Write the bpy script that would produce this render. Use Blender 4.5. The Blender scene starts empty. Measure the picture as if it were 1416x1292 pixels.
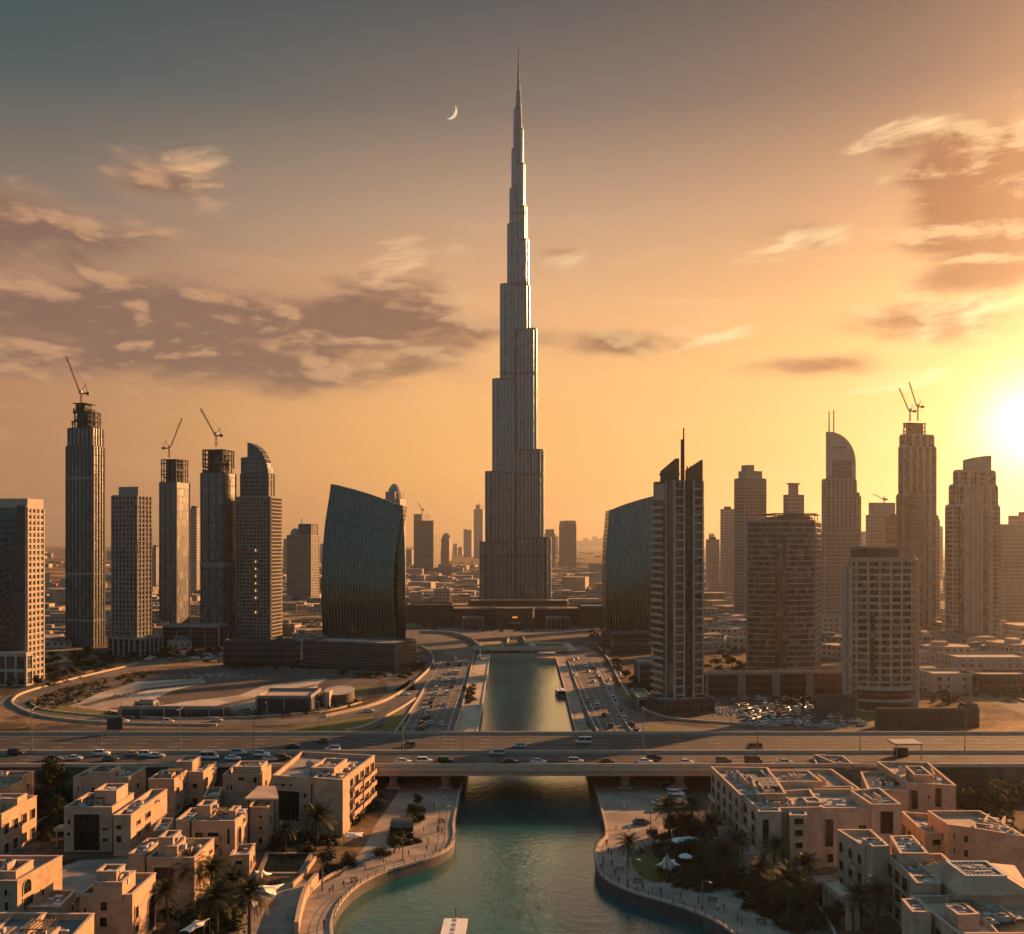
import bpy, bmesh, math, random
from mathutils import Vector, Matrix
random.seed(7)
SC = bpy.context.scene
COL = SC.collection
# ---------------------------------------------------------------- camera
F, CX, HY, CAMZ = 1416.0, 708.0, 750.0, 70.0      # focal length and horizon of the photograph, camera height in metres
cam = bpy.data.cameras.new('camera'); camo = bpy.data.objects.new('camera', cam); COL.objects.link(camo)
camo.location = (0, 0, CAMZ); camo.rotation_euler = (math.radians(90), 0, 0)
cam.sensor_width = 36; cam.lens = 36; cam.shift_y = (HY-646)/1416
cam.clip_end = 60000; cam.clip_start = 1
SC.camera = camo
# ---------------------------------------------------------------- light
SUN_AZ, SUN_EL = math.radians(48), math.radians(15)
sl = bpy.data.lights.new('sun', 'SUN'); sl.energy = 5.0; sl.angle = math.radians(0.8); sl.color = (1.0, 0.455, 0.165)
slo = bpy.data.objects.new('sun', sl); COL.objects.link(slo)
sd = Vector((math.sin(SUN_AZ)*math.cos(SUN_EL), math.cos(SUN_AZ)*math.cos(SUN_EL), math.sin(SUN_EL)))
slo.rotation_euler = (-sd).to_track_quat('-Z', 'Y').to_euler()
SC.view_settings.view_transform = 'Standard'; SC.view_settings.look = 'None'
SC.view_settings.exposure = 1.28; SC.view_settings.gamma = 1.0
SC.cycles.max_bounces = 6; SC.cycles.diffuse_bounces = 2; SC.cycles.glossy_bounces = 3; SC.cycles.transmission_bounces = 2
SC.cycles.volume_bounces = 0; SC.cycles.use_denoising = True; SC.cycles.caustics_reflective = False; SC.cycles.caustics_refractive = False
SC.cycles.sample_clamp_indirect = 4

def lin(h):
    h = h.lstrip('#'); o = []
    for i in (0, 2, 4):
        c = int(h[i:i+2], 16)/255
        o.append(c/12.92 if c <= .04045 else ((c+.055)/1.055)**2.4)
    return (o[0], o[1], o[2], 1)

class NT:
    """small node helper"""
    def __init__(s, tree): s.t = tree; tree.nodes.clear()
    def n(s, typ, **kw):
        d = s.t.nodes.new(typ)
        for k, v in kw.items(): setattr(d, k, v)
        return d
    def put(s, sock, v):
        if hasattr(v, 'is_linked') or isinstance(v, bpy.types.NodeSocket): s.t.links.new(v, sock)
        else: sock.default_value = v
    def m(s, op, a, b=0.0, c=0.0, clamp=False):
        d = s.n('ShaderNodeMath', operation=op, use_clamp=clamp)
        s.put(d.inputs[0], a); s.put(d.inputs[1], b); s.put(d.inputs[2], c); return d.outputs[0]
    def mix(s, f, a, b, blend='MIX'):
        d = s.n('ShaderNodeMix', data_type='RGBA', blend_type=blend); d.clamp_factor = True
        s.put(d.inputs['Factor'], f); s.put(d.inputs[6], a); s.put(d.inputs[7], b); return d.outputs[2]
    def smooth(s, x, a, b):
        d = s.n('ShaderNodeMapRange', interpolation_type='SMOOTHSTEP'); s.put(d.inputs[0], x)
        d.inputs[1].default_value = a; d.inputs[2].default_value = b; return d.outputs[0]
    def ramp(s, x, stops):
        d = s.n('ShaderNodeValToRGB'); e = d.color_ramp.elements
        while len(e) > 1: e.remove(e[-1])
        for i, (p, c) in enumerate(stops):
            q = e[0] if i == 0 else e.new(p)
            q.position = p; q.color = c
        s.put(d.inputs[0], x); return d.outputs[0]
    def comb(s, x, y, z=0.0):
        d = s.n('ShaderNodeCombineXYZ'); s.put(d.inputs[0], x); s.put(d.inputs[1], y); s.put(d.inputs[2], z); return d.outputs[0]
    def sep(s, v):
        d = s.n('ShaderNodeSeparateXYZ'); s.put(d.inputs[0], v); return d.outputs
    def noise(s, v, scale, detail=4, rough=.55, dist=0.0):
        d = s.n('ShaderNodeTexNoise'); s.put(d.inputs['Vector'], v); d.inputs['Scale'].default_value = scale
        d.inputs['Detail'].default_value = detail; d.inputs['Roughness'].default_value = rough; d.inputs['Distortion'].default_value = dist
        return d.outputs[0]

# ---------------------------------------------------------------- sky
W = bpy.data.worlds.new('World'); SC.world = W; W.use_nodes = True
def build_sky():
    k = NT(W.node_tree)
    d = k.n('ShaderNodeTexCoord').outputs['Generated']
    x, y, z = k.sep(d)
    az = k.m('MULTIPLY', k.m('ARCTAN2', x, y), 57.29578)
    el = k.m('MULTIPLY', k.m('ARCSINE', z), 57.29578)
    e = k.m('DIVIDE', el, 90.0, clamp=True)
    def R(l): return k.ramp(e, [(a/90, lin(c)) for a, c in l])
    L = R([(0, '#b5825c'), (6, '#b78159'), (12, '#a57a5f'), (17.6, '#7d6f63'), (23, '#435555'), (28, '#294449'), (36, '#4a6f7e'), (60, '#5c8aa2'), (90, '#5c8aa2')])
    C = R([(0, '#f9a95a'), (4, '#fdb661'), (8, '#f6b66b'), (12, '#e9ae74'), (17.6, '#bb9777'), (23, '#75695f'), (28, '#474d4e'), (36, '#4f7482'), (60, '#5c8aa2'), (90, '#5c8aa2')])
    G = R([(0, '#ffb75e'), (6, '#ffca74'), (12, '#ecb36c'), (17.6, '#bb8a62'), (23, '#6c584e'), (28, '#3f3d3e'), (36, '#56727e'), (60, '#5c8aa2'), (90, '#5c8aa2')])
    B = R([(0, '#5b7a82'), (8, '#567984'), (20, '#4f7684'), (45, '#527888'), (90, '#5c8aa2')])
    base = k.mix(k.smooth(az, -30, 2), L, C)
    base = k.mix(k.smooth(az, 0, 27), base, G)
    base = k.mix(k.smooth(k.m('ABSOLUTE', k.m('SUBTRACT', az, 12.0)), 44, 85), base, B)
    # clouds, laid out on the sky by bearing and height
    p = k.comb(k.m('MULTIPLY', az, .075), k.m('MULTIPLY', el, .2))
    n1 = k.noise(p, 2.0, 8, .58, .25)
    pofs = k.comb(k.m('MULTIPLY', k.m('ADD', az, .7), .075), k.m('MULTIPLY', k.m('ADD', el, .5), .2))
    n2 = k.noise(pofs, 2.0, 8, .58, .25)
    mask = None
    for a0, e0, ra, re, w in [(-18, 11.0, 18, 3.6, 1.22), (-9, 11.8, 11, 2.4, 1.2), (-26, 14.8, 9, 3.4, 1.0), (-18.5, 18.5, 4.5, 2.0, .8), (-6, 13.4, 7, 2.2, .85), (5, 11.0, 7, 1.3, .85),
                              (26.0, 17.0, 6.0, 4.6, 1.45), (24, 13.4, 5, 1.3, 1.1), (16.5, 9.3, 5.2, 1.0, 1.12), (22, 20, 6, 2.0, .74), (15.5, 16.2, 4, 1.2, .7), (23, 11.4, 7, 1.8, .78), (3.0, 15.6, 2.6, .8, .7), (-27, 5, 10, 1.2, .5)]:
        g = k.m('EXPONENT', k.m('MULTIPLY', -1.0, k.m('ADD', k.m('POWER', k.m('ABSOLUTE', k.m('DIVIDE', k.m('SUBTRACT', az, a0), ra)), 2.4),
                                                     k.m('POWER', k.m('ABSOLUTE', k.m('DIVIDE', k.m('SUBTRACT', el, e0), re)), 2.4))))
        g = k.m('MULTIPLY', g, w)
        mask = g if mask is None else k.m('MAXIMUM', mask, g)
    dens = k.smooth(k.m('ADD', k.m('MULTIPLY', n1, .9), k.m('MULTIPLY', mask, .52)), .66, .98)
    lit = k.m('ADD', k.m('MULTIPLY', k.smooth(k.m('SUBTRACT', n1, n2), -.01, .13), .50), k.m('MULTIPLY', k.m('SUBTRACT', 1.0, dens), .38))
    shade = k.mix(k.smooth(az, -20, 22), lin('#80604f'), lin('#6f3c22'))
    glow = k.mix(k.smooth(az, -20, 22), lin('#f0b681'), lin('#ffe0a4'))
    cloud = k.mix(lit, shade, glow)
    thin = k.smooth(k.m('ADD', k.noise(k.comb(k.m('MULTIPLY', az, .03), k.m('MULTIPLY', el, .3)), 3.0, 7, .6, .8), 0.0), .48, .78)
    base = k.mix(k.m('MULTIPLY', k.m('MULTIPLY', thin, .2), k.smooth(el, 22, 12)), base, glow)
    sky = k.mix(k.m('MULTIPLY', dens, .95), base, cloud)
    wm = None
    for a0, e0, ra, re in [(16.2, 15.9, 3.4, .7), (20.5, 20.6, 3.4, .8), (11.5, 11.2, 3.2, .8), (3.2, 15.4, 1.7, .5), (-6.2, 15.4, 3.6, 1.2), (24, 11.5, 4, .9), (-17, 19.2, 2.4, .9), (20, 8.0, 5, .6)]:
        gq = k.m('EXPONENT', k.m('MULTIPLY', -1.0, k.m('ADD', k.m('POWER', k.m('ABSOLUTE', k.m('DIVIDE', k.m('SUBTRACT', az, a0), ra)), 2.0), k.m('POWER', k.m('ABSOLUTE', k.m('DIVIDE', k.m('SUBTRACT', el, k.m('ADD', e0, k.m('MULTIPLY', k.m('SUBTRACT', az, a0), .16))), re)), 2.0))))
        wm = gq if wm is None else k.m('MAXIMUM', wm, gq)
    wn_ = k.noise(k.comb(k.m('MULTIPLY', az, .16), k.m('MULTIPLY', k.m('SUBTRACT', el, k.m('MULTIPLY', az, .16)), .62)), 1.6, 8, .62, .4)
    wisp = k.smooth(k.m('ADD', wn_, k.m('MULTIPLY', wm, .30)), .62, .92)
    sky = k.mix(k.m('MULTIPLY', k.m('MULTIPLY', wisp, k.smooth(wm, .02, .35)), .75), sky, k.mix(k.smooth(az, -15, 15), lin('#f2bd88'), lin('#ffe3ac')))
    # glow round the sun that stands at the right edge
    az0, el0 = math.radians(27.0), math.radians(5.7)
    dp = k.n('ShaderNodeVectorMath', operation='DOT_PRODUCT'); k.put(dp.inputs[0], d)
    dp.inputs[1].default_value = (math.sin(az0)*math.cos(el0), math.cos(az0)*math.cos(el0), math.sin(el0))
    ang = k.m('MULTIPLY', k.m('ARCCOSINE', k.m('MINIMUM', dp.outputs['Value'], 1.0)), 57.29578)
    g1 = k.m('EXPONENT', k.m('MULTIPLY', -1.0, k.m('POWER', k.m('DIVIDE', ang, 2.2), 2.0)))
    g2 = k.m('EXPONENT', k.m('DIVIDE', ang, -5.0))
    def scaled(c, f):
        return k.mix(1.0, c, k.comb(f, f, f), 'MULTIPLY')
    sky = k.mix(1.0, sky, scaled((1.7, 1.5, 1.15, 1), g1), 'ADD')
    sky = k.mix(1.0, sky, scaled((.5, .32, .13, 1), k.m('MULTIPLY', g2, k.m('SUBTRACT', 1.0, k.m('MULTIPLY', dens, .8)))), 'ADD')
    bg = k.n('ShaderNodeBackground'); k.put(bg.inputs[0], sky); bg.inputs[1].default_value = 0.425
    ns = k.n('ShaderNodeTexSky', sky_type='NISHITA'); ns.sun_disc = False; ns.sun_elevation = SUN_EL; ns.sun_rotation = SUN_AZ
    b2 = k.n('ShaderNodeBackground'); k.put(b2.inputs[0], ns.outputs[0]); b2.inputs[1].default_value = 0.002
    ad = k.n('ShaderNodeAddShader'); k.put(ad.inputs[0], bg.outputs[0]); k.put(ad.inputs[1], b2.outputs[0])
    o = k.n('ShaderNodeOutputWorld'); k.put(o.inputs[0], ad.outputs[0])
build_sky()

# ---------------------------------------------------------------- places on the plain from the survey of the photograph
def P(px, py, z=0.0):
    Y = F*(CAMZ-z)/(py-HY); return Vector(((px-CX)/F*Y, Y, z))
def PY(px, py, Y):       # point at bearing px and height py on the upright plane at distance Y
    return Vector(((px-CX)/F*Y, Y, CAMZ+(HY-py)/F*Y))

# ---------------------------------------------------------------- objects
def tag(o, label=None, cat=None, group=None, kind=None):
    if label: o['label'] = label
    if cat: o['category'] = cat
    if group: o['group'] = group
    if kind: o['kind'] = kind
    return o
def thing(name, label, cat, loc=(0, 0, 0), group=None):
    o = bpy.data.objects.new(name, None); COL.objects.link(o); o.location = loc; o.empty_display_size = .5
    return tag(o, label, cat, group)
def children(o): return [c for c in COL.objects if c.parent == o]
def copy_tree(o, parent=None, kids=None):
    c = o.copy(); COL.objects.link(c); c.parent = parent
    for ch in (o.children if kids is None else kids): copy_tree(ch, c)
    return c
def dup(o, loc, rz=0, label=None, scale=1.0, cat=None, group=None):
    c = copy_tree(o); c.location = loc; c.rotation_euler = (0, 0, rz); c.scale = (scale,)*3
    return tag(c, label, cat, group)

class MB:
    """collects faces (with uv in metres) and links them as one mesh object"""
    def __init__(s): s.v = []; s.f = []; s.uv = []; s.mi = []; s.cur = 0
    def face(s, pts, uv=None):
        i = len(s.v); s.v += [tuple(p) for p in pts]; s.f.append(tuple(range(i, i+len(pts)))); s.mi.append(s.cur)
        if uv is None:
            a = Vector(pts[0]); n = (Vector(pts[1])-a).cross(Vector(pts[2])-a)
            n = n.normalized() if n.length > 1e-9 else Vector((0, 0, 1))
            if abs(n.z) > .7: uv = [(p[0], p[1]) for p in pts]
            else:
                t = Vector((-n.y, n.x, 0)).normalized(); uv = [(p[0]*t.x+p[1]*t.y, p[2]) for p in pts]
        s.uv.append(uv)
    def box(s, x0, y0, z0, x1, y1, z1, bottom=False):
        s.obox((x0, y0), (1, 0), x1-x0, y1-y0, z0, z1, bottom)
    def obox(s, o, u, lx, ly, z0, z1, bottom=False):
        ux, uy = u; vx, vy = -uy, ux
        q = [(o[0], o[1]), (o[0]+ux*lx, o[1]+uy*lx), (o[0]+ux*lx+vx*ly, o[1]+uy*lx+vy*ly), (o[0]+vx*ly, o[1]+vy*ly)]
        s.prism(q, z0, z1, bottom)
    def prism(s, q, z0, z1, bottom=False, top=True, q1=None):
        q1 = q1 or q; n = len(q); u = 0.0
        for i in range(n):
            a, b = q[i], q[(i+1) % n]; c, d = q1[(i+1) % n], q1[i]
            L = math.hypot(b[0]-a[0], b[1]-a[1])
            s.face([(a[0], a[1], z0), (b[0], b[1], z0), (c[0], c[1], z1), (d[0], d[1], z1)], [(u, z0), (u+L, z0), (u+L, z1), (u, z1)])
            u += L
        if top: s.face([(p[0], p[1], z1) for p in q1])
        if bottom: s.face([(p[0], p[1], z0) for p in reversed(q)])
    def tube(s, a, b, r0, r1=None, n=6, cap=True):
        a = Vector(a); b = Vector(b); r1 = r0 if r1 is None else r1
        d = (b-a)
        if d.length < 1e-6: return
        d = d.normalized()
        x = d.orthogonal().normalized(); y = d.cross(x)
        A = [a+(x*math.cos(t)+y*math.sin(t))*r0 for t in [2*math.pi*i/n for i in range(n)]]
        B = [b+(x*math.cos(t)+y*math.sin(t))*r1 for t in [2*math.pi*i/n for i in range(n)]]
        for i in range(n): s.face([A[i], A[(i+1) % n], B[(i+1) % n], B[i]])
        if cap: s.face(B); s.face(A[::-1])
    def path(s, pts, r, n=5):
        for a, b in zip(pts, pts[1:]): s.tube(a, b, r, r, n)
    def ellipsoid(s, c, rx, ry, rz, nu=10, nv=6):
        for j in range(nv):
            for i in range(nu):
                def q(i, j):
                    t = 2*math.pi*i/nu; p = math.pi*j/nv-math.pi/2
                    return (c[0]+rx*math.cos(t)*math.cos(p), c[1]+ry*math.sin(t)*math.cos(p), c[2]+rz*math.sin(p))
                if j == 0: s.face([q(i, 1), q(i, 0), q(i+1, 1)][::-1])
                elif j == nv-1: s.face([q(i, j), q(i+1, j), q(i, nv)])
                else: s.face([q(i, j), q(i+1, j), q(i+1, j+1), q(i, j+1)])
    def build(s, name, mats, parent=None, smooth=False, weld=False, bevel=0):
        me = bpy.data.meshes.new(name)
        off = Vector((0, 0, 0)); r = parent
        while r is not None: off += r.location; r = r.parent
        me.from_pydata([(a-off.x, b-off.y, c-off.z) for a, b, c in s.v], [], s.f)
        ul = me.uv_layers.new(name='uv'); k = 0
        flat = [c for u in s.uv for p in u for c in p]
        ul.data.foreach_set('uv', flat)
        if not isinstance(mats, (list, tuple)): mats = [mats]
        for m in mats: me.materials.append(m)
        me.polygons.foreach_set('material_index', s.mi)
        if weld or smooth:
            bm = bmesh.new(); bm.from_mesh(me); bmesh.ops.remove_doubles(bm, verts=bm.verts, dist=.0005); bm.to_mesh(me); bm.free()
        if smooth: me.polygons.foreach_set('use_smooth', [True]*len(me.polygons))
        me.update()
        o = bpy.data.objects.new(name, me); COL.objects.link(o); o.parent = parent
        if bevel:
            b = o.modifiers.new('bevel', 'BEVEL'); b.width = bevel; b.segments = 2; b.limit_method = 'ANGLE'
        return o

def sheet(name, pts, z, mat, kind='structure', parent=None):
    """flat polygon (any outline) at height z"""
    bm = bmesh.new(); vs = [bm.verts.new((p[0], p[1], z)) for p in pts]
    f = bm.faces.new(vs); f.normal_update()
    if f.normal.z < 0: f.normal_flip()
    bmesh.ops.triangulate(bm, faces=bm.faces[:], ngon_method='EAR_CLIP')
    me = bpy.data.meshes.new(name); bm.to_mesh(me); bm.free(); me.materials.append(mat)
    o = bpy.data.objects.new(name, me); COL.objects.link(o); o.parent = parent
    if kind: o['kind'] = kind
    return o
def spline(pts, n=6):
    """Catmull-Rom through 2-D points"""
    out = []; q = [pts[0]]+list(pts)+[pts[-1]]
    for i in range(1, len(q)-2):
        p0, p1, p2, p3 = [Vector(q[j][:2]) for j in (i-1, i, i+1, i+2)]
        for t in [j/n for j in range(n)]:
            out.append(.5*((2*p1)+(p2-p0)*t+(2*p0-5*p1+4*p2-p3)*t*t+(3*p1-p0-3*p2+p3)*t**3))
    out.append(Vector(pts[-1][:2])); return out
def gp(lst, z=0.0): return [P(a, b, z).to_2d() for a, b in lst]
def ribbon_edges(line, w):
    L, R = [], []
    for i, p in enumerate(line):
        t = (line[min(i+1, len(line)-1)]-line[max(i-1, 0)]).normalized(); n = Vector((-t.y, t.x))
        L.append(p+n*w/2); R.append(p-n*w/2)
    return L, R

# ---------------------------------------------------------------- materials
M = {}
def pm(name, c1, c2, scale=.3, rough=.8, metal=0.0, bump=0.0, spec=.4, world=False, detail=5, c3=None, s3=.02):
    m = bpy.data.materials.new(name); m.use_nodes = True; k = NT(m.node_tree)
    co = k.n('ShaderNodeNewGeometry').outputs['Position'] if world else k.n('ShaderNodeTexCoord').outputs['Object']
    n = k.noise(co, scale, detail, .6)
    col = k.mix(k.smooth(n, .35, .65), c1, c2)
    if c3: col = k.mix(k.smooth(k.noise(co, s3, 4, .6, .5), .45, .62), col, c3)
    b = k.n('ShaderNodeBsdfPrincipled'); k.put(b.inputs['Base Color'], col)
    k.put(b.inputs['Roughness'], k.m('ADD', k.m('MULTIPLY', n, .25), rough-.12)); b.inputs['Metallic'].default_value = metal
    b.inputs['Specular IOR Level'].default_value = spec
    if bump:
        bp = k.n('ShaderNodeBump'); bp.inputs['Strength'].default_value = bump; bp.inputs['Distance'].default_value = .1
        k.put(bp.inputs['Height'], k.noise(co, scale*6, 4, .6)); k.put(b.inputs['Normal'], bp.outputs[0])
    o = k.n('ShaderNodeOutputMaterial'); k.put(o.inputs[0], b.outputs[0]); M[name] = m; return m
def g(v, t=(1, 1, 1)): return (v*t[0], v*t[1], v*t[2], 1)
def facade(name, glass, glass2, frame, bw=1.5, fh=3.0, mull=.15, span=.3, rough=.12, vary=1.0, spec=.5, metal=0.0):
    """curtain wall: panes on a grid in uv metres, every pane slightly different"""
    m = bpy.data.materials.new(name); m.use_nodes = True; k = NT(m.node_tree)
    u, v, _ = k.sep(k.n('ShaderNodeTexCoord').outputs['UV'])
    cu = k.m('DIVIDE', u, bw); cv = k.m('DIVIDE', v, fh)
    wn = k.n('ShaderNodeTexWhiteNoise', noise_dimensions='2D'); k.put(wn.inputs['Vector'], k.comb(k.m('FLOOR', cu), k.m('FLOOR', cv)))
    r = wn.outputs[0]
    gl = k.mix(k.m('MULTIPLY', k.m('POWER', r, 3.0), vary), glass, glass2)
    isf = k.m('MAXIMUM', k.m('LESS_THAN', k.m('FRACT', cu), mull/bw), k.m('LESS_THAN', k.m('FRACT', cv), span/fh))
    nz = k.noise(k.n('ShaderNodeTexCoord').outputs['Object'], .08, 4, .6)
    fr = k.mix(k.smooth(nz, .3, .7), frame, tuple(c*.78 for c in frame[:3])+(1,))
    b = k.n('ShaderNodeBsdfPrincipled'); k.put(b.inputs['Base Color'], k.mix(isf, gl, fr))
    k.put(b.inputs['Roughness'], k.m('ADD', k.m('MULTIPLY', isf, .45), k.m('ADD', rough, k.m('MULTIPLY', r, .10))))
    k.put(b.inputs['Metallic'], k.m('MULTIPLY', k.m('SUBTRACT', 1.0, isf), metal))
    b.inputs['Specular IOR Level'].default_value = spec
    bp = k.n('ShaderNodeBump'); bp.inputs['Strength'].default_value = .25 if metal < .5 else .05; bp.inputs['Distance'].default_value = .12
    k.put(bp.inputs['Height'], k.m('ADD', k.m('MULTIPLY', isf, 1.0), k.m('MULTIPLY', r, .06))); k.put(b.inputs['Normal'], bp.outputs[0])
    o = k.n('ShaderNodeOutputMaterial'); k.put(o.inputs[0], b.outputs[0]); M[name] = m; return m
def emit(name, c, s):
    m = bpy.data.materials.new(name); m.use_nodes = True; k = NT(m.node_tree)
    e = k.n('ShaderNodeEmission'); e.inputs[0].default_value = c; e.inputs[1].default_value = s
    o = k.n('ShaderNodeOutputMaterial'); k.put(o.inputs[0], e.outputs[0]); M[name] = m; return m

pm('asphalt', g(.03), g(.05, (1, .97, .93)), .15, .82, bump=.1, world=True, c3=g(.065, (1, .95, .9)), s3=.015)
pm('boulevard', g(.10, (1, .88, .76)), g(.16, (1, .86, .72)), .12, .8, world=True, c3=g(.075, (1, .92, .84)), s3=.03)
pm('paving', g(.27, (1, .715, .50)), g(.35, (1, .83, .68)), .25, .85, bump=.12, world=True, c3=g(.20, (1, .84, .7)), s3=.08)
pm('sand', g(.42, (1, .8, .6)), g(.52, (1, .82, .64)), .06, .95, bump=.4, world=True, c3=g(.28, (1, .8, .6)), s3=.03)
pm('dirt', g(.05, (1, .8, .62)), g(.10, (1, .8, .62)), .05, .95, bump=.4, world=True)
pm('lawn', g(.09, (1, .95, .18)), g(.13, (1, .93, .16)), .4, .95, bump=.3, world=True)
pm('paint', g(.55), g(.68), .8, .7, world=True)
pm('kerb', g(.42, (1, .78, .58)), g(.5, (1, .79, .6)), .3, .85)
pm('concrete', g(.22, (1, .95, .89)), g(.29, (1, .95, .88)), .2, .85, bump=.1)
pm('pale_concrete', g(.34, (1, .88, .74)), g(.42, (1, .89, .77)), .15, .85)
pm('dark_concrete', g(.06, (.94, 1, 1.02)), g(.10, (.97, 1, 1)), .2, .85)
pm('brown_panel', g(.075, (1, .80, .64)), g(.12, (1, .8, .65)), .15, .7)
pm('steel', g(.20, (1, .98, .95)), g(.28, (1, .98, .95)), .3, .42, metal=.8)
pm('dark_steel', g(.05), g(.08), .4, .5, metal=.6)
pm('crane_paint', g(.30, (1, .62, .35)), g(.22, (1, .65, .4)), .4, .6)
pm('stucco', g(.43, (1, .715, .50)), g(.50, (1, .73, .52)), .12, .9, bump=.12, c3=g(.36, (1, .72, .52)), s3=.35)
pm('stucco_pale', g(.50, (1, .73, .53)), g(.57, (1, .715, .50)), .12, .9, bump=.12, c3=g(.42, (1, .73, .53)), s3=.35)
pm('stucco_warm', g(.42, (1, .69, .46)), g(.48, (1, .70, .48)), .12, .9, bump=.12, c3=g(.34, (1, .7, .48)), s3=.35)
pm('roof_deck', g(.22, (1, .86, .72)), g(.34, (1, .87, .74)), .3, .9, bump=.2, c3=g(.15, (1, .88, .78)), s3=.12)
pm('roof_sand', g(.40, (1, .73, .52)), g(.5, (1, .73, .53)), .2, .9, bump=.2, c3=g(.30, (1, .73, .52)), s3=.1)
pm('roof_grey', g(.10, (.95, 1, 1)), g(.15, (.95, 1, 1)), .3, .7)
pm('machine', g(.35), g(.5), .6, .55)
pm('window_glass', g(.008, (.7, 1, 1.15)), g(.02, (.7, 1, 1.15)), .25, .22, spec=.3)
pm('frame_dark', g(.03), g(.05), .6, .45)
pm('bark', g(.07, (1, .8, .6)), g(.12, (1, .8, .6)), 2.0, .95, bump=.4)
pm('palm_leaf', g(.03, (.85, 1, .42)), g(.065, (.9, 1, .45)), .8, .6, spec=.12)
pm('leaf', g(.018, (.75, 1, .42)), g(.045, (.85, 1, .4)), .7, .7, spec=.12)
pm('leaf_dry', g(.03, (1, .95, .45)), g(.055, (1, .92, .42)), .7, .75, spec=.12)
pm('pool_tile', g(.012, (.7, 1, 1)), g(.02, (.7, 1, 1)), .5, .12, spec=.5)
pm('canvas', g(.72, (1, .95, .88)), g(.78, (1, .96, .9)), .5, .75)
pm('car_white', g(.62), g(.68), .2, .42, spec=.4); pm('car_silver', g(.42), g(.5), .2, .45, metal=.2)
pm('car_black', g(.015), g(.03), .2, .22, spec=.6); pm('car_grey', g(.10), g(.14), .2, .28, metal=.3)
pm('car_red', g(.22, (1, .12, .1)), g(.26, (1, .12, .1)), .2, .28); pm('car_green', g(.09, (.4, 1, .8)), g(.12, (.4, 1, .8)), .2, .3)
pm('car_tan', g(.35, (1, .8, .55)), g(.4, (1, .8, .55)), .2, .3)
pm('tyre', g(.015), g(.025), 2, .85); pm('rim', g(.4), g(.5), 2, .35, metal=.9)
pm('lamp_red', g(.3, (1, .05, .03)), g(.35, (1, .05, .03)), 1, .3); pm('lamp_clear', g(.75), g(.8), 1, .15)
pm('skin', g(.35, (1, .68, .52)), g(.4, (1, .68, .52)), 3, .6); pm('hair', g(.015), g(.025), 3, .6)
for n_, c_ in [('shirt_white', g(.6)), ('shirt_navy', g(.05, (.6, .8, 1.3))), ('shirt_red', g(.25, (1, .2, .15))), ('trouser_dark', g(.03)), ('trouser_tan', g(.2, (1, .85, .65)))]:
    pm(n_, c_, tuple(x*1.25 for x in c_[:3])+(1,), 4, .85)
# ================================================================ setting
def ground_material():
    m = bpy.data.materials.new('plain'); m.use_nodes = True; k = NT(m.node_tree)
    p = k.n('ShaderNodeNewGeometry').outputs['Position']
    n1 = k.noise(p, .006, 8, .65, .6); n2 = k.noise(p, .05, 6, .65, .4); n3 = k.noise(p, .35, 4, .6)
    c = k.mix(k.smooth(n2, .42, .60), lin('#352d28'), lin('#6e5946'))
    c = k.mix(k.smooth(n1, .47, .60), c, lin('#a4845f'))
    c = k.mix(k.m('MULTIPLY', k.smooth(k.noise(p, .022, 7, .7, .3), .54, .62), .75), c, lin('#1e2019'))
    c = k.mix(k.m('MULTIPLY', k.smooth(n3, .45, .62), .35), c, lin('#1c1a18'))
    vo = k.n('ShaderNodeTexVoronoi', feature='F1'); k.put(vo.inputs['Vector'], p); vo.inputs['Scale'].default_value = .03
    vg = k.sep(vo.outputs['Color'])[0]; c = k.mix(.22, c, k.comb(vg, vg, vg), 'OVERLAY')
    b = k.n('ShaderNodeBsdfPrincipled'); k.put(b.inputs['Base Color'], c); b.inputs['Roughness'].default_value = .95; b.inputs['Specular IOR Level'].default_value = .15
    bp = k.n('ShaderNodeBump'); bp.inputs['Strength'].default_value = .5; bp.inputs['Distance'].default_value = .4; k.put(bp.inputs['Height'], n3); k.put(b.inputs['Normal'], bp.outputs[0])
    o = k.n('ShaderNodeOutputMaterial'); k.put(o.inputs[0], b.outputs[0]); return m
M['plain'] = ground_material()
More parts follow.
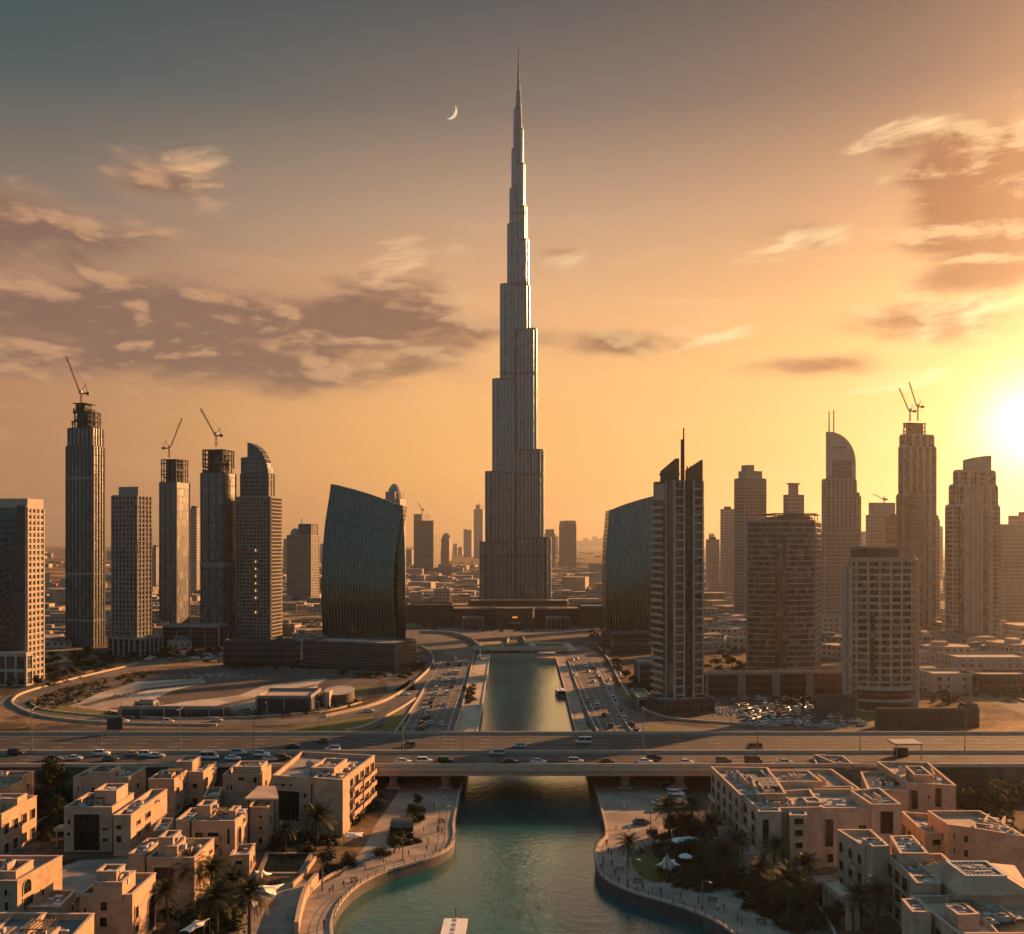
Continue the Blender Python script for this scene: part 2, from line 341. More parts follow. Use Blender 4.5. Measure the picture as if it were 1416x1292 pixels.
def water_material():
    m = bpy.data.materials.new('canal_water'); m.use_nodes = True; k = NT(m.node_tree)
    p = k.n('ShaderNodeNewGeometry').outputs['Position']
    x, y, z = k.sep(p)
    n1 = k.noise(k.comb(x, k.m('MULTIPLY', y, .8)), .55, 5, .6, .4); n2 = k.noise(p, .11, 3, .5, .3); n3 = k.noise(p, 1.9, 3, .6)
    h = k.m('ADD', k.m('ADD', n1, k.m('MULTIPLY', n2, .35)), k.m('MULTIPLY', n3, .22))
    b = k.n('ShaderNodeBsdfPrincipled')
    k.put(b.inputs['Base Color'], k.mix(k.smooth(n2, .35, .65), (.001, .066, .068, 1), (.002, .088, .088, 1)))
    b.inputs['Roughness'].default_value = .10; b.inputs['IOR'].default_value = 1.33
    bp = k.n('ShaderNodeBump'); bp.inputs['Strength'].default_value = .27; bp.inputs['Distance'].default_value = .30
    k.put(bp.inputs['Height'], h); k.put(b.inputs['Normal'], bp.outputs[0])
    gl = k.n('ShaderNodeBsdfGlossy'); gl.inputs['Roughness'].default_value = .12; gl.inputs['Color'].default_value = (.80, .96, .95, 1); k.put(gl.inputs['Normal'], bp.outputs[0])
    fr = k.n('ShaderNodeFresnel'); fr.inputs[0].default_value = 1.33; k.put(fr.inputs['Normal'], bp.outputs[0])
    mx = k.n('ShaderNodeMixShader'); k.put(mx.inputs[0], k.m('MINIMUM', k.m('MULTIPLY', k.m('POWER', fr.outputs[0], 1.1), 1.35), .85)); k.put(mx.inputs[1], b.outputs[0]); k.put(mx.inputs[2], gl.outputs[0])
    o = k.n('ShaderNodeOutputMaterial'); k.put(o.inputs[0], mx.outputs[0]); return m
M['water'] = water_material()
pm('park', g(.018, (.85, 1, .7)), g(.04, (.9, 1, .7)), .05, .95, world=True)  # dark tone for the added ground sheet behind the camera
pm('tyre_wear', g(.018), g(.028), .3, .85, world=True)
WZ = -2.2
BANK_L = [(678, 905), (671, 950), (660, 1015), (641, 1075), (633, 1115), (628.5, 1140), (629, 1158), (622, 1173), (602, 1185), (565, 1197), (530, 1208), (497, 1225), (474, 1246), (462, 1268), (460, 1292), (468, 1340), (500, 1420)]
BANK_R = [(767, 905), (780, 950), (797, 1015), (817, 1072), (828, 1110), (837, 1146), (837, 1158), (828, 1168), (823, 1185), (826, 1202), (838, 1217), (872, 1234), (915, 1247), (955, 1260), (990, 1276), (1015, 1294), (1060, 1340), (1120, 1420)]
bl = spline(gp(BANK_L), 5); br = spline(gp(BANK_R), 5)
canal = bl + br[::-1]
def build_ground():
    bm = bmesh.new(); es = []
    def loop(pts):
        vs = [bm.verts.new((p[0], p[1], 0)) for p in pts]
        for i in range(len(vs)): es.append(bm.edges.new((vs[i], vs[(i+1) % len(vs)])))
    loop([(-9000, -2500), (9000, -2500), (9000, 16000), (-9000, 16000)]); loop(canal)
    bmesh.ops.triangle_fill(bm, use_beauty=True, use_dissolve=False, edges=es)
    for f in bm.faces:
        f.normal_update()
        if f.normal.z < 0: f.normal_flip()
    me = bpy.data.meshes.new('ground'); bm.to_mesh(me); bm.free(); me.materials.append(M['plain'])
    o = bpy.data.objects.new('ground', me); COL.objects.link(o); o['kind'] = 'structure'
build_ground()
sheet('unseen_dark_ground', [(-3000, -2400), (3000, -2400), (3000, -40), (-3000, -40)], .02, M['park'])  # added out of view behind the camera, to darken what the glass fronts reflect
xs = [p.x for p in canal]; ys = [p.y for p in canal]
w = MB(); w.face([(min(xs)-12, min(ys)-12, WZ), (max(xs)+12, min(ys)-12, WZ), (max(xs)+12, max(ys)+12, WZ), (min(xs)-12, max(ys)+12, WZ)]); tag(w.build('water', M['water']), kind='structure')
def quay(name, label, line, side):
    t = thing(name, label, 'quay wall', (line[len(line)//2].x, line[len(line)//2].y, 0))
    a = MB(); c = MB(); L, R = ribbon_edges(line, 1.0); E_ = L if side > 0 else R     # E_ = landward edge
    for i in range(len(line)-1):
        p, q = line[i], line[i+1]
        f = [(p.x, p.y, WZ-1), (q.x, q.y, WZ-1), (q.x, q.y, .0), (p.x, p.y, .0)]
        a.face(f if side < 0 else f[::-1])
        s, t2 = E_[i], E_[i+1]
        o1 = line[i]+(line[i]-s)*.3; o2 = line[i+1]+(line[i+1]-t2)*.3
        quad = [(s.x, s.y), (o1.x, o1.y), (o2.x, o2.y), (t2.x, t2.y)]
        if side > 0: quad = quad[::-1]
        c.prism(quad, .0 if True else 0, .42, bottom=True)
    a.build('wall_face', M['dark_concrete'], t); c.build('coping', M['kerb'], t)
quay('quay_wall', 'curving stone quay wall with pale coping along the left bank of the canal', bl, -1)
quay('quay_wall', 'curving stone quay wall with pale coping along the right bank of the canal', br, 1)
q = MB(); a_, b_ = bl[0], br[0]; q.box(a_.x-2, a_.y, WZ-1, b_.x+2, a_.y+1.2, .4)
tag(q.build('quay_wall', M['kerb']), 'straight quay wall closing the far end of the canal', 'quay wall')

def off(line, d):
    out = []
    for i, p in enumerate(line):
        t = (line[min(i+1, len(line)-1)]-line[max(i-1, 0)]).normalized(); out.append(p+Vector((-t.y, t.x))*d)
    return out
# promenades (paved)
sheet('promenade', [p+Vector((-.4, 0)) for p in bl[10:]]+gp([(400, 1420), (395, 1300), (420, 1235), (470, 1212), (505, 1170), (520, 1140), (545, 1105), (560, 1072), (600, 1040)]), .05, M['paving'])
sheet('promenade', [p+Vector((.4, 0)) for p in br[10:]]+gp([(1240, 1420), (1120, 1292), (1040, 1235), (960, 1200), (945, 1150), (935, 1120), (905, 1072), (890, 1040)]), .05, M['paving'])
sheet('promenade', [p+Vector((-.4, 0)) for p in bl[:11]]+gp([(619, 1040), (630, 1010), (646, 950), (660, 905)]), .06, M['sand'])
sheet('promenade', [p+Vector((.4, 0)) for p in br[:11]]+gp([(850, 1040), (812, 1005), (795, 950), (780, 905)]), .06, M['paving'])
# boulevards each side of the canal
sheet('road', gp([(540, 1040), (560, 1000), (575, 975), (592, 945), (600, 922), (594, 903), (575, 890), (560, 884), (575, 878), (610, 880), (640, 885), (654, 895), (657, 908), (645, 950), (629, 1005), (618, 1040)]), .03, M['boulevard'])
sheet('road', gp([(853, 1040), (813, 1000), (797, 950), (784, 915), (780, 903), (785, 893), (806, 893), (826, 902), (838, 925), (852, 955), (868, 978), (890, 993), (920, 1001), (960, 1006), (1080, 1010), (1080, 1020), (960, 1022), (905, 1025), (915, 1040)]), .03, M['boulevard'])
# under the highway and toward the camera
sheet('road', gp([(860, 1100), (900, 1155), (960, 1155), (985, 1140), (975, 1072), (935, 1035), (870, 1030), (850, 1072)]), .04, M['asphalt'])
sheet('road', gp([(480, 1080), (520, 1105), (560, 1100), (600, 1085), (620, 1072), (625, 1040), (520, 1040)]), .04, M['asphalt'])
# road round the end of the canal and the plaza in front of the tall tower
sheet('road', gp([(520, 872), (640, 868), (715, 866), (800, 868), (860, 866), (905, 862), (905, 868), (850, 875), (790, 880), (640, 880), (560, 884)]), .025, M['boulevard'])
sheet('plaza', gp([(640, 883), (655, 893), (664, 899), (768, 899), (785, 892), (830, 890), (850, 878), (790, 881), (640, 881)]), .02, M['dirt'])
for pts in [[(652, 897), (658, 888), (698, 888), (696, 897)], [(734, 897), (730, 888), (786, 888), (796, 897)]]: sheet('garden_plot', gp(pts), .05, M['sand'])
for pts in [[(664, 894), (667, 890), (692, 890), (691, 894)], [(742, 894), (740, 890), (776, 890), (781, 894)]]: sheet('lawn', gp(pts), .08, M['lawn'])
# the loop road and the building site inside it
loop_c = spline(gp([(640, 890), (612, 905), (590, 935), (555, 960), (520, 978), (470, 990), (400, 998), (300, 1000), (180, 997), (100, 993), (50, 985), (24, 973), (30, 963), (70, 951), (130, 936), (190, 922), (250, 912), (330, 911), (420, 921), (500, 926), (545, 938), (556, 955)]), 8)
L_, R_ = ribbon_edges(loop_c, 13.0)
def ribbon(name, line, w, z, mat):
    L, R = ribbon_edges(line, w); m = MB()
    for i in range(len(line)-1): m.face([(R[i].x, R[i].y, z), (R[i+1].x, R[i+1].y, z), (L[i+1].x, L[i+1].y, z), (L[i].x, L[i].y, z)][::-1] if False else [(L[i].x, L[i].y, z), (R[i].x, R[i].y, z), (R[i+1].x, R[i+1].y, z), (L[i+1].x, L[i+1].y, z)])
    return tag(m.build(name, mat), kind='structure')
ribbon('road', loop_c, 13, .045, M['boulevard'])
sheet('earth', gp([(50, 968), (100, 950), (160, 935), (240, 925), (340, 922), (430, 930), (520, 940), (525, 955), (490, 972), (430, 985), (330, 992), (220, 992), (120, 987), (60, 978)]), .015, M['dirt'])
sheet('sand', gp([(95, 977), (140, 958), (190, 943), (280, 938), (285, 944), (240, 955), (215, 966), (225, 974), (330, 962), (365, 948), (430, 940), (458, 938), (440, 962), (380, 975), (300, 985), (200, 986), (120, 983)]), .055, M['sand'])
sheet('lawn', gp([(380, 1013), (420, 1005), (470, 996), (518, 990), (505, 1012)]), .11, M['lawn'])
sheet('lawn', gp([(526, 1011), (534, 995), (550, 984), (567, 982), (560, 996), (542, 1011)]), .115, M['lawn'])
sheet('lawn', gp([(482, 967), (492, 948), (512, 950), (508, 962)]), .11, M['lawn'])
sheet('lawn', gp([(42, 983), (70, 975), (150, 984), (260, 991), (200, 994), (90, 990)]), .11, M['lawn'])
sheet('lawn', gp([(893, 1000), (905, 1005), (945, 1010), (930, 1013), (900, 1012)]), .06, M['lawn'])
ribbon('road', spline(gp([(-60, 1000), (0, 972), (60, 945), (120, 925), (160, 910), (180, 896), (240, 893), (330, 897)]), 6), 9, .03, M['asphalt'])
ribbon('road', spline(gp([(475, 1013), (505, 1005), (545, 985), (575, 965), (600, 950)]), 6), 8, .07, M['boulevard'])
ribbon('road', spline(gp([(318, 927), (400, 929), (500, 932), (560, 934), (592, 915), (606, 898)]), 6), 10, .06, M['asphalt'])
ribbon('road', spline(gp([(60, 1006), (160, 1009), (300, 1010), (380, 1009), (450, 1003), (520, 985)]), 6), 7, .05, M['asphalt'])
ribbon('road', spline(gp([(560, 868), (500, 872), (440, 880), (330, 882), (210, 884), (60, 890), (-40, 895)]), 6), 12, .03, M['boulevard'])
ribbon('road', spline(gp([(1230, 905), (1300, 930), (1360, 955), (1416, 980), (1520, 1015)]), 6), 14, .05, M['boulevard'])
ribbon('road', spline(gp([(985, 885), (1015, 872), (1030, 870)]), 6), 10, .05, M['sand'])
sheet('earth', gp([(975, 968), (1060, 955), (1160, 962), (1200, 985), (1215, 1012), (1010, 1012), (960, 995)]), .02, M['dirt'])
sheet('lawn', gp([(1180, 988), (1235, 983), (1258, 1003), (1190, 1003)]), .05, M['lawn'])
# residential ground: dark lane network and paved courts
sheet('road', gp([(-60, 1235), (20, 1165), (75, 1140), (110, 1130), (120, 1140), (60, 1165), (0, 1235), (-40, 1292)]), .03, M['asphalt'])
sheet('paved_court', gp([(40, 1215), (110, 1190), (220, 1185), (230, 1205), (120, 1235), (70, 1260)]), .035, M['paving'])
sheet('paved_court', gp([(330, 1292), (345, 1235), (420, 1215), (440, 1235), (405, 1270), (400, 1310)]), .036, M['paving'])
sheet('paved_court', gp([(1090, 1292), (1080, 1215), (1150, 1210), (1160, 1250), (1150, 1300)]), .036, M['paving'])
sheet('flower_bed', gp([(330, 1200), (470, 1160), (520, 1110), (490, 1090), (330, 1150), (250, 1292), (330, 1300)]), .012, M['dirt'])
sheet('flower_bed', gp([(870, 1180), (960, 1150), (1110, 1180), (1160, 1292), (1100, 1292), (1000, 1225), (890, 1215)]), .052, M['dirt'])
# churned tracks and scraped patches on the building site
for pts in [[(110, 975), (200, 952), (280, 944), (276, 946), (205, 955), (120, 977)], [(230, 982), (300, 976), (380, 958), (440, 946), (436, 949), (384, 961), (305, 979), (240, 984)], [(150, 980), (240, 970), (300, 952), (296, 955), (244, 973), (160, 982)]]:
    sheet('track', gp(pts), .075, M['dirt'])
sheet('earth', gp([(215, 974), (260, 962), (320, 953), (400, 941), (440, 936), (420, 932), (330, 945), (250, 957)]), .07, M['dirt'])
sheet('earth', gp([(440, 946), (470, 930), (500, 932), (470, 948), (452, 966), (436, 966)]), .07, M['asphalt'])
# lane markings on the boulevards, one painted layer
lm = MB()
def dash(p0, p1, n, w=.3, z=.09, duty=.45, solid=False):
    a, b = P(*p0).to_2d(), P(*p1).to_2d(); d = (b-a); L = d.length; d = d/L; nrm = Vector((-d.y, d.x))*w/2
    cnt = 1 if solid else n
    for i in range(cnt):
        s = a+d*L*(i/cnt); e = a+d*L*((i+(1 if solid else duty))/cnt)
        lm.face([(*(s+nrm), z), (*(s-nrm), z), (*(e-nrm), z), (*(e+nrm), z)])
for k_ in range(6):
    f0 = k_/5; dash((552+f0*64, 1020), (610+f0*40, 915), 22, .22, solid=k_ in (0, 5))
for k_ in range(5):
    f0 = k_/4; dash((838+f0*40, 1020), (790+f0*38, 915), 20, .22, solid=k_ in (0, 4))
tag(lm.build('lane_markings', M['paint']), kind='structure')

# ---------------------------------------------------------------- parapets along roads (sunlit rails of concrete)
def barrier(label, pts, h=.9, w=.45, z=0.0, mat='kerb', name='road_parapet', sm=True, n=5):
    line = spline(gp(pts, z), n) if sm else gp(pts, z)
    L, R = ribbon_edges(line, w); m = MB()
    for i in range(len(line)-1): m.prism([(L[i].x, L[i].y), (R[i].x, R[i].y), (R[i+1].x, R[i+1].y), (L[i+1].x, L[i+1].y)], z, z+h, bottom=True)
    return tag(m.build(name, M[mat]), label, 'parapet')
barrier('low concrete parapet along the outer edge of the loop road round the sandy site', [(600, 925), (596, 905), (578, 893)] , 1.4, .6)
barrier('curved pale parapet sweeping from the boulevard round to the canal head', [(580, 876), (620, 877), (645, 883), (660, 893), (664, 902), (664, 914)], 2.2, .9)
barrier('pale kerb wall between the boulevard and the sandy left promenade', [(656, 905), (646, 950), (637, 985), (628, 1012)], .8, .5)
barrier('thin pale kerb wall halfway across the sandy left promenade', [(643, 990), (638, 1012)], .8, .5)
barrier('long pale median kerb on the left boulevard under the lined up cars', [(527, 1038), (556, 1000), (578, 968), (592, 942)], .7, .6)
barrier('pale outer parapet of the slip road beside the glass building podium', [(450, 992), (520, 975), (560, 955), (590, 930), (600, 915)], 1.2, .6)
barrier('pale parapet of the ramp between the two lawns', [(478, 1012), (510, 1003), (548, 984), (575, 967)], .9, .6)
barrier('orange lit median wall along the right boulevard', [(893, 1040), (858, 990), (840, 955), (826, 925)], .8, .5)
barrier('pale kerb wall between the right promenade and the boulevard', [(846, 1040), (822, 1005), (800, 955), (786, 915)], .7, .5)
barrier('pale edge kerb outside the right boulevard and its curved ramp', [(828, 895), (843, 915), (858, 945), (878, 972), (905, 988), (950, 997), (1080, 1005)], .8, .8)
barrier('pale kerb round the far left bend of the loop road', [(300, 1004), (150, 1001), (60, 992), (22, 978), (18, 969), (36, 958), (100, 940), (190, 919)], .9, .8)
barrier('inner kerb along the near side of the loop road', [(40, 972), (60, 982), (130, 990), (230, 994), (330, 993), (440, 986), (500, 972)], .7, .6)
barrier('pale edge wall of the road curving past the low beige buildings', [(1236, 900), (1305, 925), (1365, 950), (1420, 972), (1520, 1005)], .8, .8)

# ---------------------------------------------------------------- the highway
HZ = 7.0
y_near = F*(CAMZ-HZ)/(1061-HY); y_far = F*(CAMZ-HZ)/(1016-HY)
XL, XR = -430, 430
gap0, gap1 = P(486, 1100).x, P(990, 1100).x
h = MB(); h.box(gap0, y_near, HZ-.9, gap1, y_far, HZ, bottom=True); h.box(XL, y_near, .0, gap0, y_far, HZ); h.box(gap1, y_near, .0, XR, y_far, HZ)
tag(h.build('highway_deck', M['asphalt']), kind='structure')
hb = thing('highway_bridge', 'wide concrete highway bridge crossing the canal', 'bridge', (0, (y_near+y_far)/2, 0))
m = MB()
for yy in (y_near-.02, y_far-1.3):
    m.box(gap0, yy, HZ-2.5, gap1, yy+1.3, HZ-.9, bottom=True)
for i in range(1, 9):
    yy = y_near+(y_far-y_near)*i/9; m.box(gap0, yy, HZ-2.3, gap1, yy+.9, HZ-.9, bottom=True)
m.build('girder', M['kerb'], hb)
for px in (540, 614, 868, 945):
    X = P(px, 1098).x
    for yy in (y_near+5, (y_near+y_far)/2, y_far-7):
        m = MB(); m.tube((X, yy, 0), (X, yy, HZ-3.1), 1.25, 1.25, 14); m.box(X-2.0, yy-1.7, HZ-3.1, X+2.0, yy+1.7, HZ-2.5, bottom=True); m.box(X-1.9, yy-1.9, 0, X+1.9, yy+1.9, .8)
        m.build('pier', M['concrete'], hb, bevel=.05)
def hwall(label, y, wd, hh, x0=XL, x1=XR, z=HZ):
    m = MB(); n = 90
    for i in range(n):
        a = x0+(x1-x0)*i/n; b = x0+(x1-x0)*(i+1)/n-.03; m.box(a, y, z, b, y+wd, z+hh)
    return tag(m.build('road_parapet', M['kerb']), label, 'parapet')
hwall('concrete parapet along the near edge of the highway', y_near-.28, .5, 1.0)
y_med = F*(CAMZ-HZ)/(1042-HY)
hwall('low concrete median wall down the middle of the highway', y_med, .8, .95)
hwall('concrete parapet along the far edge of the highway', y_far, .5, 1.0)
m = MB(); m.box(gap0, y_near-.9, HZ-1.0, gap1, y_near-.285, HZ-.05, bottom=True); m.build('edge_beam', M['kerb'], hb)
m = MB()
for y0, y1 in ((y_near, y_med), (y_med+.8, y_far)):
    for k_ in range(5):
        yy = y0+(y1-y0)*(.09+.82*k_/4)
        if k_ in (0, 4): m.face([(XL, yy, HZ+.02), (XR, yy, HZ+.02), (XR, yy+.22, HZ+.02), (XL, yy+.22, HZ+.02)])
        else:
            for i in range(int((XR-XL)/12)):
                x = XL+i*12; m.face([(x, yy, HZ+.02), (x+4, yy, HZ+.02), (x+4, yy+.2, HZ+.02), (x, yy+.2, HZ+.02)])
tag(m.build('lane_markings', M['paint']), kind='structure')
m = MB(); rr = random.Random(2)
for y0, y1 in ((y_near, y_med), (y_med+.8, y_far)):           # rubber darkened wheel tracks and patched slabs
    for k_ in range(4):
        yc = y0+(y1-y0)*(.09+.82*(k_+.5)/4)
        for d in (-.95, .55):
            x = XL
            while x < XR: L = rr.uniform(20, 60); m.face([(x, yc+d, HZ+.012), (x+L, yc+d, HZ+.012), (x+L, yc+d+.45, HZ+.012), (x, yc+d+.45, HZ+.012)]); x += L+rr.uniform(0, 14)
        for q in range(5): x = rr.uniform(XL, XR); m.face([(x, yc-1.4, HZ+.008), (x+rr.uniform(5, 16), yc-1.4, HZ+.008), (x+rr.uniform(5, 16), yc+1.5, HZ+.008), (x, yc+1.5, HZ+.008)])
tag(m.build('tyre_tracks', M['tyre_wear']), kind='structure')
m = MB()
for x in range(int(gap0), int(gap1), 24): m.face([(x, y_near, HZ+.016), (x+.35, y_near, HZ+.016), (x+.35, y_far, HZ+.016), (x, y_far, HZ+.016)])
tag(m.build('deck_joints', M['tyre_wear']), kind='structure')
# embankment slopes either side
m = MB()
for x0, x1 in ((XL, gap0), (gap1, XR)):
    m.face([(x0, y_near-9, .03), (x1, y_near-9, .03), (x1, y_near-.3, HZ-.1), (x0, y_near-.3, HZ-.1)])
    m.face([(x1, y_far+10, .03), (x0, y_far+10, .03), (x0, y_far+.5, HZ-.1), (x1, y_far+.5, HZ-.1)])
tag(m.build('embankment', M['plain']), kind='structure')
# little bridge over the head of the canal
eb = thing('road_bridge', 'low pale road bridge over the far head of the canal', 'bridge', P(716, 902))
m = MB(); a, b = P(655, 903), P(785, 903); m.box(a.x, a.y-3, 1.6, b.x, a.y+8, 2.3, bottom=True); m.build('deck', M['kerb'], eb)
m = MB(); m.box(a.x, a.y-3.3, 2.0, b.x, a.y-3.0, 3.2, bottom=True); m.box(a.x, a.y+8, 2.0, b.x, a.y+8.3, 3.2, bottom=True); m.build('parapet', M['kerb'], eb)
for px in (680, 700, 722, 745):
    m = MB(); c = P(px, 903); m.box(c.x-.8, a.y-2, WZ-.8, c.x+.8, a.y+6, 1.6); m.build('pier', M['concrete'], eb)
ld = thing('boat_landing', 'white boat landing with a rounded end at the head of the canal', 'jetty', P(757, 911))
m = MB(); a, b = P(742, 911), P(768, 911); m.box(a.x, a.y-2, WZ-.5, b.x, a.y+7, .6); m.build('platform', M['kerb'], ld)
m = MB(); m.box(a.x+1, a.y-1.2, 3.0, b.x, a.y+6, 3.5, bottom=True); m.build('roof', M['pale_concrete'], ld)
for xx in (a.x+1.6, (a.x+b.x)/2, b.x-.8):
    m = MB(); m.tube((xx, a.y-.6, .6), (xx, a.y-.6, 3.0), .2); m.build('post', M['pale_concrete'], ld)
# plaza steps and walls in front of the tall tower
for lab, pp in [('left pale ramp wall on the plaza before the tallest tower', [(700, 893), (705, 881)]), ('right pale ramp wall on the plaza before the tallest tower', [(728, 893), (722, 881)])]:
    barrier(lab, pp, 1.6, .9, sm=False, name='ramp_wall')
# ================================================================ towers
gl_d, gl_b = g(.018, (.8, 1, 1.1)), g(.06, (.9, 1, 1.05))
facade('glass_brown', g(.09, (1, .95, .9)), g(.16, (1, .93, .86)), g(.13, (1, .88, .76)), 1.6, 3.0, .22, .7, metal=.75)
facade('glass_teal', g(.09, (.8, 1, 1.05)), g(.16, (.85, 1, 1.05)), g(.09, (.9, 1, 1)), 1.4, 3.2, .16, .5, rough=.1, metal=.75)
facade('glass_dark', g(.012, (.95, 1, 1.03)), g(.20, (1, .93, .86)), g(.07, (1, .9, .8)), 1.6, 3.0, .2, .5, rough=.15)
facade('glass_bronze', g(.17, (.92, 1, 1.03)), g(.28, (1, .98, .95)), g(.07, (.95, 1, 1)), 2.4, 6.4, .3, .5, rough=.2, metal=.5, vary=.6)
facade('glass_tan', g(.05, (1, .9, .8)), g(.10, (1, .9, .8)), g(.30, (1, .86, .7)), 1.7, 3.0, .55, 1.0)
facade('glass_grey', g(.035), g(.09), g(.22, (1, .94, .88)), 1.5, 3.0, .4, .9)
facade('glass_plain', g(.13, (.5, 1, .94)), g(.18, (.55, 1, .96)), g(.03), 1.9, 2.8, .07, .16, rough=.1, metal=.9, vary=.5)
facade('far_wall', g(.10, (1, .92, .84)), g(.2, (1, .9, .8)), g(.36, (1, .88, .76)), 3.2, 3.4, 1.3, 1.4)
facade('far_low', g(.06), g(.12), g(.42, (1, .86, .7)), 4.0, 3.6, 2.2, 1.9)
facade('spire_skin', g(.16, (.58, .98, 1.15)), g(.18, (.62, .98, 1.12)), g(.09, (.8, 1, 1.05)), 2.1, 5.2, .3, .45, rough=.22, metal=.85, vary=.4)
facade('spire_base', g(.10, (.62, 1, 1.14)), g(.14, (.68, 1, 1.1)), g(.085, (.8, 1, 1.08)), 2.1, 5.2, .5, .9, rough=.18, metal=.8)
facade('podium_dark', g(.015), g(.035), g(.07, (1, .95, .88)), 2.2, 3.4, .3, .9)
facade('ribbed_dark', g(.02), g(.03), g(.11, (1, .92, .85)), 6.0, 1.6, .3, .6)

emit('warm_window', lin('#ffb060'), .55)
def corner_box(pl, pc, pr, yb, th, dy=0.0):
    c = P(pc, yb); c = Vector((c.x*(c.y+dy)/c.y, c.y+dy)); t = math.radians(th)
    kl, kr = (pl-CX)/F, (pr-CX)/F; ct, st = math.cos(t), math.sin(t)
    a = (c.x-kl*c.y)/(ct+kl*st) if abs(ct+kl*st) > 1e-4 else 10
    b = (kr*c.y-c.x)/(st-kr*ct) if abs(st-kr*ct) > 1e-4 else 10
    a = max(2.0, min(a, 90)); b = max(2.0, min(b, 90))
    L = c+Vector((-ct, st))*a; R = c+Vector((st, ct))*b
    return [c, R, R+L-c, L]
def ztop(yt, poly): return CAMZ+(HY-yt)/F*poly[0].y
def inset(q, d):
    n = len(q); out = []
    for i in range(n):
        p, a, b = q[i], q[i-1], q[(i+1) % n]
        e1 = (p-a).normalized(); e2 = (b-p).normalized()
        n1 = Vector((-e1.y, e1.x)); n2 = Vector((-e2.y, e2.x)); bi = (n1+n2)
        bi = bi/max(.3, bi.length_squared)*2 if bi.length > 1e-4 else n1
        out.append(p+bi*d*1.0)
    return out
def cent(q): return sum(q, Vector((0, 0)))/len(q)
def grid(m, q, z0, z1, fh, bw, pw=.5, pd=.35, bh=.8, bd=.28, post=.45, skip=(), mats=None, minseg=3.0, first=0.0):
    """piers, floor bands and corner posts standing proud of the walls of footprint q"""
    n = len(q)
    for i in range(n):
        if i in skip: continue
        a, b = q[i], q[(i+1) % n]; d = b-a; L = d.length
        if L < .5: continue
        u = d/L; o = Vector((u.y, -u.x))
        if bw and L > minseg:
            k = max(1, round(L/bw))
            for j in range(1, k):
                c = a+u*(L*j/k-pw/2)+o*pd
                m.obox(c, u, pw, pd, z0, z1)
        if fh:
            f = max(1, round((z1-z0)/fh)); s = (z1-z0)/f
            for j in range(f+1):
                zc = z0+j*s
                lo, hi = max(z0, zc-bh/2), min(z1+.05, zc+bh/2)
                if hi-lo > .05:
                    c = a+o*bd; m.obox(c, u, L, bd, lo, hi, bottom=True)
    if post:
        for i in range(n):
            a, b = q[i], q[(i+1) % n]; u = (b-a).normalized(); e = (q[i]-q[i-1]).normalized()
            if abs(u.dot(e)) > .85: continue
            v = Vector((-u.y, u.x)); c = a-u*post-v*post
            m.obox(c, u, post*2, post*2, z0, z1+.07)
def parapet(m, q, z, h, t=.4):
    n = len(q); qi = inset(q, t)
    for i in range(n):
        j = (i+1) % n; m.prism([q[i], q[j], qi[j], qi[i]], z, z+h, bottom=True)
def body(t, q, z0, z1, glass, frame=None, fh=3.0, bw=3.2, roof='roof_deck', par=1.2, nm='glass_wall', gkw=None, gn='facade_frame'):
    b = MB(); b.prism(q, z0, z1, top=False); b.build(nm, M[glass], t)
    r = MB(); r.face([(p.x, p.y, z1-.02) for p in q]); r.build('roof', M[roof], t)
    if frame:
        m = MB(); grid(m, q, z0, z1, fh, bw, **(gkw or {})); parapet(m, q, z1, par); m.build(gn, M[frame], t)
    return t
def tower(label, tiers, glass='glass_grey', frame=None, cat='tower', name='tower', group=None, roofbox=True, **kw):
    """tiers: (px left, px corner, px right, py base, py top, turn, set back in m[, override dict])"""
    q0 = corner_box(*tiers[0][:4], tiers[0][5], tiers[0][6]); c = cent(q0)
    t = thing(name, label, cat, (c.x, c.y, 0), group); z0 = 0.0; z = 0; q = q0
    for i, T in enumerate(tiers):
        q = corner_box(T[0], T[1], T[2], T[3], T[5], T[6]); z = ztop(T[4], q)
        k2 = dict(kw); k2.update(T[7] if len(T) > 7 else {})
        gl = k2.pop('glass', glass); fr = k2.pop('frame', frame); zb = k2.pop('z0', 0.0)
        body(t, q, zb, z, gl, fr, **k2)
    if roofbox:
        qi = [cent(q)+(p-cent(q))*.5 for p in q]; m = MB(); m.prism(qi, z, z+3.2); m.build('plant_room', M['dark_concrete'] if frame in (None, 'dark_concrete') else M[frame], t)
    t['top'] = 0; del t['top']
    return t, q, z
def skeleton(m, q, z0, z1, fh=3.4, bay=5.0, ragged=0.0):
    n = len(q); f = int((z1-z0)/fh)
    for j in range(f+1):
        zz = z0+j*fh; qq = q if random.random() > ragged else inset(q, random.uniform(.5, 2.5))
        m.prism(qq, zz, zz+.45, bottom=True)
        if j < f:
            for i in range(n):
                a, b = q[i], q[(i+1) % n]; L = (b-a).length; k = max(1, round(L/bay)); u = (b-a)/L
                for s in range(k):
                    p = a+u*(L*s/k+.3); v = Vector((-u.y, u.x))
                    if random.random() > ragged*.5: m.obox(p+v*.4, u, .8, .8, zz+.45, zz+fh)
            cq = [cent(q)+(p-cent(q))*.62 for p in q]; m.prism(cq, zz+.45, zz+fh)
            if random.random() < .55:
                i = random.choice((0, 3)); a, b = q[i], q[(i+1) % n]; u = (b-a).normalized(); v = Vector((-u.y, u.x)); L = (b-a).length
                s = random.uniform(0, .5); m.obox(a+u*L*s+v*.7, u, L*random.uniform(.2, .45), .2, zz+.45, zz+fh*random.uniform(.5, 1))
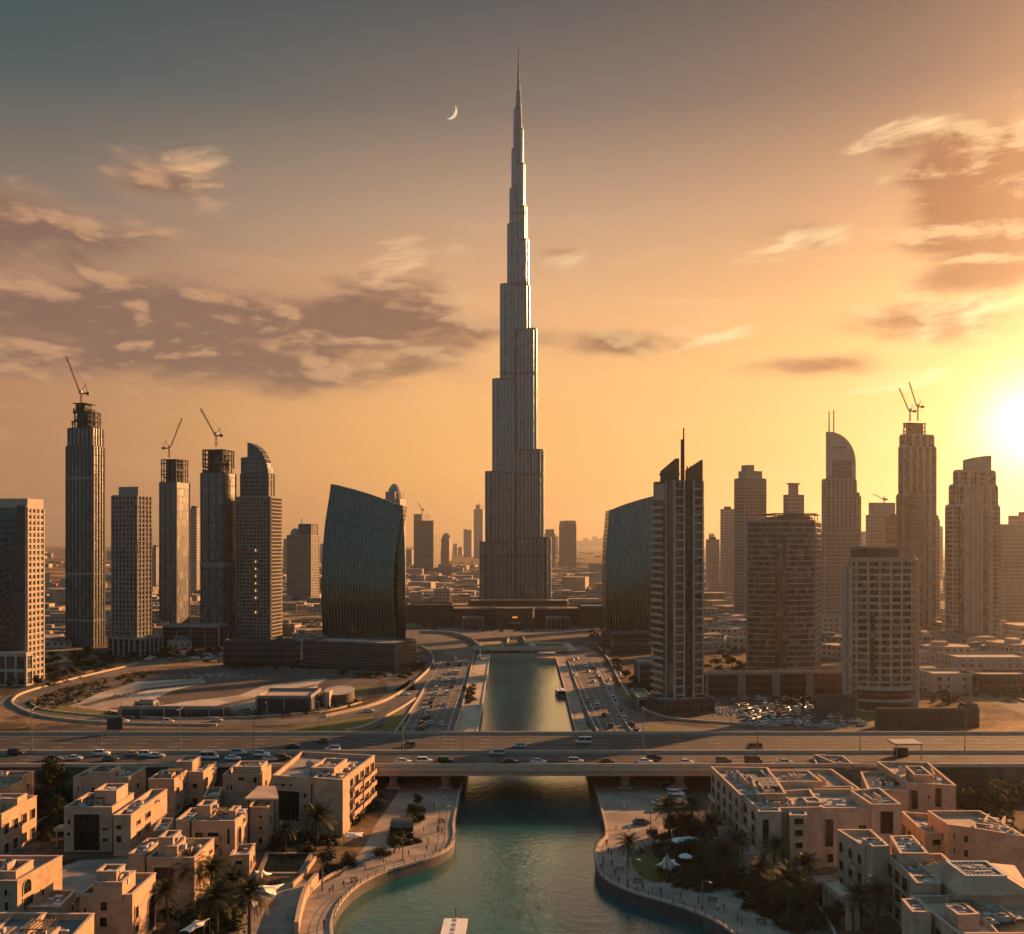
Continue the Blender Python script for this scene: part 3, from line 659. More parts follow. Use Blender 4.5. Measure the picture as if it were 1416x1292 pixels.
def crane(label, x, y, z, mast, jib, az, ang, w=1.1, mat='crane_paint', group='tower cranes on the unfinished towers'):
    """luffing crane: mast height, jib length, bearing of the jib seen from above, luff angle"""
    t = thing('tower_crane', label, 'crane', (x, y, z), group); d = Vector((math.cos(az), math.sin(az), 0)); n = Vector((-d.y, d.x, 0)); up = Vector((0, 0, 1)); o = Vector((x, y, z))
    def lattice(m, a, b, w, r):
        ax = (b-a).normalized(); s1 = ax.orthogonal().normalized()*w/2; s2 = ax.cross(s1); cs = [s1+s2, s1-s2, -s1-s2, -s1+s2]
        L = (b-a).length; k = max(2, int(L/(w*1.4)))
        for i in range(4):
            m.tube(a+cs[i], b+cs[i]*.8, r, r, 4)
            for j in range(k):
                c0, c1 = cs[i], cs[(i+1) % 4]
                m.tube(a+ax*L*j/k+(c0 if j % 2 else c1), a+ax*L*(j+1)/k+(c1 if j % 2 else c0), r*.6, r*.6, 3, False)
    m = MB(); lattice(m, o, o+up*mast, w, .16); m.build('mast', M[mat], t)
    p = o+up*mast; tip = p+d*jib*math.cos(ang)+up*jib*math.sin(ang)
    m = MB(); lattice(m, p+d*.8+up*.5, tip, w*.75, .13); m.build('jib', M[mat], t)
    back = p-d*jib*.17+up*.4; m = MB(); m.tube(p, back, .5, .5, 6); e = back; m.box(e.x-1.1, e.y-1.1, e.z-1.2, e.x+1.1, e.y+1.1, e.z+.6, bottom=True); m.build('counterweight', M['dark_steel'], t)
    apex = p-d*jib*.10+up*jib*.24; m = MB(); m.tube(p+d*.5, apex, .22); m.tube(back, apex, .2); m.build('a_frame', M[mat], t)
    m = MB(); m.tube(apex, p+(tip-p)*.93, .07, .07, 3); m.tube(tip, tip-up*jib*.16, .06, .06, 3); m.build('cable', M['dark_steel'], t)
    m = MB(); c = p+n*1.2; m.box(c.x-.9, c.y-.9, c.z-.2, c.x+.9, c.y+.9, c.z+2.2, bottom=True); m.build('cab', M['machine'], t)
    return t

# ---- left towers
tower('pale block at the left edge, white grid of square windows on its lit side', [(-60, 38, 60, 945, 702, 6, 0)], 'glass_teal', 'pale_concrete', fh=3.0, bw=3.4, gkw=dict(pw=1.3, bh=1.1, skip=(3,)), par=4.5)
def left_block_front():
    q = corner_box(-60, 38, 60, 945, 6); t = COL.objects['tower']
    m = MB(); z1 = ztop(716, q); a, b = q[3], q[0]; u = (b-a).normalized(); L = (b-a).length; o = Vector((u.y, -u.x))
    zz = 14.0
    while zz < z1: m.obox(a+o*1.2, u, L*.72, 1.2, zz, zz+.9, bottom=True); m.obox(a+u*L*.80+o*1.2, u, L*.08, 1.2, zz, zz+.9, bottom=True); zz += 3.0
    m.obox(a+u*(L-4.5)+o*1.4, u, 4.4, 1.4, 0, ztop(702, q)+1)
    m.build('balcony_bands', M['dark_concrete'], t)
left_block_front()
tower('low pale podium with tall window bays at the left edge', [(-60, 36, 44, 948, 906, 6, -2.5)], 'glass_teal', 'pale_concrete', 'podium', 'podium', fh=9, bw=5, gkw=dict(pw=1.0, bh=1.6), roofbox=False)

t, q, z = tower('tallest dark unfinished tower of the left group with an open ragged crown', [(92, 129, 144, 895, 617, 12, 0), (94.5, 128, 142.5, 895, 592, 12, .6, dict(z0=120))], 'glass_bronze', 'dark_concrete', roofbox=False, fh=0, bw=3.0, gkw=dict(pw=.55, pd=.5, post=.5), par=.5)
m = MB(); q2 = corner_box(98, 127, 141, 895, 12, 2.0); zt = ztop(566, q2); skeleton(m, q2, z-8, zt, 3.2, 4.0, .45)
q3 = corner_box(100, 118, 133, 895, 12, 5.0); skeleton(m, q3, zt-2, ztop(557, q3), 3.2, 4, .5); m.build('unfinished_crown', M['dark_concrete'], t)
for zz in (48, 112, 17): m = MB(); m.prism(inset(q, -.95), zz, zz+1.4, bottom=True); m.build('refuge_band', M['concrete'], t)
c = cent(q3); crane('luffing crane on the tallest left tower, long jib leaning left', c.x-2, c.y, ztop(557, q3), 7, 27, math.pi*1.0, math.radians(68))
t, q, z = tower('slim tan tower with pale vertical strips beside the tallest left tower', [(155, 190, 209, 905, 686, 20, 0)], 'glass_dark', 'concrete', roofbox=False, fh=2.8, bw=3.0, gkw=dict(pw=.8, bh=.6, pd=.5), par=.8)
m = MB(); q2 = corner_box(164, 191, 200, 905, 20, 2); m.prism(q2, z, ztop(673, q2)); m.build('crown', M['concrete'], t)
tower('low podium with pale piers at the foot of the slim tan tower', [(150, 194, 224, 908, 885, 20, -1.5)], 'podium_dark', 'concrete', 'podium', 'podium', fh=0, bw=4, gkw=dict(pw=1.0, pd=.7), roofbox=False)
t, q, z = tower('dark unfinished tower with glowing bronze side, shorter of two sharing the same design', [(221, 244, 262, 865, 667, 16, 0)], 'glass_bronze', 'dark_concrete', roofbox=False, fh=3.2, bw=5, gkw=dict(pw=.5, bh=.35, skip=(0,)), par=.4)
m = MB(); skeleton(m, inset(q, .3), z, ztop(632, q), 3.2, 4.5, .2); m.build('unfinished_crown', M['dark_concrete'], t); c = cent(q)
crane('luffing crane with its jib raised to the right', c.x-4, c.y-2, ztop(632, q), 8, 28, 0.15, math.radians(68))
t, q, z = tower('taller dark unfinished tower with lit bronze side and scaffolded top', [(278, 309, 326, 890, 654, 14, 0)], 'glass_bronze', 'dark_concrete', roofbox=False, fh=3.2, bw=5, gkw=dict(pw=.5, bh=.35, skip=(0,)), par=.4)
m = MB(); skeleton(m, inset(q, .3), z, ztop(616, q), 3.2, 4.5, .12); m.build('unfinished_crown', M['dark_concrete'], t); c = cent(q)
m = MB()
for zz in (ztop(785, q),): m.prism(inset(q, -.6), zz, zz+3.0, bottom=True)
m.build('refuge_band', M['concrete'], t)
crane('luffing crane on the scaffolded tower, jib leaning left beside the curved crown', c.x-1, c.y-2, ztop(616, q), 7.5, 22, math.pi, math.radians(60))
t, q, z = tower('dark balcony tower with a curved sail crown', [(327, 374, 389, 890, 688, 12, 0)], 'glass_dark', 'concrete', roofbox=False, fh=2.5, bw=2.6, gkw=dict(pw=.45, bh=.75, pd=.7, bd=.9), par=.8)
q2 = corner_box(333, 371, 379, 890, 12, 4); z2 = ztop(655, q2); body(t, q2, z, z2, 'glass_teal', 'dark_concrete', 3, 4, par=.5, nm='upper_wall', gn='upper_frame')
def sail(t, q, z0, prof, mat, name):
    """prism standing on edge q[3]-q[0]: profile given as (fraction along, height px row)"""
    a, b = q[3], q[0]; d = b-a; back = (q[1]-q[0]); m = MB()
    f = [(a+d*s, CAMZ+(HY-y)/F*(a.y+d.y*s)) for s, y in prof]
    A = [(p.x, p.y, max(z, z0)) for p, z in f]; B = [(p.x+back.x, p.y+back.y, max(z, z0)) for p, z in f]
    m.face(A); m.face(B[::-1])
    for i in range(len(A)): j = (i+1) % len(A); m.face([A[j], A[i], B[i], B[j]])
    return m.build(name, mat, t)
a_, b_ = corner_box(327, 374, 389, 890, 12)[3], corner_box(327, 374, 389, 890, 12)[0]; u_ = (b_-a_).normalized(); o_ = Vector((u_.y, -u_.x)); L_ = (b_-a_).length
for zz in (30, 35, 40, 45, 50, 55, 20, 63):
    m = MB(); m.obox(a_+u_*(L_*.55)+o_*.2, u_, 1.5, .2, zz+.6, zz+2.2); m.build('lit_window', M['warm_window'], t)
sail(t, corner_box(333, 371, 378, 890, 12, 3.9), z2-.5, [(0, 656), (1, 656), (1, 652), (.93, 640), (.8, 628), (.62, 619), (.4, 613.5), (.24, 612), (.24, 632), (0, 633)], M['glass_teal'], 'crown')
tower('long low dark podium under the balcony tower with sail crown', [(310, 409, 414, 922, 889, 4, 0)], 'podium_dark', 'dark_concrete', 'podium', 'podium', fh=3.3, bw=3, gkw=dict(pw=.3, bh=.5), roofbox=False)
tower('pale hazy tower far behind the left pair of unfinished towers', [(260, 272, 278, 825, 703, 20, 0)], 'far_wall')
tower('small hazy block left of the shorter unfinished tower', [(208, 216, 223, 815, 757, 20, 0)], 'far_wall')
t, q, z = tower('mid height tan tower with a lit pale side, left of the curved glass block', [(397, 430, 441, 835, 741, 14, 0)], 'glass_tan', 'concrete', roofbox=False, fh=3, bw=4, gkw=dict(bh=.5), par=1)
q2 = corner_box(413, 430, 439, 835, 14, 6); body(t, q2, z, ztop(726, q2), 'glass_grey', 'dark_concrete', 3.4, 4, nm='upper_wall', gn='upper_frame')
m = MB(); m.tube((q2[3].x+3, q2[3].y+2, z), (q2[3].x+3, q2[3].y+2, ztop(717, q2)), .4); m.build('mast', M['dark_steel'], t)
m = MB(); c = q[3]; m.ellipsoid((c.x+8, c.y+6, z), 6, 6, 9); m.build('dome', M['concrete'], t)

# ---- the twin curved glass blocks
def curved_glass(label, xl, xr, top, yb, depth, side, bow, nfin):
    """front traced as left and right edge rows (px for t = 0..1), its top line, then given real depth and a bowed face"""
    Y0 = P((xl[0]+xr[0])/2, yb).y; NS, NTt = nfin, 26
    t = thing('curved_glass_block', label, 'office block', (P((xl[0]+xr[0])/2, yb).x, Y0+depth/2, 0))
    def edge(l, tt):
        p = tt*(len(l)-1); i = min(int(p), len(l)-2); f = p-i
        P0, P1, P2, P3 = l[max(0, i-1)], l[i], l[i+1], l[min(len(l)-1, i+2)]
        return .5*((2*P1)+(P2-P0)*f+(2*P0-5*P1+4*P2-P3)*f*f+(3*P1-P0-3*P2+P3)*f**3)
    def pt(s, tt, out=0.0):
        px = edge(xl, tt)+(edge(xr, tt)-edge(xl, tt))*s; py = yb+(edge(top, s)-yb)*tt
        Y = Y0-bow*math.sin(math.pi*min(1, tt*1.05))+6*tt*tt-out
        v = PY(px, py, Y); return v if tt > 0 else Vector((v.x, v.y, -.2))
    m = MB()
    def uvq(pts, s0, s1, t0, t1): return [(s0*NS*1.9, t0*80), (s1*NS*1.9, t0*80), (s1*NS*1.9, t1*80), (s0*NS*1.9, t1*80)]
    for i in range(NS):
        for j in range(NTt):
            s0, s1, t0, t1 = i/NS, (i+1)/NS, j/NTt, (j+1)/NTt
            m.face([pt(s0, t0), pt(s1, t0), pt(s1, t1), pt(s0, t1)], uvq(0, s0, s1, t0, t1))
    m.build('glass_front', M['glass_plain'], t, smooth=False)
    m = MB()
    for i in range(NS+1):
        s = i/NS
        for j in range(NTt):
            a, b = pt(s, j/NTt), pt(s, (j+1)/NTt); A, B = pt(s, j/NTt, 1.3), pt(s, (j+1)/NTt, 1.3); wv = Vector((.36, 0, 0))
            m.face([a-wv, A-wv, B-wv, b-wv][::-1]); m.face([a+wv, A+wv, B+wv, b+wv]); m.face([A-wv, A+wv, B+wv, B-wv])
    m.build('vertical_fins', M['fin_teal'], t)
    # sides, back and roof
    dv = Vector((0, depth, 0)); m = MB()
    for s, fl in ((0, False), (1, True)):
        for j in range(NTt):
            a, b = pt(s, j/NTt), pt(s, (j+1)/NTt); q = [a, b, b+dv, a+dv]; m.face(q if fl is False else q[::-1], None)
    for j in range(NTt): a, b = pt(0, j/NTt)+dv, pt(0, (j+1)/NTt)+dv; c, d = pt(1, (j+1)/NTt)+dv, pt(1, j/NTt)+dv; m.face([d, c, b, a][::-1])
    m.build('end_wall', M['glass_brown'], t)
    m = MB()
    for i in range(NS): a, b = pt(i/NS, 1), pt((i+1)/NS, 1); m.face([a, b, b+dv, a+dv])
    m.build('roof', M['steel'], t)
    if side:      # slab standing beside the bowed face, leaving a lit slot
        m = MB(); sb, st = side; n = 16
        def sp(tt, k):
            px = edge(sb, tt); py = yb+(st-yb)*tt; v = PY(px, py, Y0+8+k); return v if tt > 0 else Vector((v.x, v.y, -.2))
        for j in range(n):
            a, b = j/n, (j+1)/n; w2 = Vector((-5, 0, 0)); m.face([sp(a, 0)+w2, sp(a, 0), sp(b, 0), sp(b, 0)+w2]); m.face([sp(a, 0), sp(a, depth-6), sp(b, depth-6), sp(b, 0)]); m.face([sp(a, depth-6), sp(a, depth-6)+w2, sp(b, depth-6)+w2, sp(b, depth-6)])
        m.face([sp(1, 0)+w2, sp(1, 0), sp(1, depth-6), sp(1, depth-6)+w2]); m.build('side_slab', M['glass_plain'], t)
    return t
pm('spire_rib', g(.33, (.64, .96, 1.12)), g(.39, (.66, .97, 1.1)), .1, .3, metal=.9)
pm('fin_teal', g(.15, (.62, 1, .95)), g(.19, (.62, 1, .95)), .1, .35, metal=.6)
curved_glass('bowed dark teal glass block with vertical ribs and a slanted top, left of the canal', [447, 445, 446, 450, 458], [547, 543, 543, 548, 556], [669.5, 675, 682, 690.5, 699], 892, 34, ([561, 561, 560.5, 559.5, 557], 701), 3.5, 23)
curved_glass('bowed dark teal glass block with ribs, half hidden behind the twin finned tower', [840, 838, 838, 839.5, 843], [926, 924, 924, 928, 934], [705.5, 697, 690, 684.5, 680], 884, 34, None, 3.5, 21)
t, q, z = tower('long dark louvred podium under the left curved glass block', [(420, 546, 575, 930, 893, 18, 0)], 'ribbed_dark', 'dark_concrete', 'podium', 'podium', fh=2.0, bw=0, gkw=dict(bh=.5, bd=.5), roofbox=False)
tower('dark low base under the right curved glass block', [(832, 846, 910, 893, 878, 70, 0)], 'podium_dark', 'dark_concrete', 'podium', 'podium', fh=3, bw=4, roofbox=False)

# ---- the tallest tower: three wings of rounded tubes, each tier ending in a setback
def spire_tower():
    yb = 842; Y = F*CAMZ/(yb-HY); base = Vector(((713-CX)/F*Y, Y)); s = Y/F
    t = thing('spire_tower', 'immensely tall stepped silver tower tapering to a needle spire', 'skyscraper', (base.x, base.y, 0))
    ux, rx, fx = Vector((-.90, -.436)), Vector((.90, -.436)), Vector((0, 1))
    def zt(py): return CAMZ+(HY-py)*s
    def capsule(c0, c1, r, n=9):
        d = (c1-c0); L = d.length; u = d/L if L > 1e-5 else Vector((1, 0)); a0 = math.atan2(u.y, u.x)
        return [c1+Vector((math.cos(a0-math.pi/2+math.pi*i/n), math.sin(a0-math.pi/2+math.pi*i/n)))*r for i in range(n+1)]+[c0+Vector((math.cos(a0+math.pi/2+math.pi*i/n), math.sin(a0+math.pi/2+math.pi*i/n)))*r for i in range(n+1)]
    def wing(dirv, tiers, sgn):
        for k, (ext, r, py, py0) in enumerate(tiers):
            reach = max(.2, (abs(ext-713)*s-r)/abs(dirv.x)) if abs(dirv.x) > .1 else ext
            c0 = base+dirv*.1; c1 = base+dirv*reach; q = capsule(c0, c1, r); z0, z1 = zt(py0)-4, zt(py)
            m = MB(); m.prism(q, max(0, z0), z1, top=True); m.build('wing_tier', M['spire_base'] if k < 2 else M['spire_skin'], t)
            m = MB()
            qo = inset(q, -.28)
            for bz in [zt(772), zt(660), zt(521), zt(396), zt(300)]:
                if max(0, z0) < bz < z1-4: m.prism(qo, bz, bz+3.6, bottom=True)
            qr = inset(q, -.18); parapet(m, qr, z1, 1.4, .5)
            if m.f: m.build('mechanical_band', M['frame_dark'], t)
            m = MB()                                        # vertical ribs
            n = len(q)
            for i in range(n):
                a, b = q[i], q[(i+1) % n]; L = (b-a).length; kk = max(1, round(L/4.4)) if L > 4 else (1 if i % 2 == 0 else 0); u = (b-a).normalized() if L > 1e-6 else Vector((1, 0)); o = Vector((u.y, -u.x))
                for j in range(kk): pp = a+u*L*(j+.5)/kk; m.tube((pp.x, pp.y, max(0, z0)), (pp.x, pp.y, z1), .55, .55, 8, False)
            m.build('vertical_ribs', M['spire_rib'], t)
    Lw = [(663.5, 9.5, 751, 842), (671.2, 9.0, 655, 842), (680.9, 8.4, 528, 842), (691.6, 7.6, 397, 700), (701.6, 6.2, 313, 560), (704.8, 5.2, 264, 420), (707.6, 4.2, 209, 340), (711.4, 2.2, 153, 260)]
    Rw = [(761.6, 9.5, 745, 842), (751.8, 9.0, 625, 842), (742.2, 8.4, 459, 842), (732.6, 7.4, 398, 660), (731.0, 6.2, 335, 500), (728.4, 5.2, 289, 420), (725.8, 4.2, 230, 340), (723.4, 3.0, 182, 290)]
    wing(ux, [(a, r*s/.60*.60, y, y0) for a, r, y, y0 in Lw], -1)
    wing(rx, [(a, r*s/.60*.60, y, y0) for a, r, y, y0 in Rw], 1)
    wing(fx, [(16, 9.0*s, 700, 842), (10, 7.0*s, 480, 842), (5, 5*s, 360, 700)], 1)
    for za, zb, yy in ((0, zt(655), 8.6), (zt(655), zt(460), 7.6)):                # shade of the valley between the front wings, put in as dark boxes
        m = MB(); m.box(base.x-1.0, base.y-yy, za, base.x+1.0, base.y-2, zb); m.build('valley_shade', M['frame_dark'], t)
    m = MB()                                                # central core and needle
    cx = Vector(((717-CX)/F*Y, Y))
    for py0, py1, r0, r1 in [(842, 182, 7.5, 3.6), (182, 127, 3.2, 1.9), (127, 100, 1.35, 1.0), (100, 66, .85, .32)]:
        m.tube((cx.x, cx.y, max(0, zt(py0))), (cx.x, cx.y, zt(py1)), r0*s/.6, r1*s/.6, 14)
    m.build('spire', M['spire_skin'], t)
    m = MB()
    for k in range(12): m.prism([cx+Vector((math.cos(a), math.sin(a)))*1.7 for a in [2*math.pi*i/12 for i in range(12)]], zt(125)-k*5, zt(125)-k*5+.5, bottom=True)
    m.build('spire_rings', M['dark_steel'], t)
    p = thing('tower_podium', 'broad low stepped podium round the foot of the tallest tower', 'podium', (base.x, base.y, 0))
    for i, (a, b, y0, y1) in enumerate([(628, 800, 866, 843), (650, 785, 860, 832)]):
        q = [P(a, y0).to_2d(), P(b, y0).to_2d()]; q += [q[1]+Vector((4, 46)), q[0]+Vector((-4, 46))]; q = [v+Vector((0, i*16)) for v in q]
        zz = CAMZ+(HY-y1)/F*q[0].y; m = MB(); m.prism(q, 0, zz); m.build('wall', M['podium_dark'], p); m = MB(); grid(m, q, 0, zz, 3.4, 5, .4, .3, .5, .5, post=.4); parapet(m, q, zz, .9); m.build('facade_frame', M['brown_panel'], p)
    e = thing('entrance_pavilion', 'curved dark entrance pavilion with a small glowing sign before the tallest tower', 'pavilion', P(712, 869))
    c = P(712, 869).to_2d(); R_ = 27/1416*c.y
    q = [c+Vector((math.cos(a)*R_, math.sin(a)*R_*.45+R_*.45)) for a in [math.pi+math.pi*i/14 for i in range(15)]]+[c+Vector((R_, R_)), c+Vector((-R_, R_))]
    m = MB(); m.prism(q, 0, 15.5); m.build('wall', M['brown_panel'], e)
    m = MB(); grid(m, q, 0, 15.5, 0, 2.0, .3, .35, post=0, minseg=.5); m.prism(inset(q, -.8), 15.3, 16.2, bottom=True); m.build('ribs', M['dark_concrete'], e)
    m = MB(); m.box(c.x-2.0, c.y-1.0, 8.4, c.x+2.0, c.y-.5, 9.5, bottom=True); m.build('lit_sign', M['amber_light'], e)
    m = MB(); m.box(c.x-6, c.y-3, 4.2, c.x+6, c.y-.55, 4.8, bottom=True); m.build('canopy', M['kerb'], e)
emit('amber_light', lin('#ff9440'), .5)
spire_tower()
# ---- right towers
def finned():
    yb = 985; q = corner_box(903.5, 931, 972, yb, 66); c = cent(q); Y = q[0].y
    t = thing('tower', 'dark slender tower with two slanted fins, side balconies and a needle mast', 'tower', (c.x, c.y, 0))
    z = ztop(664, q); b = MB(); b.prism(q, 0, z); b.build('glass_wall', M['glass_teal'], t)
    m = MB(); d = q[1]-q[0]; u = d.normalized(); L = d.length; o = Vector((u.y, -u.x))
    for s0, s1 in ((.02, .34), (.66, .97)):                  # two window ladders on the front
        for s in (s0, s1): m.obox(q[0]+u*(L*s-.35)+o*.8, u, .7, .8, 0, z)
        zz = 3.0
        while zz < z-2: m.obox(q[0]+u*L*s0+o*.7, u, L*(s1-s0), .7, zz, zz+.7, bottom=True); zz += 3.55
    m.build('window_ladder', M['pale_concrete'], t)
    m = MB(); m.obox(q[0]+u*L*.44+o*.5, u, .35, .5, 0, z+6); m.obox(q[0]+u*L*.55+o*.5, u, .35, .5, 0, z+6); m.build('centre_mullion', M['dark_steel'], t)
    m = MB(); a, e = q[3], q[0]; v = (e-a).normalized(); LL = (e-a).length; o2 = Vector((v.y, -v.x)); zz = 3.0
    ztb = ztop(702, q)
    while zz < ztb:                                           # balconies on the left side
        m.obox(a+v*.1+o2*1.5, v, LL*.62, 1.5, zz, zz+.35, bottom=True); m.obox(a+v*.1+o2*1.5, v, LL*.62, .12, zz+.35, zz+1.2); zz += 3.0
    m.build('balconies', M['pale_concrete'], t)
    m = MB(); m.obox(a+v*LL*.64+o2*.4, v, 1.0, .4, 0, z); m.obox(a+v*LL*.12+o2*.9, v, LL*.5, .9, ztop(690, q), ztop(668, q), bottom=True); m.build('side_strip', M['pale_concrete'], t)
    m = MB(); a2, e2 = q[1], q[2]; v2 = (e2-a2).normalized(); o3 = Vector((v2.y, -v2.x)); zz = 3.0
    while zz < ztop(698, q): m.obox(a2+v2*1.0+o3*1.4, v2, 4.0, 1.4, zz, zz+.9, bottom=True); zz += 3.0
    m.build('balconies', M['dark_concrete'], t)
    for (s0, y0), (s1, y1) in (((-.36, 652), (.06, 634)), ((.46, 650), (.98, 636))):
        m = MB(); A = q[0]+u*L*s0+o*.3; B = q[0]+u*L*s1+o*.3; back = -o*1.6
        if s0 < 0: A = q[0]+(q[3]-q[0])*.62+o2*.3; back = Vector((1.6, .4))
        za, zb = CAMZ+(HY-y0)/F*A.y, CAMZ+(HY-y1)/F*B.y; zq = z-7 if s0 < 0 else z-.6
        f = [(A.x, A.y, zq), (B.x, B.y, zq), (B.x, B.y, zb), (A.x, A.y, za)]; r = [(x+back.x, y+back.y, zz) for x, y, zz in f]
        m.face(f); m.face(r[::-1])
        for i in range(4): j = (i+1) % 4; m.face([f[j], f[i], r[i], r[j]])
        m.build('roof_fin', M['brown_panel'], t)
    p = q[0]+u*L*.44+(-o)*3.0; m = MB(); m.tube((p.x, p.y, z-2), (p.x, p.y, CAMZ+(HY-608)/F*p.y), .75, .7, 8); m.tube((p.x+.55, p.y-.3, z-2), (p.x+.55, p.y-.3, CAMZ+(HY-592)/F*p.y), .45, .35, 8); m.build('mast', M['dark_steel'], t)
    m = MB(); m.tube((p.x-5, p.y+2, z+2.6), (p.x-5, p.y+2, z+3.0), 4.5, 4.5, 20); m.tube((p.x-5, p.y+2, z-.02), (p.x-5, p.y+2, z+2.6), .6); m.build('roof_platform', M['dark_concrete'], t)
    m = MB()
    for s0, s1 in ((.05, .33), (.68, .96)): m.obox(q[0]+u*L*s0+o*.12, u, L*(s1-s0), .12, z-12, z-3.5, bottom=True)
    m.build('louvre_panel', M['frame_dark'], t)
finned()
tower('dark low podium with flat roof at the foot of the finned tower', [(896, 920, 987, 990, 972, 70, -2)], 'podium_dark', 'dark_concrete', 'podium', 'podium', fh=0, bw=4, roofbox=False)
def bowed(label, pl, pr, yb, yt, nb, bulge, glass, frame, name='tower', slot=None, z0=0, fh=3.0, bw=3.0, **gk):
    a, b = P(pl, yb).to_2d(), P(pr, yb).to_2d(); n = nb; dp = (b-a).length*.75
    q = [a+(b-a)*i/n+Vector((0, -bulge*math.sin(math.pi*i/n))) for i in range(n+1)]+[b+Vector((dp*.4, dp)), a+Vector((dp*.4, dp))]
    c = cent(q); t = thing(name, label, 'tower', (c.x, c.y, 0)); z = CAMZ+(HY-yt)/F*a.y
    body(t, q, z0, z, glass, frame, fh, bw, gkw=gk, par=1.2)
    return t, q, z
t, q, z = bowed('broad dark brown tower with a bowed front of banded balconies under a thin roof frame', 1033, 1127, 930, 722, 8, 5, 'glass_dark', 'concrete', fh=3.05, bw=4.5, pw=.35, pd=.35, bh=.6, bd=.5, post=.5)
m = MB(); u = (q[5]-q[3]).normalized(); o = Vector((u.y, -u.x)); m.obox(q[3]+u*.5+o*1.25, u, (q[5]-q[3]).length*.62, 2.2, 0, z-8)
m.build('dark_glass_slot', M['glass_dark'], t)
m = MB(); r = MB(); zt = CAMZ+(HY-710)/F*q[0].y; qf = [q[3], q[8]+Vector((.8, -.5)), q[9]+Vector((.8, 1)), q[10]]; parapet(m, qf, zt-.7, .7, .7)
for p in (q[8], (q[8]+q[9])/2, q[3], (q[3]+q[8])/2): m.tube((p.x, p.y+.5, z+1), (p.x, p.y+.5, zt-.7), .25)
m.build('roof_frame', M['dark_steel'], t); m = MB(); qi = [cent(qf)+(p-cent(qf))*.72 for p in qf]; m.prism(qi, z, zt-1.4); m.build('plant_room', M['brown_panel'], t)
tower('long low podium with dark panels and pale piers under the brown tower', [(972, 978, 1166, 965, 934, 84, 0)], 'podium_dark', 'concrete', 'podium', 'podium', fh=0, bw=16, gkw=dict(pw=3.6, pd=.5, bh=1.2), roofbox=False)
m = MB(); rr = random.Random(8)
for k in range(46):
    s = rr.randrange(1, 7); f = rr.randrange(1, 26); a, b = q[s], q[s+1]; v = (b-a).normalized(); L = (b-a).length; o = Vector((v.y, -v.x)); m.obox(a+v*rr.uniform(.3, L-2.6)+o*.14, v, 2.2, .14, f*3.05+.6, f*3.05+2.4)
m.build('window_blinds', M['brown_panel'], t)
t, q, z = bowed('sand coloured tower with a square window grid and rounded colonnade base', 1176, 1267, 982, 775, 6, 2.2, 'glass_dark', 'stucco', fh=3.0, bw=3.0, pw=.95, pd=.55, bh=1.05, bd=.5, post=.9)
m = MB(); L_, c = q[0], q[1]; m.obox(q[1]+(q[2]-q[1])*.65+Vector((0, -.8)), (1, 0), 3.6, 1.2, 12, CAMZ+(HY-846)/F*q[0].y); m.build('dark_glass_slot', M['glass_dark'], t)
m = MB(); dpp = q[7]-q[6]; m.prism([q[0]+Vector((-3.2, 1)), q[0]+Vector((-.95, .6)), q[0]+Vector((8.5, 20)), q[0]+Vector((5.5, 20))], 0, z-2); m.build('stair_shaft', M['pale_concrete'], t)
zt = CAMZ+(HY-755)/F*(q[0].y+6); a, b = PY(1192, 770, q[0].y+6), PY(1243, 770, q[0].y+6)
m = MB(); m.box(a.x, a.y, z, b.x, a.y+14, zt-1.2); m.build('plant_room', M['brown_panel'], t); m = MB(); m.box(a.x-2, a.y-2, zt-1.2, b.x+2, a.y+16, zt, bottom=True); m.build('roof_slab', M['concrete'], t)
a, b = P(1192, 986), P(1270, 986); cc = Vector(((a.x+b.x)/2, a.y+7)); R_ = (b.x-a.x)/2
qb = [cc+Vector((math.cos(x)*R_, math.sin(x)*R_*.55)) for x in [math.pi+math.pi*i/16 for i in range(17)]]+[cc+Vector((R_, 10)), cc+Vector((-R_, 10))]
pod = thing('podium', 'rounded pale colonnade base of the sand coloured window grid tower', 'podium', (cc.x, cc.y, 0)); body(pod, qb, 0, 9.5, 'podium_dark', 'pale_concrete', 4.6, 2.6, gkw=dict(pw=1.0, pd=.6, bh=1.0, bd=.75, minseg=1.0, post=.5))
t, q, z = tower('tan residential tower with stepped rooftop, behind the brown bowed tower', [(1016, 1030, 1059, 856, 662, 62, 0)], 'glass_tan', 'concrete', fh=3.2, bw=4, gkw=dict(bh=.7), roofbox=False, par=.8)
for a, b, c, y0, k in ((1021, 1032, 1054, 651, 4), (1025, 1034, 1043, 643, 8)):
    q2 = corner_box(a, b, c, 856, 62, k); z2 = ztop(y0, q2); m = MB(); m.prism(q2, z-.5, z2); m.build('roof_step', M['concrete'], t)
tower('slim hazy tower with a flat cap right of the finned tower', [(996, 1001, 1016, 826, 704, 70, 0)], 'far_wall')
tower('low hazy block beside the finned tower', [(976, 980, 995, 822, 746, 70, 0)], 'far_wall')
t, q, z = tower('hazy tower with a narrow turret top behind the brown tower', [(1083, 1090, 1112, 858, 684, 70, 0)], 'far_wall', roofbox=False)
q2 = corner_box(1090, 1093, 1104, 858, 70, 6); m = MB(); m.prism(q2, z, ztop(670, q2)); m.prism(inset(q2, -1.2), ztop(670, q2), ztop(668, q2), bottom=True); m.build('turret', M['concrete'], t)
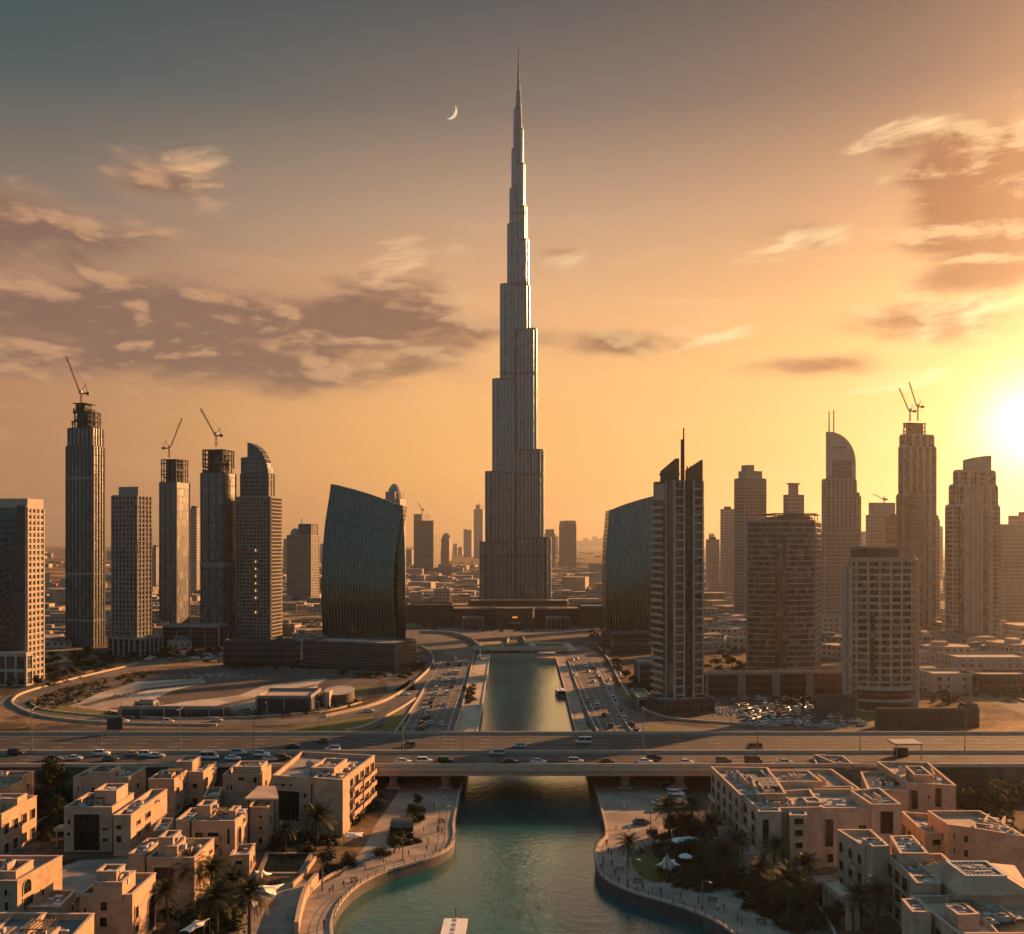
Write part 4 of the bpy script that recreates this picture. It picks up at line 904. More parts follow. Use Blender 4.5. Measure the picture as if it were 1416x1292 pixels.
# quarter dome tower
def dome_tower():
    yb = 866; q = corner_box(1131, 1141, 1190, yb, 76); c = cent(q)
    t = thing('tower', 'pale tower topped by a quarter round dome wall and twin masts', 'tower', (c.x, c.y, 0))
    body(t, q, 0, ztop(738, q), 'glass_tan', 'pale_concrete', 3.4, 5, gkw=dict(bh=.7))
    q2 = corner_box(1137, 1143, 1184, yb, 78, 3); body(t, q2, 0, ztop(664, q2), 'glass_tan', 'pale_concrete', 0, 4.2, gkw=dict(pw=1.4, pd=.7), nm='upper_wall', gn='upper_piers')
    q3 = corner_box(1142, 1146, 1183.5, yb, 80, 6); a, b = q3[0], q3[1]; d = b-a; back = q3[3]-q3[0]; m = MB()
    prof = [(0, 668), (1, 668)]+[(math.sin(x), 640+(597-640)*math.cos(x)) for x in [math.pi/2*(1-i/12) for i in range(13)]]
    A = [Vector((a.x+d.x*s, a.y+d.y*s, CAMZ+(HY-y)/F*(a.y+d.y*s))) for s, y in prof]; B = [v+Vector((back.x, back.y, 0)) for v in A]
    m.face(A); m.face(B[::-1])
    for i in range(len(A)): j = (i+1) % len(A); m.face([A[j], A[i], B[i], B[j]])
    m.build('dome_wall', M['pale_concrete'], t)
    m = MB(); e = a+d*.13; m.obox(e+Vector((0, -.5)), d.normalized(), d.length*.72, .5, ztop(662, q3), ztop(637, q3), bottom=True); m.build('glass_panel', M['glass_brown'], t)
    m = MB(); e = a+d*.2; m.obox(e+Vector((0, -.35)), d.normalized(), d.length*.45, .35, ztop(620, q3), ztop(618, q3), bottom=True); m.build('louvre_slot', M['frame_dark'], t)
    m = MB()
    for px, y in ((1146.5, 569), (1153, 567)): p = PY(px, 650, q3[0].y+2.5); m.tube(p, (p.x, p.y, CAMZ+(HY-y)/F*p.y), .75, .5, 8)
    m.build('mast', M['dark_steel'], t)
    tower('slim hazy wing tower tucked against the quarter dome tower', [(1182, 1184, 1191, 862, 686, 76, 12)], 'far_wall')
dome_tower()
t, q, z = tower('small hazy unfinished block between the quarter dome tower and the tall twin crane tower', [(1197, 1203, 1240, 850, 712, 74, 0)], 'far_wall', roofbox=False)
q2 = corner_box(1201, 1206, 1238, 850, 74, 4); m = MB(); m.prism(q2, z, ztop(695, q2)); m.build('roof_step', M['concrete'], t)
c = cent(q2); crane('small far crane on the hazy block beside the quarter dome tower', c.x+2, c.y, ztop(695, q2), 3, 12, 2.6, .5, .8)
tower('hazy tower wedged left of the tall twin crane tower', [(1224, 1228, 1246, 860, 716, 76, 0)], 'glass_brown')
t, q, z = tower('tallest tower on the right, unfinished, in stepped brown tiers under two cranes', [(1240, 1248, 1294, 870, 685, 74, 0, dict(glass='glass_brown')), (1243, 1250, 1294, 870, 618, 74, 1.5), (1244.5, 1252, 1291, 870, 602, 74, 3.5)], 'glass_dark', 'concrete', fh=0, bw=6.5, gkw=dict(pw=2.6, pd=1.2), roofbox=False)
m = MB(); q2 = corner_box(1248, 1254, 1281, 870, 74, 6); skeleton(m, q2, z, ztop(582, q2), 3.4, 4, .2); m.build('unfinished_crown', M['brown_panel'], t); zc = ztop(582, q2); c = cent(q2)
m = MB(); q4 = corner_box(1259, 1260, 1277, 870, 74, -2); m.prism(q4, 0, ztop(684, q4)); m.build('front_bay', M['glass_brown'], t)
crane('left of the twin cranes on the tallest right tower', c.x-4, c.y-1, zc, 8, 21, math.pi*.97, math.radians(66), 1.0)
crane('right of the twin cranes on the tallest right tower', c.x+3.5, c.y+2, zc+1, 11, 22, math.pi*.95, math.radians(72), 1.0)
tower('narrow hazy wing right of the tall twin crane tower', [(1292, 1294, 1300, 862, 718, 76, 8)], 'far_wall')
t, q, z = tower('stepped sand tower with a tall plain crown nearest the sun', [(1308, 1318, 1382, 897, 700, 72, 0), (1313, 1322, 1379, 897, 672, 72, 1.2), (1319, 1326, 1376, 897, 652, 72, 2.4)], 'glass_dark', 'concrete', fh=3.1, bw=7.5, gkw=dict(pw=3.0, pd=1.0, bh=.9), roofbox=False)
sail(t, [p for p in corner_box(1332, 1334, 1371, 897, 78, 4)][1:]+[corner_box(1332, 1334, 1371, 897, 78, 4)[0]], z-1, [(0, 653), (1, 653), (1, 630), (.66, 631), (.33, 633), (0, 636)], M['concrete'], 'crown')
m = MB()
for s in (.16, .8): d = q[1]-q[0]; m.obox(corner_box(1308, 1318, 1382, 897, 72)[0]+d*s+Vector((0, -1.2)), d.normalized(), d.length*.12, 1.4, 0, ztop(706, q)); 
m.build('dark_glass_slot', M['glass_dark'], t)
t, q, z = tower('hazy glass tower cut by the right edge of the view', [(1382, 1386, 1440, 870, 727, 80, 0)], 'glass_tan', 'concrete', fh=3.2, bw=5)
tower('hazy tower upper block rising behind the right edge tower', [(1394, 1397, 1450, 862, 713, 80, 10)], 'far_wall')
# ---- middle distance towers either side of the tallest tower
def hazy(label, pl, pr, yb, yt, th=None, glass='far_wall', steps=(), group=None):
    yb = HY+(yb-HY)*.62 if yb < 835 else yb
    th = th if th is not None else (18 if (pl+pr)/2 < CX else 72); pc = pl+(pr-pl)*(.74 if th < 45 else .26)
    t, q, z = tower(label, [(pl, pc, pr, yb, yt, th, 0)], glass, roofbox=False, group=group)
    for a, b, y, kind in steps:
        q2 = corner_box(a, a+(b-a)*.5, b, yb, th, 5); m = MB()
        if kind == 'box': m.prism(q2, z-.3, ztop(y, q2)); m.build('roof_step', M['concrete'], t)
        elif kind == 'dome': c = cent(q2); r = (b-a)/F*c.y/2; m.ellipsoid((c.x, c.y, z), r, r, max(2, ztop(y, q2)-z), 14, 8); m.build('dome', M['concrete'], t)
        else: c = cent(q2); m.tube((c.x, c.y, z), (c.x, c.y, ztop(y, q2)), .5); m.build('mast', M['dark_steel'], t)
    return t
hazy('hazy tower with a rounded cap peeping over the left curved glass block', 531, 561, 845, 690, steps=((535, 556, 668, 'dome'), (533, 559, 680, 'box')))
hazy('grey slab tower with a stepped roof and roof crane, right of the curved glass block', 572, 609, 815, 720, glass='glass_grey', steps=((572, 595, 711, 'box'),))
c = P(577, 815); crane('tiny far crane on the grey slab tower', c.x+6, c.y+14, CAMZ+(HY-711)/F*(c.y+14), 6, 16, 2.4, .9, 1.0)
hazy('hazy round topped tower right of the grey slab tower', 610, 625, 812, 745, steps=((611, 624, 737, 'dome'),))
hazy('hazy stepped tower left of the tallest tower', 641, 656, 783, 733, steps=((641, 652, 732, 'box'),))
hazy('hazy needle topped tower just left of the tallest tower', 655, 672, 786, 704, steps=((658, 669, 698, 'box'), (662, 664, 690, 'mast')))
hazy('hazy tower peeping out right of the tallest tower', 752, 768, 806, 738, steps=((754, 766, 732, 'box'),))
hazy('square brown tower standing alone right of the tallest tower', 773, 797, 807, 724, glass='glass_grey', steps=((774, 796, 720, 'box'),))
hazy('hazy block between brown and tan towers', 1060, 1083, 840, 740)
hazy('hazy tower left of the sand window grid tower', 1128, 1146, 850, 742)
# far skyline in the haze, shapes alike
random.seed(21)
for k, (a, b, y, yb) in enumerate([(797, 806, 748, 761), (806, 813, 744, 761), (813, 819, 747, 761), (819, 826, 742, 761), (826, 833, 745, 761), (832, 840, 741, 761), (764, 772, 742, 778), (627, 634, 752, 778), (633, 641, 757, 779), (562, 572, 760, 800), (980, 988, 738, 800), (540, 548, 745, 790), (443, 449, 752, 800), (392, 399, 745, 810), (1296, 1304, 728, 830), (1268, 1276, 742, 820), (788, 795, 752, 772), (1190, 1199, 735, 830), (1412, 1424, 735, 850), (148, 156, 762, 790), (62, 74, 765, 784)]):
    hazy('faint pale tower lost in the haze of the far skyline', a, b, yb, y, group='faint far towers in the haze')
# ---- low buildings spread over the plain
random.seed(5)
def lowrise(n, x0, x1, y0, y1, label, group, hmax, glass='far_low', wmin=10, wmax=28, avoid=()):
    k = 0; tries = 0
    while k < n and tries < n*30:
        tries += 1; px = random.uniform(x0, x1); py = y0+(y1-y0)*random.random()**.8
        if any(a <= px <= b and c <= py <= d for a, b, c, d in avoid): continue
        p = P(px, py); w_, d_ = random.uniform(wmin, wmax), random.uniform(wmin, wmax); hh = random.uniform(3.5, hmax); r = random.choice((0, .2, -.3, .5)); u = (math.cos(r), math.sin(r))
        t = thing('low_building', label, 'building', (p.x, p.y, 0), group)
        m = MB(); m.obox((p.x-w_/2, p.y), u, w_, d_, 0, hh); m.build('wall', M[glass], t)
        m = MB(); m.obox((p.x-w_/2-.3, p.y-.3), u, w_+.6, d_+.6, hh, hh+.7, bottom=True)
        if random.random() < .6: m.obox((p.x-w_*.3, p.y+d_*.3), u, w_*.35, d_*.3, hh+.7, hh+3.2)
        m.build('roof', M[random.choice(('roof_sand', 'roof_deck', 'roof_grey', 'roof_sand'))], t); k += 1
lowrise(60, -40, 445, 778, 870, 'low pale building on the hazy plain behind the left towers', 'low buildings behind the left towers', 11, wmax=40, avoid=((88, 148, 0, 999), (396, 445, 0, 840)))
lowrise(38, 560, 665, 782, 838, 'low pale building on the hazy plain left of the tallest tower', 'low buildings left of the tallest tower', 10, wmax=40)
lowrise(34, 764, 840, 780, 838, 'low pale building on the hazy plain right of the tallest tower', 'low buildings right of the tallest tower', 9, wmax=40)
lowrise(30, 974, 1034, 800, 905, 'low tan building between the finned tower and the brown tower', 'low buildings behind the brown tower', 9)
lowrise(46, 1120, 1440, 850, 918, 'low tan building among the hazy right towers', 'low buildings among the right towers', 9)
lowrise(40, 60, 445, 872, 900, 'small dusty building at the foot of the left towers', 'dusty buildings at the foot of the left towers', 7, wmin=7, wmax=18, avoid=((85, 230, 880, 910), (270, 415, 880, 925)))
def carpet():
    rr = random.Random(90); m = MB()
    for k in range(900):
        px = rr.uniform(-60, 1480); py = 762+75*rr.random()**1.4
        p = P(px, py); w_, d_ = rr.uniform(9, 34), rr.uniform(9, 30); hh = rr.uniform(3, 10) if rr.random() < .93 else rr.uniform(12, 26); a = rr.choice((0, .3, -.25, .6)); u = (math.cos(a), math.sin(a)); m.cur = rr.randrange(4)
        m.obox((p.x-w_/2, p.y), u, w_, d_, 0, hh)
    o = m.build('far_district', [M['far_low'], M['roof_sand'], M['roof_deck'], M['concrete']]); tag(o, 'low dusty city district spreading to the hazy horizon', 'district', kind='stuff')
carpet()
def block(label, pl, pr, yb, yt, dep, glass='podium_dark', frame='concrete', roof='roof_sand', fh=0, bw=5, cat='building', name='low_building', gk=None, th=None):
    a, b = P(pl, yb), P(pr, yb); q = [a.to_2d(), b.to_2d(), b.to_2d()+Vector((0, dep)), a.to_2d()+Vector((0, dep))]; c = cent(q); t = thing(name, label, cat, (c.x, c.y, 0))
    return body(t, q, 0, CAMZ+(HY-yt)/F*a.y, glass, frame, fh, bw, roof=roof, gkw=gk or {}), q
block('long dark warehouse with a flat roof left of the tower podium', 562, 625, 862, 838, 30, 'ribbed_dark', 'dark_concrete', 'roof_grey')
block('dark flat building with a lit strip right of the tower podium', 804, 842, 868, 840, 40, 'ribbed_dark', 'brown_panel', 'roof_grey')
block('wide low hall with a pale band behind the tower podium', 770, 836, 842, 830, 40, 'far_low', 'concrete')
block('pale classical low block with arched window bays below the quarter dome tower', 1128, 1168, 884, 855, 22, 'far_low', 'pale_concrete', bw=4)
block('pale low beige hotel wing with square windows near the right edge', 1324, 1440, 938, 912, 25, 'far_low', 'pale_concrete', bw=5, gk=dict(pw=2.2, bh=1.4))
block('beige low hotel wing with a rounded forecourt behind the curving right road', 1290, 1356, 958, 935, 20, 'far_low', 'pale_concrete', bw=5, gk=dict(pw=2.2, bh=1.4))
block('dark low retail block beside the curving right road', 1352, 1440, 960, 936, 18, 'podium_dark', 'brown_panel')
block('pale concrete kiosk building with a dark front beside the finned tower', 884, 908, 950, 918, 18, 'podium_dark', 'concrete', bw=10)
block('pale roofed shed beside the ramp at the foot of the finned tower', 882, 902, 980, 968, 26, 'podium_dark', 'concrete', 'roof_sand')
block('dark low hall between the right curved glass block and the boulevard', 848, 900, 905, 893, 14, 'podium_dark', 'dark_concrete', 'roof_grey')
block('long dark hoarding wall round the plot beside the right highway', 1212, 1334, 1006, 984, 1.2, 'frame_dark', 'brown_panel', 'roof_grey', bw=8, cat='hoarding', name='hoarding', gk=dict(pw=.2, pd=.15, post=.2))
block('dark square kiosk tower standing at the end of the hoarding', 1336, 1352, 1006, 978, 6, 'frame_dark', 'brown_panel', 'roof_grey', cat='kiosk', name='kiosk')
block('dark glazed low block with pale piers between the unfinished tower podiums', 225, 303, 895, 868, 22, 'podium_dark', 'concrete', bw=9)
block('dusty flat site office left of the pale drum building', 355, 430, 985, 966, 22, 'frame_dark', 'concrete', 'roof_sand', bw=14)
block('low pale site wall with stepped top along the sandy plot', 165, 320, 990, 981, 1.4, 'dark_concrete', 'concrete', 'roof_deck', bw=9, cat='site wall', name='site_wall')
block('small grey site cabin on the sandy plot edge', 186, 212, 985, 974, 5, 'dark_concrete', 'concrete', 'roof_deck', cat='cabin', name='site_cabin')
def drum():
    c = P(466, 974).to_2d(); t = thing('drum_building', 'pale oval drum building with a slanted sandy roof on the site', 'building', (c.x, c.y+5, 0)); m = MB(); n = 24
    q = [c+Vector((math.cos(2*math.pi*i/n)*6.6, math.sin(2*math.pi*i/n)*8+6)) for i in range(n)]
    zz = [5.2+(-(p.y-c.y-6))*-.12 for p in q]
    for i in range(n): j = (i+1) % n; m.face([(q[i].x, q[i].y, 0), (q[j].x, q[j].y, 0), (q[j].x, q[j].y, zz[j]), (q[i].x, q[i].y, zz[i])])
    m.build('wall', M['brown_panel'], t, smooth=True); m = MB(); m.face([(p.x, p.y, z+.05) for p, z in zip(q, zz)]); m.build('roof', M['sand'], t)
    m = MB(); a = P(449, 978); m.box(a.x, a.y, 0, a.x+2, a.y+8, 6.4); m.build('end_fin', M['kerb'], t)
drum()
# ---- low parking deck and rubble by the right towers
block('low parking ramp wall rising beside the sand window grid tower', 1130, 1182, 992, 966, 3, 'dark_concrete', 'brown_panel', bw=9, cat='ramp', name='ramp_wall')

block('low grey hall with a glazed front left of the tower entrance', 640, 668, 870, 856, 18, 'podium_dark', 'concrete', bw=4)
block('low grey hall with a glazed front right of the tower entrance', 756, 788, 870, 856, 18, 'podium_dark', 'concrete', bw=4)
block('pale mid rise slab behind the left warehouse roof', 566, 584, 838, 822, 14, 'far_low', 'concrete', bw=4)
block('tan mid rise block behind the flat building right of the tower', 812, 834, 836, 818, 16, 'far_low', 'concrete', bw=4)
block('pale stepped mid rise left of the tower podium', 600, 622, 836, 816, 14, 'far_low', 'pale_concrete', bw=4)
# ================================================================ villas of the foreground
def roofquad(c, h):
    if len(c) == 4 and not isinstance(c[0], tuple):
        a, b, f, k = c; p = P(a, f, h); r = P(b, f, h); d = P(a, k, h).y-p.y
        return [p.to_2d(), r.to_2d(), Vector((r.x, r.y+d)), Vector((p.x, p.y+d))]
    return [P(x, y, h).to_2d() for x, y in c]
def add_window(t, wm, a, u, o, s0, s1, z0, z1, kind='rect', n=None):
    """frame and pane on the wall line a + u*s, o points outward"""
    w_, h_ = s1-s0, z1-z0
    def at(s, z, d): p = a+u*s+o*d; return (p.x, p.y, z)
    arch = kind == 'arch'; k = 8
    def outline(i):
        pts = [(s0+i, z0+i), (s1-i, z0+i)]
        if arch:
            r = w_/2-i; c = (s0+s1)/2; zc = z1-w_/2
            pts += [(c+r*math.cos(math.pi*j/k), zc+r*math.sin(math.pi*j/k)) for j in range(k+1)]
        else: pts += [(s1-i, z1-i), (s0+i, z1-i)]
        return pts
    fw = .16; A, B = outline(0), outline(fw); m = MB(); n_ = len(A)
    for i in range(n_):
        j = (i+1) % n_
        m.face([at(*A[i], .18), at(*A[j], .18), at(*B[j], .18), at(*B[i], .18)]); m.face([at(*A[j], .18), at(*A[i], .18), at(*A[i], -.02), at(*A[j], -.02)]); m.face([at(*B[i], .18), at(*B[j], .18), at(*B[j], .02), at(*B[i], .02)])
    f = m.build('window', wm, t)
    m = MB(); m.face([at(*p, .03) for p in B]); m.build('pane', M['window_glass'], f)
    m = MB(); cols = n or max(1, round(w_/1.3)); rows = max(1, round(h_/1.7))
    def bar(s, z, ls, lz):
        P4 = [at(s, z, .09), at(s+ls, z, .09), at(s+ls, z+lz, .09), at(s, z+lz, .09)]; m.face(P4)
    for i in range(1, cols): bar(s0+w_*i/cols-.05, z0+fw, .1, (h_-2*fw) if not arch else h_-w_*.35)
    for i in range(1, rows): bar(s0+fw, z0+h_*i/rows-.05, w_-2*fw, .1)
    if m.f: m.build('glazing_bars', M['frame_dark'], f)
def edge_line(q, e):
    a, b = {'F': (q[0], q[1]), 'R': (q[1], q[2]), 'B': (q[2], q[3]), 'L': (q[3], q[0])}[e]
    u = (b-a).normalized(); return a, u, Vector((u.y, -u.x)), (b-a).length
def villa(label, blocks, wins=(), auto=(), mat='stucco', name='villa', cat='villa', clutter=3, roof='roof_deck', bal=()):
    """blocks: (roof corners, height[, base]); wins: (block, edge, px0, py0, px1, py1[, kind]); auto: (block, edge, columns, floors, width, height[, kind])"""
    qs = [(roofquad(b[0], b[1]), b[1], b[2] if len(b) > 2 else 0.0) for b in blocks]; c = cent(qs[0][0])
    t = thing(name, label, cat, (c.x, c.y, 0)); t_w = M[mat]
    for i, (q, h, z0) in enumerate(qs):
        m = MB(); qi = inset(q, .35); n = 4; hh = h-.013*i
        for e in range(4): j = (e+1) % 4; m.prism([q[e], q[j], qi[j], qi[e]], z0, hh)
        qc = inset(q, -.10); qd = inset(q, .45)
        m.build('wall', t_w, t)
        m = MB()
        for e in range(4): j = (e+1) % 4; m.prism([qc[e], qc[j], qd[j], qd[e]], hh+.002, hh+.16, bottom=True)
        m.build('parapet_cap', M['stucco_pale'], t)
        m = MB(); m.face([(p.x, p.y, hh-.95) for p in qi]); m.build('roof', M[roof if i == 0 else random.choice((roof, 'roof_deck', 'roof_sand'))], t)
        if i == 0 or h > 8:
            L = (q[1]-q[0]).length; u = (q[1]-q[0]).normalized(); v = Vector((-u.y, u.x)); D = (q[2]-q[1]).length
            for k in range(7):
                m = MB(); s, d = random.uniform(.1, .75)*L, random.uniform(.15, .7)*D; m.obox(q[0]+u*s+v*d, u, random.uniform(.6, 2.4), random.uniform(.5, 1.2), hh-.95, hh-.95+random.uniform(.3, .9)); m.build('roof_duct', M['machine'], t)
            m = MB(); s = random.uniform(.1, .5)*L; p = q[0]+u*s+v*D*.55; m.tube((p.x, p.y, hh-.8), (p.x+u.x*L*.35, p.y+u.y*L*.35, hh-.8), .12)
            m.build('roof_pipe', M['machine'], t)
            if h > 7 and L > 6 and D > 6 and random.random() < .85:       # dividing walls and a little stair box on the roof
                m = MB(); s, d = random.uniform(.2, .5)*L, random.uniform(.15, .4)*D; m.obox(q[0]+u*s+v*d, v, D*random.uniform(.25, .45), .3, hh-.95, hh+random.uniform(.3, .9)); m.build('roof_wall', t_w, t); m = MB(); s2 = random.uniform(.55, .8)*L; m.obox(q[0]+u*s2+v*D*.35, v, D*.3, .3, hh-.95, hh+random.uniform(.2, .7)); m.build('roof_wall', t_w, t); m = MB()
                m.obox(q[0]+u*s+v*(d+.05)+u*.05, u, L*.18, .3, hh-.95, hh+.25); m.build('roof_wall', t_w, t)
    wm = M['stucco_pale']
    for w_ in wins:
        q, h, z0 = qs[w_[0]]; a, u, o, L = edge_line(q, w_[1]); _, _, x0, y0, x1, y1 = w_[:6]; kind = w_[6] if len(w_) > 6 else 'rect'
        def hit(px):
            d = Vector(((px-CX)/F, 1.0)); den = d.x*u.y-d.y*u.x
            r = (a.x*u.y-a.y*u.x)/den; p = d*r; return (p-a).dot(u), p.y
        sa, Ya = hit(x0); sb, Yb = hit(x1); Ym = (Ya+Yb)/2; z1_, z0_ = CAMZ-(y0-HY)/F*Ym, CAMZ-(y1-HY)/F*Ym
        sa, sb = min(sa, sb), max(sa, sb); sa, sb = max(.1, sa), min(L-.1, sb); z0_ = max(.15, z0_); z1_ = min(h-.4, z1_)
        if sb-sa > .5 and z1_-z0_ > .5: add_window(t, wm, a, u, o, sa, sb, z0_, z1_, kind)
    for w_ in auto:
        q, h, z0 = qs[w_[0]]; a, u, o, L = edge_line(q, w_[1]); _, _, nc, nf, ww, wh = w_[:6]; kind = w_[6] if len(w_) > 6 else 'rect'
        fh = (h-1.2-max(0, z0))/nf
        for f in range(nf):
            for k in range(nc):
                s = L*(k+.5)/nc; zz = max(0, z0)+f*fh+.7; kk = kind if f == nf-1 else 'rect'
                if ww < L/nc: add_window(t, wm, a, u, o, s-ww/2, s+ww/2, zz, min(zz+wh, h-.5), kk)
    for b_ in bal:                                             # (block, edge, s0, s1, [heights], depth)
        q, h, z0 = qs[b_[0]]; a, u, o, L = edge_line(q, b_[1])
        for zz in b_[4]:
            m = MB(); s0, s1, dp = b_[2]*L, b_[3]*L, b_[5]; m.obox(a+u*s0+o*dp, u, s1-s0, dp-.02, zz, zz+.25, bottom=True)
            m.obox(a+u*s0+o*dp, u, s1-s0, .15, zz+.25, zz+1.1); m.obox(a+u*s0+o*(dp-.15), u, .15, dp-.2, zz+.25, zz+1.1); m.obox(a+u*(s1-.15)+o*(dp-.15), u, .15, dp-.2, zz+.25, zz+1.1)
            m.build('balcony', t_w, t)
    if clutter >= 3:                                           # timber pergola over part of the roof
        q, h, z0 = qs[0]; u = (q[1]-q[0]).normalized(); v = Vector((-u.y, u.x)); L, D = (q[1]-q[0]).length, (q[2]-q[1]).length; s0, d0 = L*random.uniform(.08, .5), D*random.uniform(.1, .55); m = MB()
        for i in range(7): m.obox(q[0]+u*(s0+i*.6)+v*d0, v, min(4.5, D*.35), .14, h+1.25, h+1.4, bottom=True)
        for i in (0, 1): m.obox(q[0]+u*(s0-.2)+v*(d0+.3+i*min(3.6, D*.28)), u, 4.2, .16, h+1.09, h+1.245, bottom=True)
        for i in (0, 1):
            for j in (0, 1): m.obox(q[0]+u*(s0+j*3.6)+v*(d0+.3+i*min(3.6, D*.28)), u, .16, .16, h-.95, h+1.085)
        m.build('pergola', M['bark'], t)
    for k in range(clutter*2):
        q, h, z0 = random.choice(qs[:2]); r, s = random.uniform(.2, .8), random.uniform(.25, .8); p = q[0]+(q[1]-q[0])*r+(q[3]-q[0])*s
        PLANT.append((p, h-.95))
    return t, qs
PLANT = []
random.seed(11)
# ---- left bank
villa('villa with a tall arched window on its lit side, nearest the white awnings, lower left', [((110, 183, 1238, 1208), 10), ((129, 169, 1221, 1205), 12.2, 9), ((133, 161, 1206, 1196), 13.6, 9)],
      [(0, 'F', 138, 1246, 150, 1261), (0, 'F', 137, 1267, 150, 1283), (0, 'F', 115, 1254, 121, 1263), (0, 'R', 186, 1252, 191, 1272), (0, 'R', 186, 1278, 191, 1292), (0, 'R', 204, 1236, 214, 1286, 'arch')], mat='stucco_warm', clutter=4)
villa('villa with a wide dark recessed loggia, tucked behind the front palms', [((203, 269, 1187, 1160), 10), ((178, 200, 1181.5, 1160), 10.2), ((219, 239, 1159, 1149), 13.4, 9), ((228, 245, 1171, 1160), 12, 9)],
      [(0, 'F', 212, 1198, 242, 1224), (0, 'R', 284, 1184, 291, 1210, 'arch'), (0, 'R', 289, 1174, 293, 1182)], [(1, 'L', 2, 2, 1.4, 1.8)], mat='stucco_warm', clutter=4)
villa('villa with a large dark gridded glass front and a small entrance porch', [((88.5, 155, 1117, 1097), 10), ((157, 181, 1128, 1092), 9), ((130, 161, 1094, 1084), 12.8, 8)],
      [(0, 'F', 101.5, 1125, 139, 1177), (0, 'F', 93, 1132, 98.6, 1141), (0, 'F', 91.5, 1150, 98.6, 1157), (0, 'F', 141, 1144, 150, 1149.5), (0, 'F', 141, 1158, 150, 1165), (1, 'F', 160, 1140, 169, 1148), (1, 'F', 160, 1155, 169, 1166), (1, 'F', 177, 1141, 180, 1147),
       (1, 'R', 189, 1133, 194, 1141), (1, 'R', 189, 1148, 194, 1158), (1, 'R', 201, 1122, 208, 1132), (1, 'R', 201, 1137, 208, 1148)], clutter=5)
p_ = P(88, 1170); t = thing('porch', 'small flat roofed porch on two posts before the gridded glass front', 'porch', p_)
m = MB(); m.box(p_.x-2, p_.y-1, 3.6, p_.x+3.4, p_.y+2.5, 4.3, bottom=True); m.build('roof', M['stucco'], t)
for dx in (-1.4, 2.8): m = MB(); m.box(p_.x+dx-.2, p_.y-.6, 0, p_.x+dx+.2, p_.y-.2, 3.6); m.build('post', M['stucco'], t)
villa('villa standing right behind the gridded glass villa, close to the highway', [((101, 178, 1075.5, 1061), 9), ((121, 152, 1068, 1059), 10.2, 7)],
      [(0, 'F', 106.5, 1086, 110, 1096), (0, 'F', 113, 1086, 116, 1096), (0, 'F', 126, 1088, 132, 1099), (0, 'F', 141, 1088, 147, 1098), (0, 'F', 160, 1086, 167, 1097)], [(0, 'R', 1, 2, 2, 1.8)], clutter=3)
villa('villa with two stepped wings and lit end walls below the highway', [((205, 241, 1078, 1065), 9.5), ((258, 281, 1068, 1054), 9), ((243, 266, 1054, 1046), 11.5, 0)],
      [(0, 'F', 226, 1093, 232, 1100)], [(0, 'R', 2, 2, 1.8, 2.2), (1, 'R', 2, 2, 1.6, 2.4), (1, 'F', 1, 2, 1.6, 1.6)], mat='stucco_warm')
villa('small villa with one sun lit window, squeezed beside the tall waterside block', [((308, 360, 1072, 1058), 9), ((322, 361, 1061, 1053), 10.8, 7)],
      [(0, 'F', 313, 1084, 317, 1094), (0, 'F', 318, 1084, 322, 1094), (0, 'F', 350, 1074, 356, 1084), (0, 'F', 328.5, 1074, 339, 1080)], [(0, 'R', 1, 2, 1.6, 1.8)], mat='stucco_warm', clutter=2)
villa('villa with a high arched side window and a deep shaded balcony front', [((265, 325, 1136, 1119), 10.4), ((243, 262, 1135, 1118), 10), ((272, 291, 1115, 1107), 13.2, 9), ((316, 326, 1122, 1115), 11.8, 9)],
      [(0, 'F', 269, 1150, 282, 1164), (0, 'F', 269, 1168, 282, 1178), (0, 'F', 286.5, 1150, 304, 1164), (0, 'F', 296, 1167, 304, 1173), (0, 'F', 313, 1145, 319.5, 1168), (0, 'R', 328, 1142, 333, 1176, 'arch'), (0, 'R', 336, 1130, 339, 1138)], mat='stucco_warm', bal=((0, 'F', .33, .66, [3.4, 6.4], 1.2),), clutter=4)
villa('narrow plain villa under a big flat shade roof', [((342, 370, 1117, 1100), 9.5)], [(0, 'F', 357.5, 1126.5, 363.5, 1133), (0, 'F', 357.5, 1142, 363.5, 1148.5), (0, 'F', 357, 1157, 364, 1168)], [(0, 'R', 2, 2, 1.8, 2)], mat='stucco_warm', clutter=0)
qc = roofquad([(338, 1104), (385, 1104), (381, 1087), (357, 1087)], 12); t = thing('shade_roof', 'big flat sandy shade roof on posts beside the tall waterside block', 'shade roof', (cent(qc).x, cent(qc).y, 0))
m = MB(); m.prism(qc, 11.6, 12, bottom=True); m.build('roof', M['roof_sand'], t)
for p in inset(qc, .8): m = MB(); m.tube((p.x, p.y, 0), (p.x, p.y, 11.6), .18); m.build('post', M['dark_steel'], t)
villa('tallest waterside block with a dark glass panel and a lit side of stacked balconies', [([(377, 1073), (473, 1079), (518, 1045), (417, 1040)], 13), ([(433.5, 1076), (474, 1079.5), (484, 1071), (445, 1068)], 13.4, 0), ([(430, 1062), (462, 1063), (480, 1050), (450, 1049)], 14.6, 11.5)],
      [(0, 'F', 384, 1093, 415, 1136), (0, 'F', 392, 1144, 406, 1158), (0, 'F', 429.5, 1083, 433, 1125), (0, 'F', 379, 1082, 384, 1087), (0, 'F', 388, 1083, 395, 1088), (0, 'F', 400, 1083, 405, 1088), (0, 'F', 419, 1096, 425, 1104), (0, 'F', 419, 1112, 425, 1120)], [(0, 'R', 6, 4, 3.0, 2.2)], mat='stucco', clutter=8, bal=((0, 'R', .18, .42, [3.0, 6.0, 9.0], 1.6), (0, 'R', .46, .70, [3.0, 6.0, 9.0], 1.6), (0, 'R', .74, .92, [3.0, 6.0, 9.0], 1.3)))
